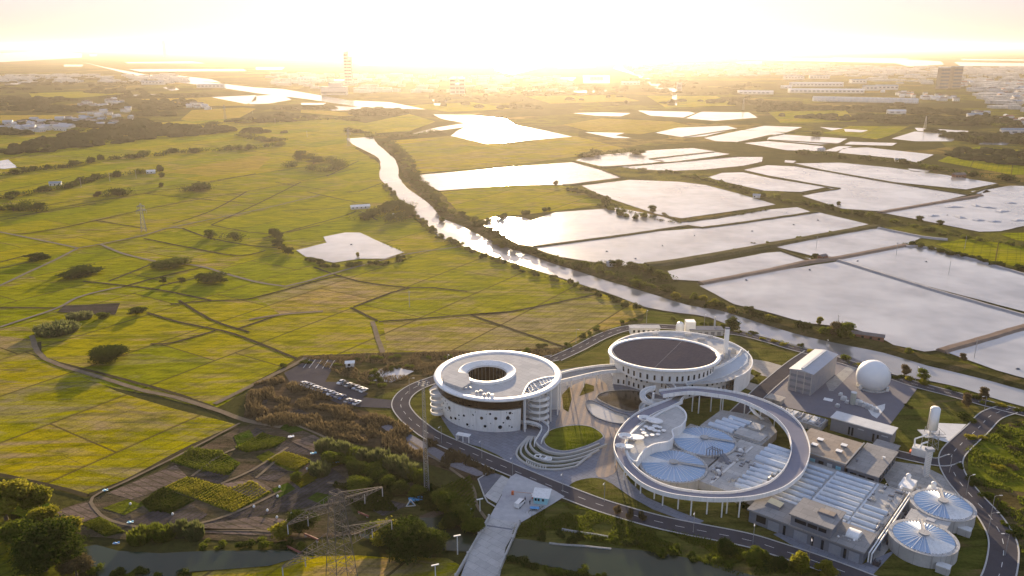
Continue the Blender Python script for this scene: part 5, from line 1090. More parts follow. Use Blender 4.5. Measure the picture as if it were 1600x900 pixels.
stl = thing('market_stall', 'light-blue booth with a white corrugated awning beside the concrete bridge', 'booth', (*G(846,785), .63), R(-12))
mb = MB(); mb.box(-2.4,2.4,-2.2,2.6,0,2.5); build('wall', mb, TEAL, stl)
mb = MB(); n = 14
for k in range(n): x0 = -3.0+6.0*k/n; x1 = x0+6.0/n; xm = (x0+x1)/2; mb.add([(x0,-2.6,2.5),(xm,-2.6,2.68),(xm,3.2,3.15),(x0,3.2,2.97),(x1,-2.6,2.5),(x1,3.2,2.97)],[(0,1,2,3),(1,4,5,2)])
build('awning', mb, WHITE, stl)
for x in (-1.6,-.6,.9): mb = MB(); mb.box(x-.35,x+.35,-2.3,-2.15,1.2,2.1); build('window', mb, DARKW, stl)
o = thing('folding_table', 'light-blue board table in front of the light-blue booth', 'table', (*G(836,799), .63), R(-8)); boxpart(o,'tabletop',BLUE,-1.7,1.4,-.7,.7,.7,.8); [boxpart(o,'leg',STEEL,x,x+.08,y,y+.08,0,.7) for x in (-1.6,1.3) for y in (-.6,.5)]
o = thing('barrier', 'orange and white boom barrier across the bridge approach', 'barrier', (*G(801,775), .63), R(-10)); mb = MB(); mb.box(-.4,.4,-.4,.4,0,1.3); build('cabinet', mb, ORANGE, o); mb = MB(); mb.tube((0,0,1.1),(8.2,0,1.15),.09,6); build('boom', mb, plain('faded_orange',(.62,.35,.22),.6), o)
o = thing('barrier', 'short orange barrier post beside the light-blue booth', 'barrier', (*G(832,781), .63), 0); boxpart(o,'cabinet',ORANGE,-.3,.3,-.3,.3,0,1.5); boxpart(o,'cap',WHITE,-.35,.35,-.35,.35,1.5,1.7)
SKIN = plain('skin', (.42,.26,.18), .6)
def person(label, px, rz, shirt, trousers, z=.63):
    o = thing('person', label, 'person', (*G(*px), z), rz)
    # one continuous skinned body
    J = [(0,0,.93,.14),(0,0,1.2,.13),(0,0,1.42,.15),(0,0,1.53,.055),(0,.02,1.66,.10),(0,0,1.75,.07),
         (.18,0,1.42,.06),(.25,.03,1.15,.045),(.24,.15,.95,.035),(-.18,0,1.42,.06),(-.26,-.02,1.15,.045),(-.25,.08,.93,.035),
         (.09,0,.88,.09),(.1,.05,.48,.06),(.1,.02,.08,.045),(.1,.14,.04,.045),(-.09,0,.88,.09),(-.1,-.02,.48,.06),(-.1,-.1,.08,.045),(-.1,.03,.04,.045)]
    E = [(0,1),(1,2),(2,3),(3,4),(4,5),(2,6),(6,7),(7,8),(2,9),(9,10),(10,11),(0,12),(12,13),(13,14),(14,15),(0,16),(16,17),(17,18),(18,19)]
    me = bpy.data.meshes.new('body'); me.from_pydata([j[:3] for j in J], E, []); b = bpy.data.objects.new('body', me); S.collection.objects.link(b); b.parent = o
    sk = b.modifiers.new('skin','SKIN'); me.skin_vertices
    if not me.skin_vertices:
        bmm = bmesh.new(); bmm.from_mesh(me); bmm.verts.layers.skin.verify(); bmm.to_mesh(me); bmm.free()
    for i, j in enumerate(J): me.skin_vertices[0].data[i].radius = (j[3], j[3])
    me.skin_vertices[0].data[0].use_root = True
    b.modifiers.new('sub','SUBSURF').levels = 1; b.modifiers['sub'].render_levels = 1
    me.materials.append(SKIN)
    mb = MB(); mb.lathe(0,0,[(.17,.88),(.175,1.1),(.20,1.38),(.16,1.47),(.07,1.5)],14); [mb.tube((s*.19,0,1.42),(s*.26,.03,1.14),.075,8,.065) for s in (-1,1)]; build('shirt', mb, shirt, o)
    mb = MB(); mb.lathe(0,0,[(.165,.92),(.18,.84)],14); mb.tube((.09,0,.9),(.1,.02,.1),.11,8,.08); mb.tube((-.09,0,.9),(-.1,-.08,.1),.11,8,.08); build('trousers', mb, trousers, o)
    mb = MB(); mb.lathe(0,-.02,[(.105,1.66),(.118,1.72),(.09,1.8),(.01,1.83)],12); build('hair', mb, plain('dark_hair',(.02,.015,.012),.7), o)
    return o
NAVY = plain('navy_cloth',(.03,.04,.09),.9); DKC = plain('dark_cloth',(.03,.03,.035),.9); PINKC = plain('red_cloth',(.35,.09,.06),.9)
person('person in dark clothes standing just behind the white van', (820.5,786), R(160), NAVY, DKC)
person('person in dark clothes standing between the van and the light-blue table', (828,791), R(40), DKC, NAVY)
person('person in a red top standing at the corner of the light-blue booth', (834,786), R(-60), PINKC, DKC)
sheet('bridge_deck', GG([(765,812),(812,820),(790,858),(770,960),(700,960),(738,858)]), .66, CONC_L)
sheet('bridge_joint', GG([(761,823),(801,829),(800,831),(760,825)]), .68, SLATE)
# concrete bridge sides
for k, (A, B, lab) in enumerate([((764,812),(712,905),'pale parapet on the side of the concrete bridge facing the gardens'), ((812,820),(776,905),'pale parapet on the side of the concrete bridge facing the grassy slope')]):
    p0, p1 = G(*A), G(*B); o = thing('bridge_parapet', lab, 'parapet', (*p0, 0)); mb = MB(); d = (p1[0]-p0[0], p1[1]-p0[1])
    bank(mb, [(0,0), d], .4, .45, 1.6, 0); build('rail_wall', mb, CONC_L, o)
    for t in (0,.33,.66,1): mb = MB(); mb.box(d[0]*t-.35,d[0]*t+.35,d[1]*t-.35,d[1]*t+.35,0,1.9); build('post', mb, CONC_L, o)

# ================================================================== LAMPS, MASTS, PYLON
lamp0 = thing('street_lamp', 'slim grey street lamp on the kerb of the plant road', 'street lamp', (0,0,0), 0, 'street lamps along the plant road')
mb = MB(); mb.tube((0,0,0),(0,0,7.6),.10,8,.07); build('pole', mb, STEEL, lamp0); mb = MB(); mb.path([(0,0,7.5),(.5,0,7.9),(1.9,0,8.0)],.05,6); build('arm', mb, STEEL, lamp0); mb = MB(); mb.box(1.5,2.5,-.16,.16,7.93,8.07); build('lamp_head', mb, WHITE2, lamp0); mb = MB(); mb.cyl(0,0,0,.3,.22,n=10); build('foot', mb, CONC, lamp0)
lp = [(753,717,-110),(801,744,-110),(690,694,-110),(879,770,-110),(944,785,-110),(1083,833,-110),(1176,851,-110),(1264,875,-110),(1543,836,0),(1509,776,20),(1548,808,0),(1483,740,200),(1537,646,200),(900,536,-60),(1010,505,-90),(1100,512,-90),(1290,553,-100),(1430,597,-100),(640,617,0),(700,577,-70),(1570,870,180)]
first = True
for u, v, a in lp:
    if first: lamp0.location = (*G(u,v),.2); lamp0.rotation_euler = (0,0,R(a)); first = False
    else: dup(lamp0, (*G(u,v),.2), R(a))
for k, (u, v, h, lab) in enumerate([(715,866,6.5,'white twin-head lamp post on the bridge approach, its foot in the canal grass'), (681,918,7.5,'lamp post with square floodlight head near the lower picture edge'), (750,800,4.8,'lamp post beside the winding garden path')]):
    o = thing('lamp_post', lab, 'lamp post', (*G(u,v),0), R(20)); mb = MB(); mb.tube((0,0,0),(0,0,h),.2,8,.13); build('pole', mb, WHITE2, o); mb = MB(); mb.box(-1.1,1.1,-.2,.2,h,h+.25); build('lamp_head', mb, WHITE, o)
def lattice(name, label, cat, px, base, top, h, arms=(), mat=STEEL, seg=8, rz=0, r=.09, group=None, xy=None):
    o = thing(name, label, cat, (*(xy or G(*px)),0), rz, group); mb = MB(); P_ = lambda z: base+(top-base)*z/h
    zs = [h*(1-(1-k/seg)**1.25) for k in range(seg+1)]
    for sx_ in (-1,1):
        for sy_ in (-1,1): mb.path([(sx_*P_(z)/2, sy_*P_(z)/2, z) for z in zs], r*1.3, 5)
    for z0, z1 in zip(zs, zs[1:]):
        for q in ((0,-1),(0,1),(1,-1),(1,1)):
            for s in (-1,1):
                a = (s*P_(z0)/2, q[1]*P_(z0)/2, z0) if q[0]==0 else (q[1]*P_(z0)/2, s*P_(z0)/2, z0)
                b = (-s*P_(z1)/2, q[1]*P_(z1)/2, z1) if q[0]==0 else (q[1]*P_(z1)/2, -s*P_(z1)/2, z1)
                mb.tube(a, b, r*.7, 4)
            a = (P_(z1)/2, q[1]*P_(z1)/2, z1) if q[0]==0 else (q[1]*P_(z1)/2, P_(z1)/2, z1); b = (-a[0], a[1], a[2]) if q[0]==0 else (a[0], -a[1], a[2]); mb.tube(a, b, r*.7, 4)
    build('lattice_body', mb, mat, o)
    for (z, half, dep) in arms:
        for s in (-1,1):
            mb = MB(); w = P_(z)/2; m = 9
            for i in range(m):
                x0, x1 = s*(w+(half-w)*i/m), s*(w+(half-w)*(i+1)/m); d0, d1 = dep*(1-i/m)+.25, dep*(1-(i+1)/m)+.25; y0, y1 = w*(1-i/m)+.15, w*(1-(i+1)/m)+.15
                for yy0, yy1 in ((-y0,-y1),(y0,y1)): mb.tube((x0,yy0,z),(x1,yy1,z),r,4); mb.tube((x0,yy0,z+d0),(x1,yy1,z+d1),r,4); mb.tube((x0,yy0,z),(x1,yy1,z+d1),r*.7,4); mb.tube((x0,yy0,z),(x0,yy0,z+d0),r*.7,4)
                mb.tube((x0,-y0,z),(x1,y1,z),r*.7,4); mb.tube((x0,y0,z+d0),(x1,-y1,z+d1),r*.7,4)
            build('cross_arm', mb, mat, o)
            for t in (.55, 1.0): mb = MB(); x = s*(w+(half-w)*t); mb.tube((x,0,z),(x,0,z-2.6),.13,6); build('insulator', mb, CONC_L, o)
    return o
PYM = plain('weathered_pylon', (.17,.145,.125), .8, .0, var=.3, spec=.15)
lattice('pylon', 'big rusty-grey lattice pylon with two wide cross arms beside the canal', 'pylon', None, 8.5, 2.4, 42.5, [(27.6,15.6,2.4),(38.6,13.3,2.2)], PYM, 12, R(40), .075, xy=(-44.4,178))
lattice('lattice_mast', 'tall thin lattice mast with a platform in front of the round white building', 'mast', (667,768), 1.7, .8, 41, [], STEEL, 26, R(10), .045)
o = thing('mast_platform', 'ring of floodlights at the top of the tall thin lattice mast', 'floodlights', (*G(667,768),41)); mb = MB(); mb.lathe(0,0,[(1.9,-.1),(1.9,.1),(1.6,.1),(1.6,-.1)],20); mb.tube((-1.8,0,0),(1.8,0,0),.06,4); mb.tube((0,-1.8,0),(0,1.8,0),.06,4); build('platform', mb, STEEL, o)
for a in range(0,360,60): mb = MB(); x, y = 1.9*math.cos(R(a)), 1.9*math.sin(R(a)); mb.box(x-.3,x+.3,y-.3,y+.3,.1,.7); build('floodlight', mb, SLATE, o)
# fallen / lying rust-red pipes near the pylon
for k, (A, B, z, lab) in enumerate([((476,838),(498,848),.9,'rust-red pipe crossing the canal bank nearest the pylon foot'), ((446,856),(470,868),.9,'rust-red pipe lying lowest on the canal bank'), ((560,803),(576,810),.7,'rust-red pipe lying in the grey plot behind the pylon')]):
    p0, p1 = G(*A), G(*B); o = thing('red_pipe', lab, 'pipe', (*p0, z)); mb = MB(); mb.tube((0,0,0),(p1[0]-p0[0],p1[1]-p0[1],.1),.32,10); build('tube', mb, RUST, o); mb = MB(); [mb.box((p1[0]-p0[0])*t-.3,(p1[0]-p0[0])*t+.3,(p1[1]-p0[1])*t-.3,(p1[1]-p0[1])*t+.3,-z,0) for t in (.1,.9)]; build('support', mb, CONC, o)
for k, (px, h, lab) in enumerate([((225,362),24,'lone grey lattice pylon in the rice fields beside the lane'), ((545,228),26,'hazy lattice pylon near the bend of the river'), ((1161,172),30,'faint lattice pylon beyond the far fish ponds'), ((352,186),30,'faint lattice pylon above the golden field'), ((1445,200),22,'faint lattice pylon before the hazy village')]):
    lattice('pylon', lab, 'pylon', px, 4, .9, h, [(h*.75,4,1),(h*.9,3,1)], STEEL, 7, R(20+k*15), .13)
pole0 = None
for k, (u, v) in enumerate([(127,293),(172,284),(213,279),(430,193),(480,214),(640,498-18),(1507,389),(1307,520),(1275,390),(1522,560),(1482,430),(395,178),(1400,400)]):
    if pole0 is None:
        pole0 = thing('utility_pole', 'thin grey utility pole standing on the fields and dykes', 'utility pole', (*G(u,v),0), 0, 'thin utility poles'); mb = MB(); mb.tube((0,0,0),(0,0,10.5),.17,6,.12); build('pole', mb, CONC_L, pole0); mb = MB(); mb.box(-1,1,-.06,.06,9.6,9.75); build('crossbar', mb, STEEL, pole0)
    else: dup(pole0, (*G(u,v),0), R(k*40))

# pond nets on poles
nt0 = None
for u, v, w in [(1490,324,9),(1525,322,6),(1500,340,7),(1545,325,7),(1565,331,8),(1580,318,6),(1530,345,6),(1458,338,6),(1590,345,7),(1555,347,6),(1478,313,5)]:
    if nt0 is None:
        nt0 = thing('fishing_net', 'low grey net spread on stakes in the far fish pond', 'net', (*G(u,v),.5), 0, 'nets spread on the far pond'); mb = MB(); mb.add([(-1,-.6,.1),(1,-.5,.15),(.8,.7,.1),(-.7,.5,.12),(0,0,.9)], [(0,1,4),(1,2,4),(2,3,4),(3,0,4)]); build('mesh_sheet', mb, GREYM, nt0); mb = MB(); mb.tube((0,0,-.3),(0,0,1.2),.03,5); build('stake', mb, SLATE, nt0); nt0.scale = (w,w*.8,1)
    else: dup(nt0, (*G(u,v),.5), u, (w,w*.8,1))
# ================================================================== TREES AND BUSHES
def leaf_mesh(mb, clumps, n, size, rng, flat=.0):
    "n leaf-sized faces through the volume of the clumps, thicker near their skins"
    tot = sum(c[3]**2 for c in clumps)
    for (cx_, cy_, cz_, cr, sq) in clumps:
        k = int(n*cr*cr/tot)
        for _ in range(k):
            v = Vector((rng.gauss(0,1), rng.gauss(0,1), rng.gauss(0,1)))
            if v.length < 1e-3: continue
            v.normalize(); rad = cr*(rng.random()**.33)*(1+.18*rng.gauss(0,1))
            p = Vector((cx_+v.x*rad, cy_+v.y*rad, cz_+v.z*rad*sq))
            if p.z < .05: p.z = .05+rng.random()*.3
            u = Vector((rng.gauss(0,1), rng.gauss(0,1), rng.gauss(0,.7))).normalized(); w = u.orthogonal().normalized(); w.rotate(Matrix.Rotation(rng.uniform(0,6.28), 3, u)); s = size*rng.uniform(.6,1.35)
            mb.add([p-u*s*.5, p+w*s*.45, p+u*s*.5, p-w*s*.4], [(0,1,2,3)])
def make_tree(name, label, h, w, leafmat, n, size, seed, cat='tree', trunk=True, lobes=9, low=.28, sq=.8):
    rng = random.Random(seed); o = thing(name, label, cat, (0,0,-500)); cl = []
    for i in range(lobes):
        a = rng.uniform(0, 6.28); rr_ = w*.5*rng.uniform(.15,.72); z = h*rng.uniform(low+.12, .82); cl.append((rr_*math.cos(a), rr_*math.sin(a), z, w*rng.uniform(.16,.30), sq))
    cl.append((rng.uniform(-.1,.1)*w,0,h*.82,w*.2,sq))
    mb = MB(); leaf_mesh(mb, cl, n, size, rng); me = build('crown', mb, leafmat, o)
    if trunk:
        mb = MB(); mb.tube((0,0,-.3),(.1,0,h*.45),w*.035+.05,7,w*.02+.03)
        for c in cl[:6]: mb.tube((.05,0,h*rng.uniform(.25,.42)),(c[0]*.8,c[1]*.8,c[2]),w*.014+.03,5,.03)
        build('trunk', mb, BARK, o)
    return o
def make_bush(name, label, h, w, leafmat, n, size, seed, cat='bush', l=None):
    rng = random.Random(seed); l = l or w; cl = []
    for i in range(8): cl.append((rng.uniform(-.38,.38)*l, rng.uniform(-.3,.3)*w, h*rng.uniform(.25,.62), min(w,l)*rng.uniform(.18,.3)+.2, h/max(w,.1)*1.05))
    mb = MB(); leaf_mesh(mb, cl, n, size, rng); o = build(name, mb, leafmat, None, label=label, category=cat); o.location = (0,0,-500); return o
PT = {}
for k, (lm) in enumerate((LEAF_D, LEAF_G, LEAF_Y, LEAF_B)):
    PT['near', k] = [make_tree('tree', 'x', 8, 8, lm, 8000, .5, 40+k, lobes=15)]
    PT['mid', k] = [make_tree('tree', 'x', 8, 7, lm, 2600, .62, 50+k+9*j, lobes=11, low=.1) for j in range(2)]
    PT['far', k] = [make_bush('tree', 'x', 7, 8, lm, 700, 1.3, 60+k+9*j, cat='tree') for j in range(2)]
    PT['bush', k] = [make_bush('bush', 'x', 3, 5, lm, 1300, .5, 70+k+9*j, l=6) for j in range(2)]
    PT['bushfar', k] = [make_bush('bush', 'x', 3.2, 6, lm, 550, 1.0, 80+k+9*j, l=8) for j in range(2)]
def make_feather(h, w, mat, n, seed):
    rng = random.Random(seed); mb = MB(); n = int(n*.7)
    for _ in range(n):
        a = rng.uniform(0,6.28); r = w*.5*rng.random()**.6; x, y = r*math.cos(a), r*math.sin(a); hh = h*rng.uniform(.35,1.15)*(1-.25*(r/(w*.5))**2)*(1+.35*noise.noise(Vector((x,y,seed)))); lean = .15+.3*r/(w*.5)
        b = rng.uniform(0,3.14); ww = rng.uniform(.07,.16); tx, ty = x+lean*hh*.35*math.cos(a)+rng.uniform(-.3,.3), y+lean*hh*.35*math.sin(a)+rng.uniform(-.3,.3)
        c, s_ = ww*math.cos(b), ww*math.sin(b); mb.add([(x-c,y-s_,0),(x+c,y+s_,0),(x*.4+tx*.6+c*1.6,y*.4+ty*.6+s_*1.6,hh*.65),(tx,ty,hh),(x*.4+tx*.6-c*1.6,y*.4+ty*.6-s_*1.6,hh*.65)],[(0,1,2,4),(4,2,3)])
    o = build('bush', mb, mat, None, label='x', category='bush'); o.location = (0,0,-500); return o
PT['feather', 2] = [make_feather(4, 5, LEAF_P, 1800, 5+j) for j in range(3)]
PT['feather', 1] = [make_feather(4, 5, LEAF_G, 1800, 15+j) for j in range(2)]
PT['near', 0].append(make_tree('tree', 'x', 8, 9, LEAF_D, 15000, .42, 99, lobes=24))
NT = 0; seeds = random.Random(77)
def plant(kind, k, x, y, h, w, label, group=None):
    global NT
    NT += 1; base = PT[kind, k]; p = base[seeds.randrange(len(base))]; bh = {'near':8,'mid':8,'far':7,'bush':3,'bushfar':3.2,'feather':4}[kind]; bw = {'near':8,'mid':7,'far':8,'bush':5.5,'bushfar':7,'feather':5}[kind]
    o = dup(p, (x, y, 0.1), seeds.uniform(0, 6.28), (w/bw, w/bw*seeds.uniform(.85,1.15), h/bh), label, group); return o
def row(kind, ks, px, step, h, w, label, group, jit=.4, zscale=None):
    pts = smooth(GG(px), 3)
    for x, y, a in walk(pts, step):
        j = jit*step; hh = seeds.uniform(*h); ww = seeds.uniform(*w)
        plant(kind, seeds.choice(ks), x+seeds.uniform(-j,j), y+seeds.uniform(-j,j), hh, ww, label, group)
# lone and named trees
lone = [
 ('near',0,72,892,14,18,'biggest dark rounded tree by the canal in the near corner'), ('near',2,10,812,13,15,'sunlit yellow-green tree at the picture edge above the big dark tree'), ('near',2,62,800,9.5,10,'sunlit bushy tree beside the yellow field corner'),
 ('near',2,70,830,9,10,'tall pale green tree just behind the big dark tree'), ('near',1,35,850,9,13,'mid green tree left of the big dark tree'), ('near',2,107,845,8,10,'sunlit tree over the canal end beside the striped plots'), ('near',3,120,899,5.5,9,'orange-brown shrub tree on the near canal bank'),
 ('near',1,25,785,9,12,'green tree behind the sunlit tree at the picture edge'), ('mid',2,1290-40,893,7,6.5,'yellow-green round tree by the lower road kerb'), ('mid',2,1288,899,5,6,'small yellow-green tree right at the lower picture edge by the road'),
 ('mid',0,1020,333,8,8,'lone round tree on the dyke corner between two bright ponds'), ('mid',3,869,290,6,6,'small sunlit tree on the bright glinting pond edge'), ('mid',0,1145,519,9,7,'dark bushy tree between the river and the back road'),
 ('mid',2,1279,508,5,4.5,'lone small tree on the fish pond side of the river bank'), ('mid',1,1320,530,10,9,'big green tree beside the dark roofed shed on the far bank'), ('mid',3,1302,526,9,9,'brownish tree next to the big green tree on the far bank'),
 ('mid',3,1413,587,6,5,'brown-tinged shrub tree on the near bank by the dome'), ('mid',1,1440,595,5.5,6,'green round shrub on the near bank beyond the lawn'), ('near',1,700,800,8,9,'dark green tree in front of the garden path loop'),
 ('near',1,722,815,6,8,'dark drooping tree at the canal by the bridge'), ('near',0,640,868,12,13,'large dark green tree clump beside the pylon over the canal'), ('near',2,612,858,9,11,'yellow-topped tree beside the pylon on the canal'), ('near',0,672,872,9,10,'dark tree at the canal between pylon and lamp post'),
 ('mid',2,445,838,5,8,'yellow-green shrub tree left of the pylon on the canal bank'), ('near',0,470,830,6,9,'dark shrub tree just left of the pylon'), ('mid',3,1505,566-3,3.5,4,'small brown bush on the far river bank edge'),
 ('mid',1,1418,556,4,4.5,'small green bush at the pond corner over the river'), ('mid',3,1510,640-5,6,5,'thin bare tree on the near bank by the road junction'), ('mid',3,1537,624,5.5,5,'thin pale tree on the bank above the road junction'),
 ('mid',0,253,278,7,7,'dark round tree in the hedge above the village huts'), ('mid',0,252,293,6,5,'narrow dark tree standing alone by the field path'), ('mid',0,187,306,8,18,'dense dark tree clump casting a long shadow over the rice'), ('mid',3,152,308,6,9,'loose brownish trees beside the dense dark clump'),
 ('far',0,313,297,8,29,'low dark hill-like grove in the rice fields'), ('far',0,297,236,6,5,'small dark tree alone above the hedge line'), ('mid',0,57,408,5,17,'dark bush island in the rice near the picture edge'), ('mid',1,265,416,5,26,'rounded bush island beside the lane crossing'),
 ('mid',0,130,430,5,29,'long dark bush island in the near rice'), ('mid',0,330,440,5,21,'dark bush island under the lane'), ('mid',0,255,443,4.5,5,'small dark tree beside a bush island'), ('mid',0,284,443,4,5,'small rounded tree beside a bush island'),
 ('mid',0,490,256,10,26,'large dark hazy grove by the river'), ('mid',0,470,248,12,18,'tallest tree of the dark hazy grove by the river'), ('mid',0,528,262,8,18,'near end tree of the dark hazy grove by the river'),
 ('mid',2,560,402,4,3,'small sunlit bush on the near edge of the single pond'), ('near',0,175,560,5.5,17,'big dark green bush in the near yellow rice'), ('feather',2,90,518,4,20,'long silvery reed thicket in the rice'), ('feather',2,125,497,3,13,'smaller silvery thicket by the dark plot'),
 ('mid',1,160,505-8,3,9,'low bush beside the dark plot in the rice'), ('mid',0,215,490,4,10,'dark bush at the track bend in the rice'), ('feather',2,500,740,4,7,'pale bush between the garden plots'), ('mid',1,462,750,3,4,'small bush among the garden plots'),
 ('near',1,560,765,4,9,'leafy bush at the edge of the garden plots'), ('mid',0,1273,404,4,5,'small tree beside the brick hut on the dyke'), ('far',0,1523,225,14,20,'dark tall grove at the far fields'), ('far',0,1275,212,9,14,'dark round tree among the far ponds'),
 ('mid',0,1436,347,6,7,'round dark tree on the broad dyke'), ('mid',0,1468,352,5,6,'smaller round dark tree on the broad dyke'), ('mid',0,1365,350,6,6,'dark tree at the crossing of the dykes'), ('mid',0,1310,322,5,4,'small tree on the dyke bank by the wide pond')]
for kind, k, u, v, h, w, lab in lone: plant(kind, k, *G(u, v), h, w, lab)
# far bank of the river
gr = 'bushes and trees along the far river bank'
row('mid',(0,1,0), [(612,232),(640,262),(650,285),(680,310),(700,335),(740,350),(775,372),(800,388)], 14, (4,7), (7,11), 'dark bushy tree in the backlit thicket on the far river bank', gr)
row('mid',(0,1,0), [(770,383),(850,402),(900,418),(950,431),(1010,450),(1060,462)], 11, (3.5,6.5), (6,10), 'bushy tree in the thicket between the river bend and the bright ponds', gr)
row('mid',(0,1,2), [(1062,468),(1110,478),(1160,491),(1210,505),(1260,520),(1300,529)], 7.5, (3.5,6), (5,8), 'leafy bush in the hedge between the river and the large grey pond', gr)
row('bush',(1,2,0), [(1370,540),(1440,560),(1500,573),(1560,592),(1640,612)], 7, (1.2,2.6), (3,5), 'low bush on the bare bank of the river beyond the dome', gr)
row('mid',(0,1), [(905,424),(960,415),(1000,424),(1045,438)], 7, (4,6.5), (6,9), 'dark bushy tree on the green knob between river and ponds', gr)
# near bank
row('bush',(0,1,0), [(600,290),(632,325),(665,352),(700,378),(760,402),(820,424),(880,442),(960,468),(1005,487)], 8, (2,3.6), (4,7), 'low bush on the near river bank along the rice', 'bushes on the near river bank')
row('bush',(1,2,0), [(1060,502),(1110,507),(1160,521),(1230,540),(1270,550)], 7, (1.2,2.4), (3,5), 'low hedge bush between the back road and the river', 'bushes on the near river bank')
row('bush',(1,2,0), [(1320,562),(1400,590),(1470,607),(1540,627),(1620,648)], 7, (1.2,3), (3,6), 'bush on the near bank between the river and the curving back road', 'bushes on the near river bank')
row('mid',(0,), [(570,345),(600,330),(625,322),(640,338),(610,345)], 10, (5,8), (9,13), 'dark tree in the grove by the river bend farmyard', 'trees round the river bend farmyard')
row('bush',(0,), [(480,405),(520,418),(560,414),(600,412),(640,402)], 9, (2,3.4), (5,8), 'low bush on the bank of the single pond in the rice', 'bushes round the single pond')
row('mid',(0,), [(432,370),(445,392),(470,398)], 12, (4,7), (7,10), 'bushy tree at the corner of the single pond', 'bushes round the single pond')
# pond dykes
row('bushfar',(0,1), [(940,322),(985,340),(1010,340)], 8, (3,5), (5,8), 'dark bush on the tree-lined dyke by the green tongue', 'bushes on the pond dykes')
row('bushfar',(0,), [(890,298),(925,306),(955,320)], 9, (4,6), (7,10), 'dark bush on the spit between two bright ponds', 'bushes on the pond dykes')
row('bushfar',(0,1), [(1010,268),(1060,272),(1120,286),(1180,304),(1260,320),(1310,331),(1370,342)], 15, (2.5,5.5), (6,12), 'bush on the broad green dyke through the fish ponds', 'bushes on the pond dykes')
row('bushfar',(0,1), [(1370,345),(1440,358),(1500,370),(1600,385)], 16, (2.5,5), (6,11), 'bush on the broad dyke towards the yellow field', 'bushes on the pond dykes')
row('bushfar',(0,), [(1425,384),(1470,393),(1530,408),(1620,425)], 8, (2.5,4), (6,8), 'dark bush in the hedge below the small yellow field', 'bushes on the pond dykes')
row('bushfar',(0,), [(700,345),(740,346),(800,338),(860,330)], 16, (3,5), (5,8), 'backlit bush along the glinting pond', 'bushes on the pond dykes')
row('bush',(0,1), [(1040,412),(1090,400),(1150,388),(1200,380),(1290,366),(1355,356)], 20, (1,2.2), (2,4), 'tiny bush on the long straight dyke', 'bushes on the pond dykes')
# field hedges on the hazy side
H_ = 'hedge trees among the far rice fields'
hedges = [([(0,330),(30,328),(62,332)],9,'tree in the dark wood at the picture edge above the lane'), ([(0,312),(40,305),(90,295),(120,288)],12,'bush in the hedge above the dark wood'), ([(125,288),(160,278),(205,274),(240,268)],11,'bush in the dark hedge with the little hut'),
 ([(30,268),(70,265),(100,262),(130,256),(160,250),(190,247)],13,'tree in the long dark hedge by the small white pond'), ([(190,248),(230,245),(290,238),(340,236),(400,232),(440,226)],20,'bush in the long hazy hedge across the rice'), ([(0,275),(40,270),(60,266)],12,'tree in the thicket behind the small white pond'),
 ([(0,240),(60,236),(110,228),(180,222)],24,'tree in the hazy hedge under the village'), ([(130,205),(180,206),(240,204),(330,196),(400,190),(480,188),(560,186)],34,'tree in the broad hazy hedge below the village'), ([(380,212),(420,222),(445,218)],18,'bush in the small hazy thicket'),
 ([(545,205),(600,212),(640,214),(680,205)],24,'tree in the hazy belt by the glinting lake'), ([(900,245),(950,240),(1000,238)],22,'bush on the far edge of the bright ponds'), ([(1440,262),(1500,272),(1560,280),(1600,284)],18,'tree in the dark belt beyond the wide pond'),
 ([(1270,240),(1360,250),(1440,258)],22,'tree on the green strip between the far ponds'), ([(335,373),(355,374),(380,375)],7,'bush in the little thicket at the lane bend'), ([(1360,180),(1420,184),(1480,192),(1560,196),(1600,200)],40,'tree in the dark belt before the red roofs')]
for px, st_, lab in hedges: row('far' if st_ > 10 else 'mid', (0,0,1), px, st_*2.0, (5,9), (9*max(1,st_/13),15*max(1,st_/13)), lab, H_)
def hedge_mass(name, lines, mat, spacing, w, h, n, size, seed, label):
    rng = random.Random(seed); mb = MB()
    for px in lines:
        for x, y, a in walk(smooth(GG(px), 3), spacing):
            if noise.noise(Vector((x*.02, y*.02, seed))) < -.25: continue
            f = max(1, math.hypot(x, y)/900); x += rng.uniform(-.6,.6)*w; y += rng.uniform(-.6,.6)*w
            leaf_mesh(mb, [(x, y, h*.4, w*.5*f*rng.uniform(.7,1.3), h/w*rng.uniform(.7,1.2)/f)], int(n/f**.5), size*f, rng)
    build(name, mb, mat, None, kind='stuff', label=label)
hedge_mass('undergrowth', [h[0] for h in hedges], LEAF_D, 6, 10, 5.5, 42, 1.35, 5, 'dark tangled hedge bands between the far rice fields')
hedge_mass('undergrowth', [[(604,226),(630,252),(645,282),(676,310),(700,336),(737,350),(772,370),(800,386),(850,402),(900,418),(950,432),(1010,450),(1060,466),(1110,478),(1160,491),(1240,514),(1310,529)],[(612,222),(640,250),(655,280),(684,308),(706,330)],[(905,420),(955,414),(1000,424),(1045,440),(1010,440),(950,426)]], LEAF_D, 3.2, 7, 3.2, 70, .7, 6, 'dark tangled undergrowth on the far river bank')
hedge_mass('undergrowth', [[(1010,268),(1060,272),(1120,286),(1180,304),(1260,320),(1310,331),(1370,342),(1440,356),(1500,370),(1620,390)],[(890,296),(925,306),(985,332),(1015,338),(1060,348),(1200,328)],[(1420,383),(1470,393),(1530,408),(1650,432)],[(965,262),(1040,270),(1110,284)]], LEAF_D, 5, 5, 2.2, 40, .8, 7, 'low dark scrub on the broad pond dykes')
hedge_mass('undergrowth', [[(0,330),(30,326),(62,330),(40,322)],[(455,262),(475,246),(500,250),(530,256),(520,268),(480,266)],[(565,345),(600,332),(625,324),(640,340),(610,347)],[(290,300),(313,296),(335,296)],[(170,308),(187,303),(200,306)]], LEAF_D, 3.5, 12, 8, 110, 1.0, 8, 'dark thicket under the groves of the rice fields')
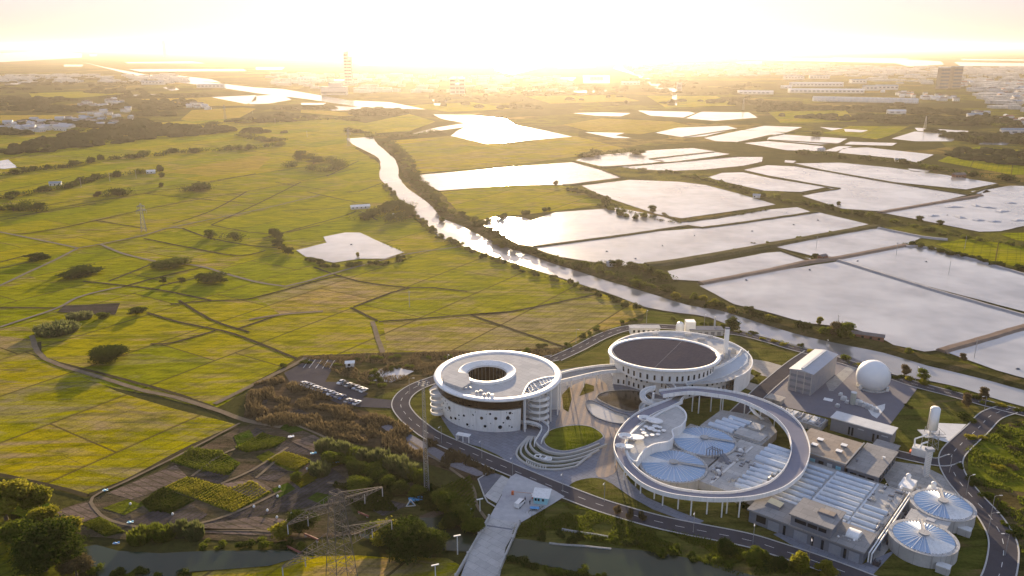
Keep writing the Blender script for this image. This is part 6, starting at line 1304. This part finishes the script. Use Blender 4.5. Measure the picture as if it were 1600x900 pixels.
hedge_mass('undergrowth', [[(600,292),(632,326),(665,353),(700,379),(760,403),(820,424),(880,442),(960,468),(1005,486)],[(480,406),(520,418),(560,415),(600,413),(640,402),(600,380)],[(1060,504),(1160,522),(1260,547)],[(1320,564),(1400,590),(1470,607),(1540,628),(1640,655)]], LEAF_G, 3.2, 3, 1.3, 26, .55, 9, 'weedy fringe along the near water edges')
# around the gardens and the canal
row('feather',(1,2,2), [(505,702),(545,712),(580,722),(610,728),(640,742),(660,755)], 3.2, (3.2,5), (5,7.5), 'tall feathery bush in the pale hedge above the gardens', 'feathery bushes above the gardens')
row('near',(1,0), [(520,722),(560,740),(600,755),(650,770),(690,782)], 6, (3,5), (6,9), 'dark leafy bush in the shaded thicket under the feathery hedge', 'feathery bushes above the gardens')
row('feather',(1,2), [(215,845),(245,838),(280,838),(320,838)], 4.2, (3,4.6), (4.5,7), 'feathery pale green bush on the canal bank behind the blue sheet', 'bushes on the canal bank')
row('bush',(0,1), [(330,852),(380,852),(430,855),(480,862)], 5, (1.5,2.6), (3,5), 'dark low bush along the canal edge', 'bushes on the canal bank')
row('bush',(0,1), [(120,902),(170,897),(230,900),(290,898)], 5, (1.2,2.6), (3,5), 'low dark bush on the near edge of the canal', 'bushes on the canal bank')
row('near',(0,1), [(590,845),(640,850),(690,856)], 6, (5,8), (7,9), 'dark tree of the thick clump overhanging the canal', 'bushes on the canal bank')
row('near',(0,1), [(690,820),(720,826),(750,835),(735,820)], 5.5, (3,5), (5,7), 'dark bush at the canal beside the bridge', 'bushes on the canal bank')
row('bush',(0,1,1), [(825,836),(860,839),(910,845),(980,848),(1030,862),(1090,872),(1150,885),(1210,895)], 4.6, (1.3,2.8), (3,5), 'scrubby bush on the grassy canal slope below the road', 'bushes on the canal slope')
row('near',(0,1), [(1140,870),(1180,872),(1220,886),(1250,899)], 5, (3,4.5), (4,6.5), 'dark leafy shrub on the slope right below the road kerb', 'bushes on the canal slope')
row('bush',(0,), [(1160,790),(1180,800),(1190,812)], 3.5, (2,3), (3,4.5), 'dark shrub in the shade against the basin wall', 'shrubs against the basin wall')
row('bush',(1,0), [(815,884),(850,890),(890,897),(960,905)], 4, (1.5,2.5), (3,5), 'brownish shrub on the near canal edge by the bridge', 'bushes on the canal slope')
row('bush',(0,1), [(450,570),(520,568),(600,565),(680,560),(760,556),(850,548),(930,520),(985,500)], 11, (1,2.2), (3,6), 'low scrub bush in the rough strip behind the round white building', 'scrub bushes behind the plant')
row('bush',(0,1,3), [(560,598),(600,605),(585,585),(640,575)], 4, (1.2,2.5), (2.5,4.5), 'low scrub bush round the little pond by the car park', 'scrub bushes behind the plant')
row('bush',(0,1), [(1515,735),(1530,760),(1560,790),(1580,820),(1595,850)], 6, (1.2,2.5), (3,5), 'dark low bush in the ditch beside the curving road', 'bushes in the meadow')
row('bush',(1,2,3), [(1525,690),(1560,680),(1600,690),(1580,720),(1550,740)], 7, (1,2), (3,6), 'rounded weedy bush in the rough meadow', 'bushes in the meadow')
row('bush',(0,1), [(1480,600+10),(1450,640),(1520,660)], 40, (1,1.6), (3,5), 'low bush on the fenced lawn', 'bushes in the meadow')
plant('bush',0,*G(1512,655),1.8,7,'dark weedy bush in the lawn corner by the road junction')
for (u, v, lab) in [(984,800,'young thin street tree nearest the concrete bridge on the road verge'),(1003,803,'young thin street tree in the middle of the three on the road verge'),(965,793,'young thin street tree nearest the roadside lawn')]: plant('mid',3,*G(u,v+12),4,3,lab)
import sys; sys.stderr.write('TREES %d\n' % NT)

# brown reeds, meadow grass: countless
def tufts(name, px, n, h, w, mat, seed, label, z=.2, rows=0):
    rng = random.Random(seed); P = GG(px); xs = [p[0] for p in P]; ys = [p[1] for p in P]; mb = MB()
    def inside(x, y):
        c = False; j = len(P)-1
        for i in range(len(P)):
            if (P[i][1] > y) != (P[j][1] > y) and x < (P[j][0]-P[i][0])*(y-P[i][1])/(P[j][1]-P[i][1])+P[i][0]: c = not c
            j = i
        return c
    k = 0
    while k < n:
        x, y = rng.uniform(min(xs),max(xs)), rng.uniform(min(ys),max(ys))
        if rows:
            ca_, sa_ = math.cos(R(-32)), math.sin(R(-32)); p_, q_ = x*ca_+y*sa_, -x*sa_+y*ca_; p_ = round(p_/rows)*rows+rng.gauss(0,.22); x, y = p_*ca_-q_*sa_, p_*sa_+q_*ca_
        if not inside(x, y): continue
        k += 1; d = noise.noise(Vector((x*.12,y*.12,seed)))
        if d < (-.6 if rows else -.12): continue
        hh = h*rng.uniform(.5,1.2)*(1+d); a = rng.uniform(0,3.14); c, s = math.cos(a)*w*rng.uniform(.6,1.3), math.sin(a)*w*rng.uniform(.6,1.3); lx_, ly_ = rng.uniform(-.5,.5)*hh, rng.uniform(-.5,.5)*hh
        mb.add([(x-c,y-s,z),(x+c,y+s,z),(x+lx_,y+ly_,z+hh)],[(0,1,2)])
    build(name, mb, mat, None, kind='stuff', label=label)
tufts('reeds', [(385,655),(385,625),(400,600),(440,590),(500,614),(540,636),(600,652),(650,678),(745,724),(775,740),(745,750),(660,720),(590,698),(530,688),(470,666),(430,670)], 16000, 1.6, .45, LEAF_B, 1, 'rust-brown reed bank between gardens and car park')
tufts('grass', [(800,812),(870,784),(960,810),(1100,842),(1280,895),(1150,900),(1040,865),(920,846),(800,838)], 14000, .7, .25, LEAF_G, 2, 'rough grass on the canal slope below the road')
tufts('grass', [(1505,705),(1560,665),(1640,655),(1700,700),(1700,900),(1600,870),(1540,770)], 12000, .8, .35, LEAF_G, 3, 'rough meadow grass beside the curving road')
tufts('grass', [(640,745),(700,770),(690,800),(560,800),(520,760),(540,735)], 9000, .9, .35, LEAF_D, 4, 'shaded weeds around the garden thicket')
tufts('grass', [(470,556),(740,549),(890,545),(1015,490),(940,520),(866,556),(690,585),(600,600),(540,590)], 12000, .8, .4, LEAF_B, 5, 'dry rough grass behind the plant')
for k, (px, m) in enumerate([([(220,785),(256,763),(304,783),(265,802),(236,800)],LEAF_D),([(258,762),(292,746),(360,763),(394,753),(422,770),(366,802),(331,789)],LEAF_Y),([(267,722),(300,701),(345,706),(375,725),(354,745),(311,735)],LEAF_G),([(417,720),(445,707),(486,720),(465,737)],LEAF_Y),([(366,702),(410,678),(449,686),(430,700),(386,708)],LEAF_G),([(129,820),(155,809),(194,832),(166,839)],LEAF_G),([(455,752),(487,739),(499,748),(470,763)],LEAF_Y),([(690,760),(735,745),(745,790),(735,812),(690,800)],LEAF_G)]):
    tufts('crop_leaves', px, 5000, .75, .22, m, 10+k, 'leafy vegetable crop of a canal-side garden plot', rows=1.5)

# ================================================================== SMALL FARM THINGS
def simple_house(name, label, cat, u, v, w, d, h, rz, wall, roof, group=None, xy=None):
    o = thing(name, label, cat, (*(xy or G(u,v)),0.2), rz, group)
    boxpart(o,'wall',wall,-w/2,w/2,-d/2,d/2,0,h)
    mb = MB(); e = .4; r = h+d*.28; mb.add([(-w/2-e,-d/2-e,h),(w/2+e,-d/2-e,h),(w/2+e,d/2+e,h),(-w/2-e,d/2+e,h),(-w/2-e,0,r),(w/2+e,0,r)],[(0,1,5,4),(2,3,4,5),(0,4,3),(1,2,5),(3,2,1,0)]); build('roof', mb, roof, o)
    for k in range(max(1,int(w/4))): boxpart(o,'window',DARKW,-w/2+1+k*4,-w/2+2.2+k*4,-d/2-.06,-d/2+.1,.8,2.0)
    return o
BRICK = plain('brick_wall', (.30,.14,.09), .9, var=.3, scale=.6); TILE = plain('old_tiles', (.20,.17,.16), .9, var=.3); REDT = plain('red_tiles', (.30,.13,.09), .85, var=.3); BLUET = plain('blue_tin', (.22,.30,.38), .5, var=.2)
simple_house('farm_hut','small red brick hut on the crossing of the pond dykes','hut',1285,405,6,4,2.6,R(30),BRICK,TILE)
simple_house('pond_shed','long dark roofed shed on the far river bank beside the grey pond','shed',1355,530,16,4,2.6,R(-25),BRICK,TILE)
simple_house('farm_hut','small white roofed hut beside the broad dyke above the ponds','hut',1283,236,10,6,3,R(20),WHITE2,GREYM)
simple_house('farm_hut','pale hut on the green strip beyond the wide pond','hut',1405,253,12,6,3,R(-20),WHITE2,BLUET)
simple_house('farm_hut','small pale hut on the dyke at the edge of the big pond','hut',1182,309,7,5,2.5,R(-20),WHITE2,GREYM)
simple_house('farm_hut','dark hut on the dyke tip of the wide pond','hut',1498,277,14,7,3.5,R(10),BRICK,TILE)
simple_house('pond_shed','small pale shed half hidden in the far bank thicket','shed',955,416,6,4,2.6,R(15),WHITE2,GREYM)
simple_house('greenhouse','white plastic-roofed long shed in the river bend farmyard','greenhouse',563,326,18,6,2.2,R(20),WHITE2,WHITE)
simple_house('farm_hut','small bright roofed hut in the rice by the river bend','hut',619,339,6,4,2.2,R(10),WHITE2,WHITE)
simple_house('farm_hut','small blue and white hut in the hedge of the left fields','hut',87,290,12,6,3,R(20),WHITE2,BLUET)
simple_house('farm_hut','white shed at the end of the hedge in the rice fields','hut',236,271,10,6,2.6,R(20),WHITE2,WHITE)
simple_house('garden_shed','grey roofed shed standing in bushes by the bridge approach','shed',724,806,4,3,2.4,R(40),WHITE2,GREYM)
simple_house('farm_hut','small pale hut at the edge of the scrub behind the car park','hut',547,573,4,3,2.2,R(10),WHITE2,WHITE)
for (u, v, w, d, mt, lab, nm) in [(233,833,4.2,3,BLUE,'bright blue tarpaulin sheet on the canal bank','tarpaulin'),(204,818,2,1.2,TEAL,'small light-blue sheet beside the garden path','tarpaulin'),(182,851,2,1,BLUE,'small blue raft at the canal edge','raft'),(165,768,1.8,1.2,TEAL,'tiny light-blue crate at the field corner','crate'),(650,782,5,2.6,BLUE,'blue sheet roofing in the shaded garden','tarpaulin'),(490,710,2.4,1.4,TEAL,'light-blue water butt on the garden plot','water tank'),(525,724,2.4,1.2,BLUE,'blue plastic boxes stacked by the garden thicket','boxes'),(516,716,2,1,TEAL,'pale blue barrel row by the garden thicket','barrels'),(455,684,2.4,1.5,WHITE,'white plastic tub between the garden plots','tub')]:
    o = thing(nm, lab, cat=nm.replace('_',' '), loc=(*G(u,v),.3), rz=R(15)); mb = MB(); n = 6
    mb.add([(-w/2+w*i/n, -d/2+d*j/n, .35+.15*math.sin(i*1.7+j)) for j in range(n+1) for i in range(n+1)], [(j*(n+1)+i,j*(n+1)+i+1,(j+1)*(n+1)+i+1,(j+1)*(n+1)+i) for j in range(n) for i in range(n)]); build('top_sheet', mb, mt, o); boxpart(o,'frame',SLATE,-w/2+.2,w/2-.2,-d/2+.2,d/2-.2,0,.15)
o = thing('triangle_frame', 'blue-white triangular tent frame beside the shaded garden', 'frame', (*G(642,792),.3), R(10)); mb = MB(); mb.path([(-1.6,0,0),(0,0,2.6),(1.6,0,0),(-1.6,0,.1)],.16,6); build('frame', mb, WHITE2, o); mb = MB(); mb.path([(-1,.2,.3),(0,.2,1.8),(1,.2,.3)],.1,5); build('brace', mb, BLUE, o)
for k, (u, v) in enumerate([(434,778),(418,800),(456,805),(433,811),(480,735),(437,763),(397,794),(204,790),(270,806)]):
    if k == 0: sk0 = thing('white_sack','small white sack lying on a garden plot','sack',(*G(u,v),.3),0,'white sacks on the garden plots'); mb = MB(); mb.lathe(0,0,[(.25,0),(.42,.2),(.4,.6),(.2,.9),(.05,1.0)],10); build('bag', mb, WHITE, sk0, True)
    else: dup(sk0, (*G(u,v),.3), k)
# wooden stakes in the canal slope: two pale weathered edging boards
for k,(A,B,lab) in enumerate([((878,829),(950,841),'upper pale stone edging on the canal slope'),((858,851),(955,860),'lower pale stone edging at the canal water line')]):
    p0,p1=G(*A),G(*B); o=thing('stone_edging',lab,'edging',(*p0,.3)); mb=MB(); bank(mb,wobble([(0,0),(p1[0]-p0[0],p1[1]-p0[1])],.3,k,False),.5,.9,.5,0); build('edging_body',mb,CONC,o)
# pond aerators: small dark floats
fl0 = None
for u, v in [(948,394),(993,405),(1085,369),(1143,391),(1035,385),(1175,362),(1265,423),(1240,352),(1278,345),(1480,337),(1484,323),(1590,578),(1340,409),(1166,439),(549,383),(1447,410)]:
    if fl0 is None: fl0 = thing('pond_aerator','small dark paddle float out on a fish pond','aerator',(*G(u,v),.3),0,'dark floats on the fish ponds'); mb = MB(); mb.box(-.9,.9,-.5,.5,0,.3); build('raft', mb, SLATE, fl0); mb = MB(); mb.tube((-.6,0,.5),(.6,0,.5),.3,8); build('paddle', mb, SLATE, fl0)
    else: dup(fl0, (*G(u,v),.3), v)

# ================================================================== FAR TOWNS
def tower_block(name, label, u, v, h, ws, wall, gap=0, rz=0):
    x, y = G(u, v); o = thing(name, label, 'tower', (x, y, 0), rz)
    for (x0, x1, d, hh) in ws:
        boxpart(o,'wall',wall,x0,x1,-d/2,d/2,0,hh); boxpart(o,'roof',GREYM,x0-.5,x1+.5,-d/2-.5,d/2+.5,hh,hh+3)
        for k in range(int(hh/12)): boxpart(o,'window_band',SLATE,x0+1,x1-1,-d/2-.4,-d/2+.2,4+k*12,10+k*12)
    return o
tower_block('skyscraper','tall pale tower of two slabs with a dark gap rising from the hazy plain',545,132,125,[(-14,-2,22,125),(3,16,22,105),(-3,4,16,128)],WHITE2)
tower_block('skyscraper','tiny hazy tower on the horizon above the far lake',258,89,200,[(-20,20,40,222)],SLATE)
tower_block('apartment_tower','brown twin-slab apartment tower over the hazy town',1471,139,73,[(-18,18,20,73)],ROOFT,rz=R(10))
tower_block('apartment_tower','brown apartment tower standing next to its twin in the hazy town',1490,138,73,[(-16,20,20,76)],ROOFT,rz=R(10))
tower_block('office_block','pale twin office block in the golden haze under the sun',715,147,40,[(-24,-6,20,48),(6,24,20,48),(-6,6,16,30)],WHITE2)
tower_block('office_block','small blue-grey tower beside the far canal bend',1061,143,30,[(-8,8,14,26)],BLUET)
tower_block('office_block','pale stepped building in the haze behind the river',523,148,20,[(-40,40,30,22),(-15,25,26,34)],WHITE2)
WH = [(1180,147,110,26,'long white warehouse at the near edge of the industrial estate'),(1290,145,240,30,'longest white factory hall with a pale roof in the industrial estate'),(1275,135,200,34,'grey factory hall behind the longest white one'),(1240,124,90,30,'white saw-roofed hall at the back of the industrial estate'),(1280,123,90,30,'second white saw-roofed hall at the back of the estate'),(1340,130,60,40,'blue-white factory block at the end of the industrial estate'),(1385,140,70,30,'low blue hall at the town side of the industrial estate'),(1360,141,50,26,'white hall beside the low blue hall'),(1425,119,70,30,'small grey hall in the hazy town'),(1228,138,30,30,'bluish cube building between the white halls'),(1400,178,40,12,'small pale farm block in the dark belt'),(1522,184,30,10,'blue roofed farm block before the red roofs'),(932,124,60,40,'bright white factory block in the golden haze'),(985,132,70,40,'grey sloping hall by the far canal'),(480,126,80,30,'white shed roofs left of the tall tower'),(570,127,60,26,'white shed roofs right of the tall tower'),(240,132,90,20,'blue-grey hall roof among the far ponds'),(330,137,100,20,'pale greenhouse roofs among the far ponds'),(1590,212,60,8,'long blue roof at the picture edge beyond the ponds')]
for u, v, w, d, lab in WH:
    o = thing('warehouse', lab, 'warehouse', (*G(u,v),0), R(rc.uniform(-8,8)), 'warehouses in the haze'); h = rc.uniform(8,14) if w > 45 else 7
    boxpart(o,'wall',WHITE2,-w/2,w/2,-d/2,d/2,0,h); mb = MB(); nr = 3 if d > 25 else 1
    for k in range(nr): y0 = -d/2+d*k/nr; y1 = y0+d/nr; mb.add([(-w/2-1,y0,h+.1),(w/2+1,y0,h+.1),(w/2+1,(y0+y1)/2,h+3),(-w/2-1,(y0+y1)/2,h+3),(w/2+1,y1,h+.1),(-w/2-1,y1,h+.1)],[(0,1,2,3),(3,2,4,5),(0,3,5),(1,4,2)])
    build('roof', mb, (COVER2,WHITE,BLUET)[(u+v)%3] if 'blue' not in lab else BLUET, o)
    for k in range(int(w/14)): boxpart(o,'window',SLATE,-w/2+4+k*14,-w/2+12+k*14,-d/2-.3,-d/2+.2,h*.45,h*.75)
hp = []
for k, (wl, rf_) in enumerate([(WHITE2,TILE),(WHITE2,GREYM),(ROOFC,BLUET),(WHITE2,REDT),(WHITE,WHITE2)]): hp.append(simple_house('house','x','house',0,0,12,9,6.5,0,wl,rf_,xy=(0,0)))
for p in hp: p.location = (0,0,-900)
def village(n, px, ks, lab, grp, s=(.8,1.5), seed=0):
    rng = random.Random(seed); P = GG(px); xs = [p[0] for p in P]; ys = [p[1] for p in P]; k = 0; tries = 0
    while k < n and tries < n*60:
        tries += 1; x, y = rng.uniform(min(xs),max(xs)), rng.uniform(min(ys),max(ys)); c = False; j = len(P)-1
        for i in range(len(P)):
            if (P[i][1] > y) != (P[j][1] > y) and x < (P[j][0]-P[i][0])*(y-P[i][1])/(P[j][1]-P[i][1])+P[i][0]: c = not c
            j = i
        if not c: continue
        k += 1; f = rng.uniform(*s); dup(hp[rng.choice(ks)], (x,y,.2), rng.choice((0,R(15),R(-10),R(80))), (f*.95,f*.85,f*.85), lab, grp)
G_='houses of the far villages'
village(38,[(0,196),(60,188),(120,190),(118,205),(20,210),(0,208)],(0,1,1),'grey roofed house in the hazy village at the edge of the left fields',G_,seed=1)
village(26,[(130,178),(200,172),(215,188),(160,202),(125,196)],(0,1,2),'pale house in the small village among dark trees left of the golden field',G_,seed=2)
village(20,[(100,165),(180,158),(220,165),(150,172)],(0,1),'tiny house of the hamlet above the golden field',G_,seed=6)
village(12,[(280,165),(310,162),(330,172),(300,178)],(0,1,4),'tiny house at the corner of the golden field',G_,seed=3)
village(95,[(1450,128),(1700,130),(1750,185),(1600,170),(1500,140)],(3,3,0,1,2),'house among the dense hazy roofs of the right-hand town',G_,(1,1.9),seed=4)
village(30,[(1370,143),(1440,147),(1520,158),(1500,162),(1400,152)],(3,0,4),'house in the reddish row below the brown towers',G_,(1,1.5),seed=5)
village(30,[(1520,178),(1560,180),(1680,205),(1600,200)],(3,0,1),'red roofed house in the row at the picture edge',G_,(.9,1.4),seed=7)
for k in range(26): x, y = G(1274+6.2*k, 158+.14*k); dup(hp[4], (x,y,.2), 0, (1.25,1.2,1.5), 'white villa in the long straight row of white villas', 'row of white villas')
for p in hp:
    for ch in list(p.children): bpy.data.objects.remove(ch)
    bpy.data.objects.remove(p)
for key, lst in PT.items():
    for p in lst:
        for ch in list(p.children): bpy.data.objects.remove(ch)
        bpy.data.objects.remove(p)
# far woods and scattered roofs read as masses
def mass(name, mat, regions, n, w, h, seed, label, kind='stuff', boxy=False):
    rng = random.Random(seed); mb = MB(); tot = 0
    A = []
    for px, wt in regions:
        P = GG(px); A.append((P, wt))
    for P, wt in A:
        xs = [p[0] for p in P]; ys = [p[1] for p in P]; k = 0; t = 0
        while k < int(n*wt) and t < n*40:
            t += 1; x, y = rng.uniform(min(xs),max(xs)), rng.uniform(min(ys),max(ys)); c = False; j = len(P)-1
            for i in range(len(P)):
                if (P[i][1] > y) != (P[j][1] > y) and x < (P[j][0]-P[i][0])*(y-P[i][1])/(P[j][1]-P[i][1])+P[i][0]: c = not c
                j = i
            if not c or noise.noise(Vector((x*.004,y*.006,seed))) < -.02 and not boxy: continue
            k += 1; s = math.hypot(x,y)/1400; ww = w*rng.uniform(.6,1.5)*max(1,s**.6); hh = h*rng.uniform(.6,1.4)
            if boxy: mb.box(x-ww/2,x+ww/2,y-ww*.3,y+ww*.3,0,hh)
            else:
                m = 7; vs = []
                for r_, z in ((.55,0),(.62,.35),(.42,.8)):
                    for i in range(m): a = 2*math.pi*i/m; f = ww*r_*rng.uniform(.75,1.25); vs.append((x+f*math.cos(a), y+f*math.sin(a), hh*z*rng.uniform(.85,1.15)))
                vs.append((x,y,hh)); o_ = 2*m
                mb.add(vs, [(q*m+i,q*m+(i+1)%m,(q+1)*m+(i+1)%m,(q+1)*m+i) for q in range(2) for i in range(m)]+[(o_+i,o_+(i+1)%m,3*m) for i in range(m)])
    build(name, mb, mat, None, kind=kind, label=label)
WOOD = plain('far_woods', (.045,.050,.018), .95, var=.4, scale=.02, spec=0)
mass('woodland', WOOD, [([(0,196),(110,186),(240,176),(280,182),(270,196),(130,207),(0,212)],.10),([(-200,120),(0,118),(180,120),(300,135),(230,150),(0,145),(-200,150)],.12),([(0,155),(200,150),(330,150),(280,172),(100,180),(0,172)],.10),([(130,206),(400,186),(560,182),(640,176),(560,192),(400,202),(200,222),(60,240),(0,242),(0,232)],.13),
   ([(400,165),(640,172),(560,185),(420,180)],.04),([(1180,160),(1440,165),(1700,205),(1700,260),(1500,225),(1430,195),(1330,190),(1190,180)],.16),([(980,120),(1180,130),(1200,165),(1040,165)],.05),([(380,205),(450,208),(450,228),(400,225)],.01),([(1470,225),(1550,215),(1700,235),(1700,290),(1520,272)],.05),([(640,140),(980,130),(980,170),(700,172)],.05)], 2600, 14, 7, 3, 'hazy woods and hedges of the far plain')
mass('far_town', ROOFC, [([(1300,104),(1700,106),(1700,135),(1400,132),(1300,118)],.3),([(640,118),(900,122),(900,148),(640,145)],.08),([(980,100),(1300,100),(1300,118),(1000,120)],.2),([(-100,118),(300,118),(300,130),(-100,130)],.1),([(420,115),(640,118),(620,150),(430,135)],.1),([(1500,128),(1700,132),(1700,190),(1560,170)],.2)], 1300, 22, 8, 4, 'scattered tiny pale roofs of the hazy far town', boxy=True)

# ================================================================== AIR
hz = MB(); hz.box(-75000, 75000, -420, 95000, -1.0, 226.0)
m = bpy.data.materials.new('haze'); m.use_nodes = True; t = m.node_tree; t.nodes.clear(); o = N(t,'ShaderNodeOutputMaterial'); v = N(t,'ShaderNodeVolumePrincipled')
v.inputs['Density'].default_value = HAZE; v.inputs['Color'].default_value = HAZE_COL; v.inputs['Anisotropy'].default_value = ANISO
t.links.new(v.outputs[0], o.inputs['Volume']); hob = build('haze', hz, m, None, kind='stuff'); hob['kind'] = 'stuff'
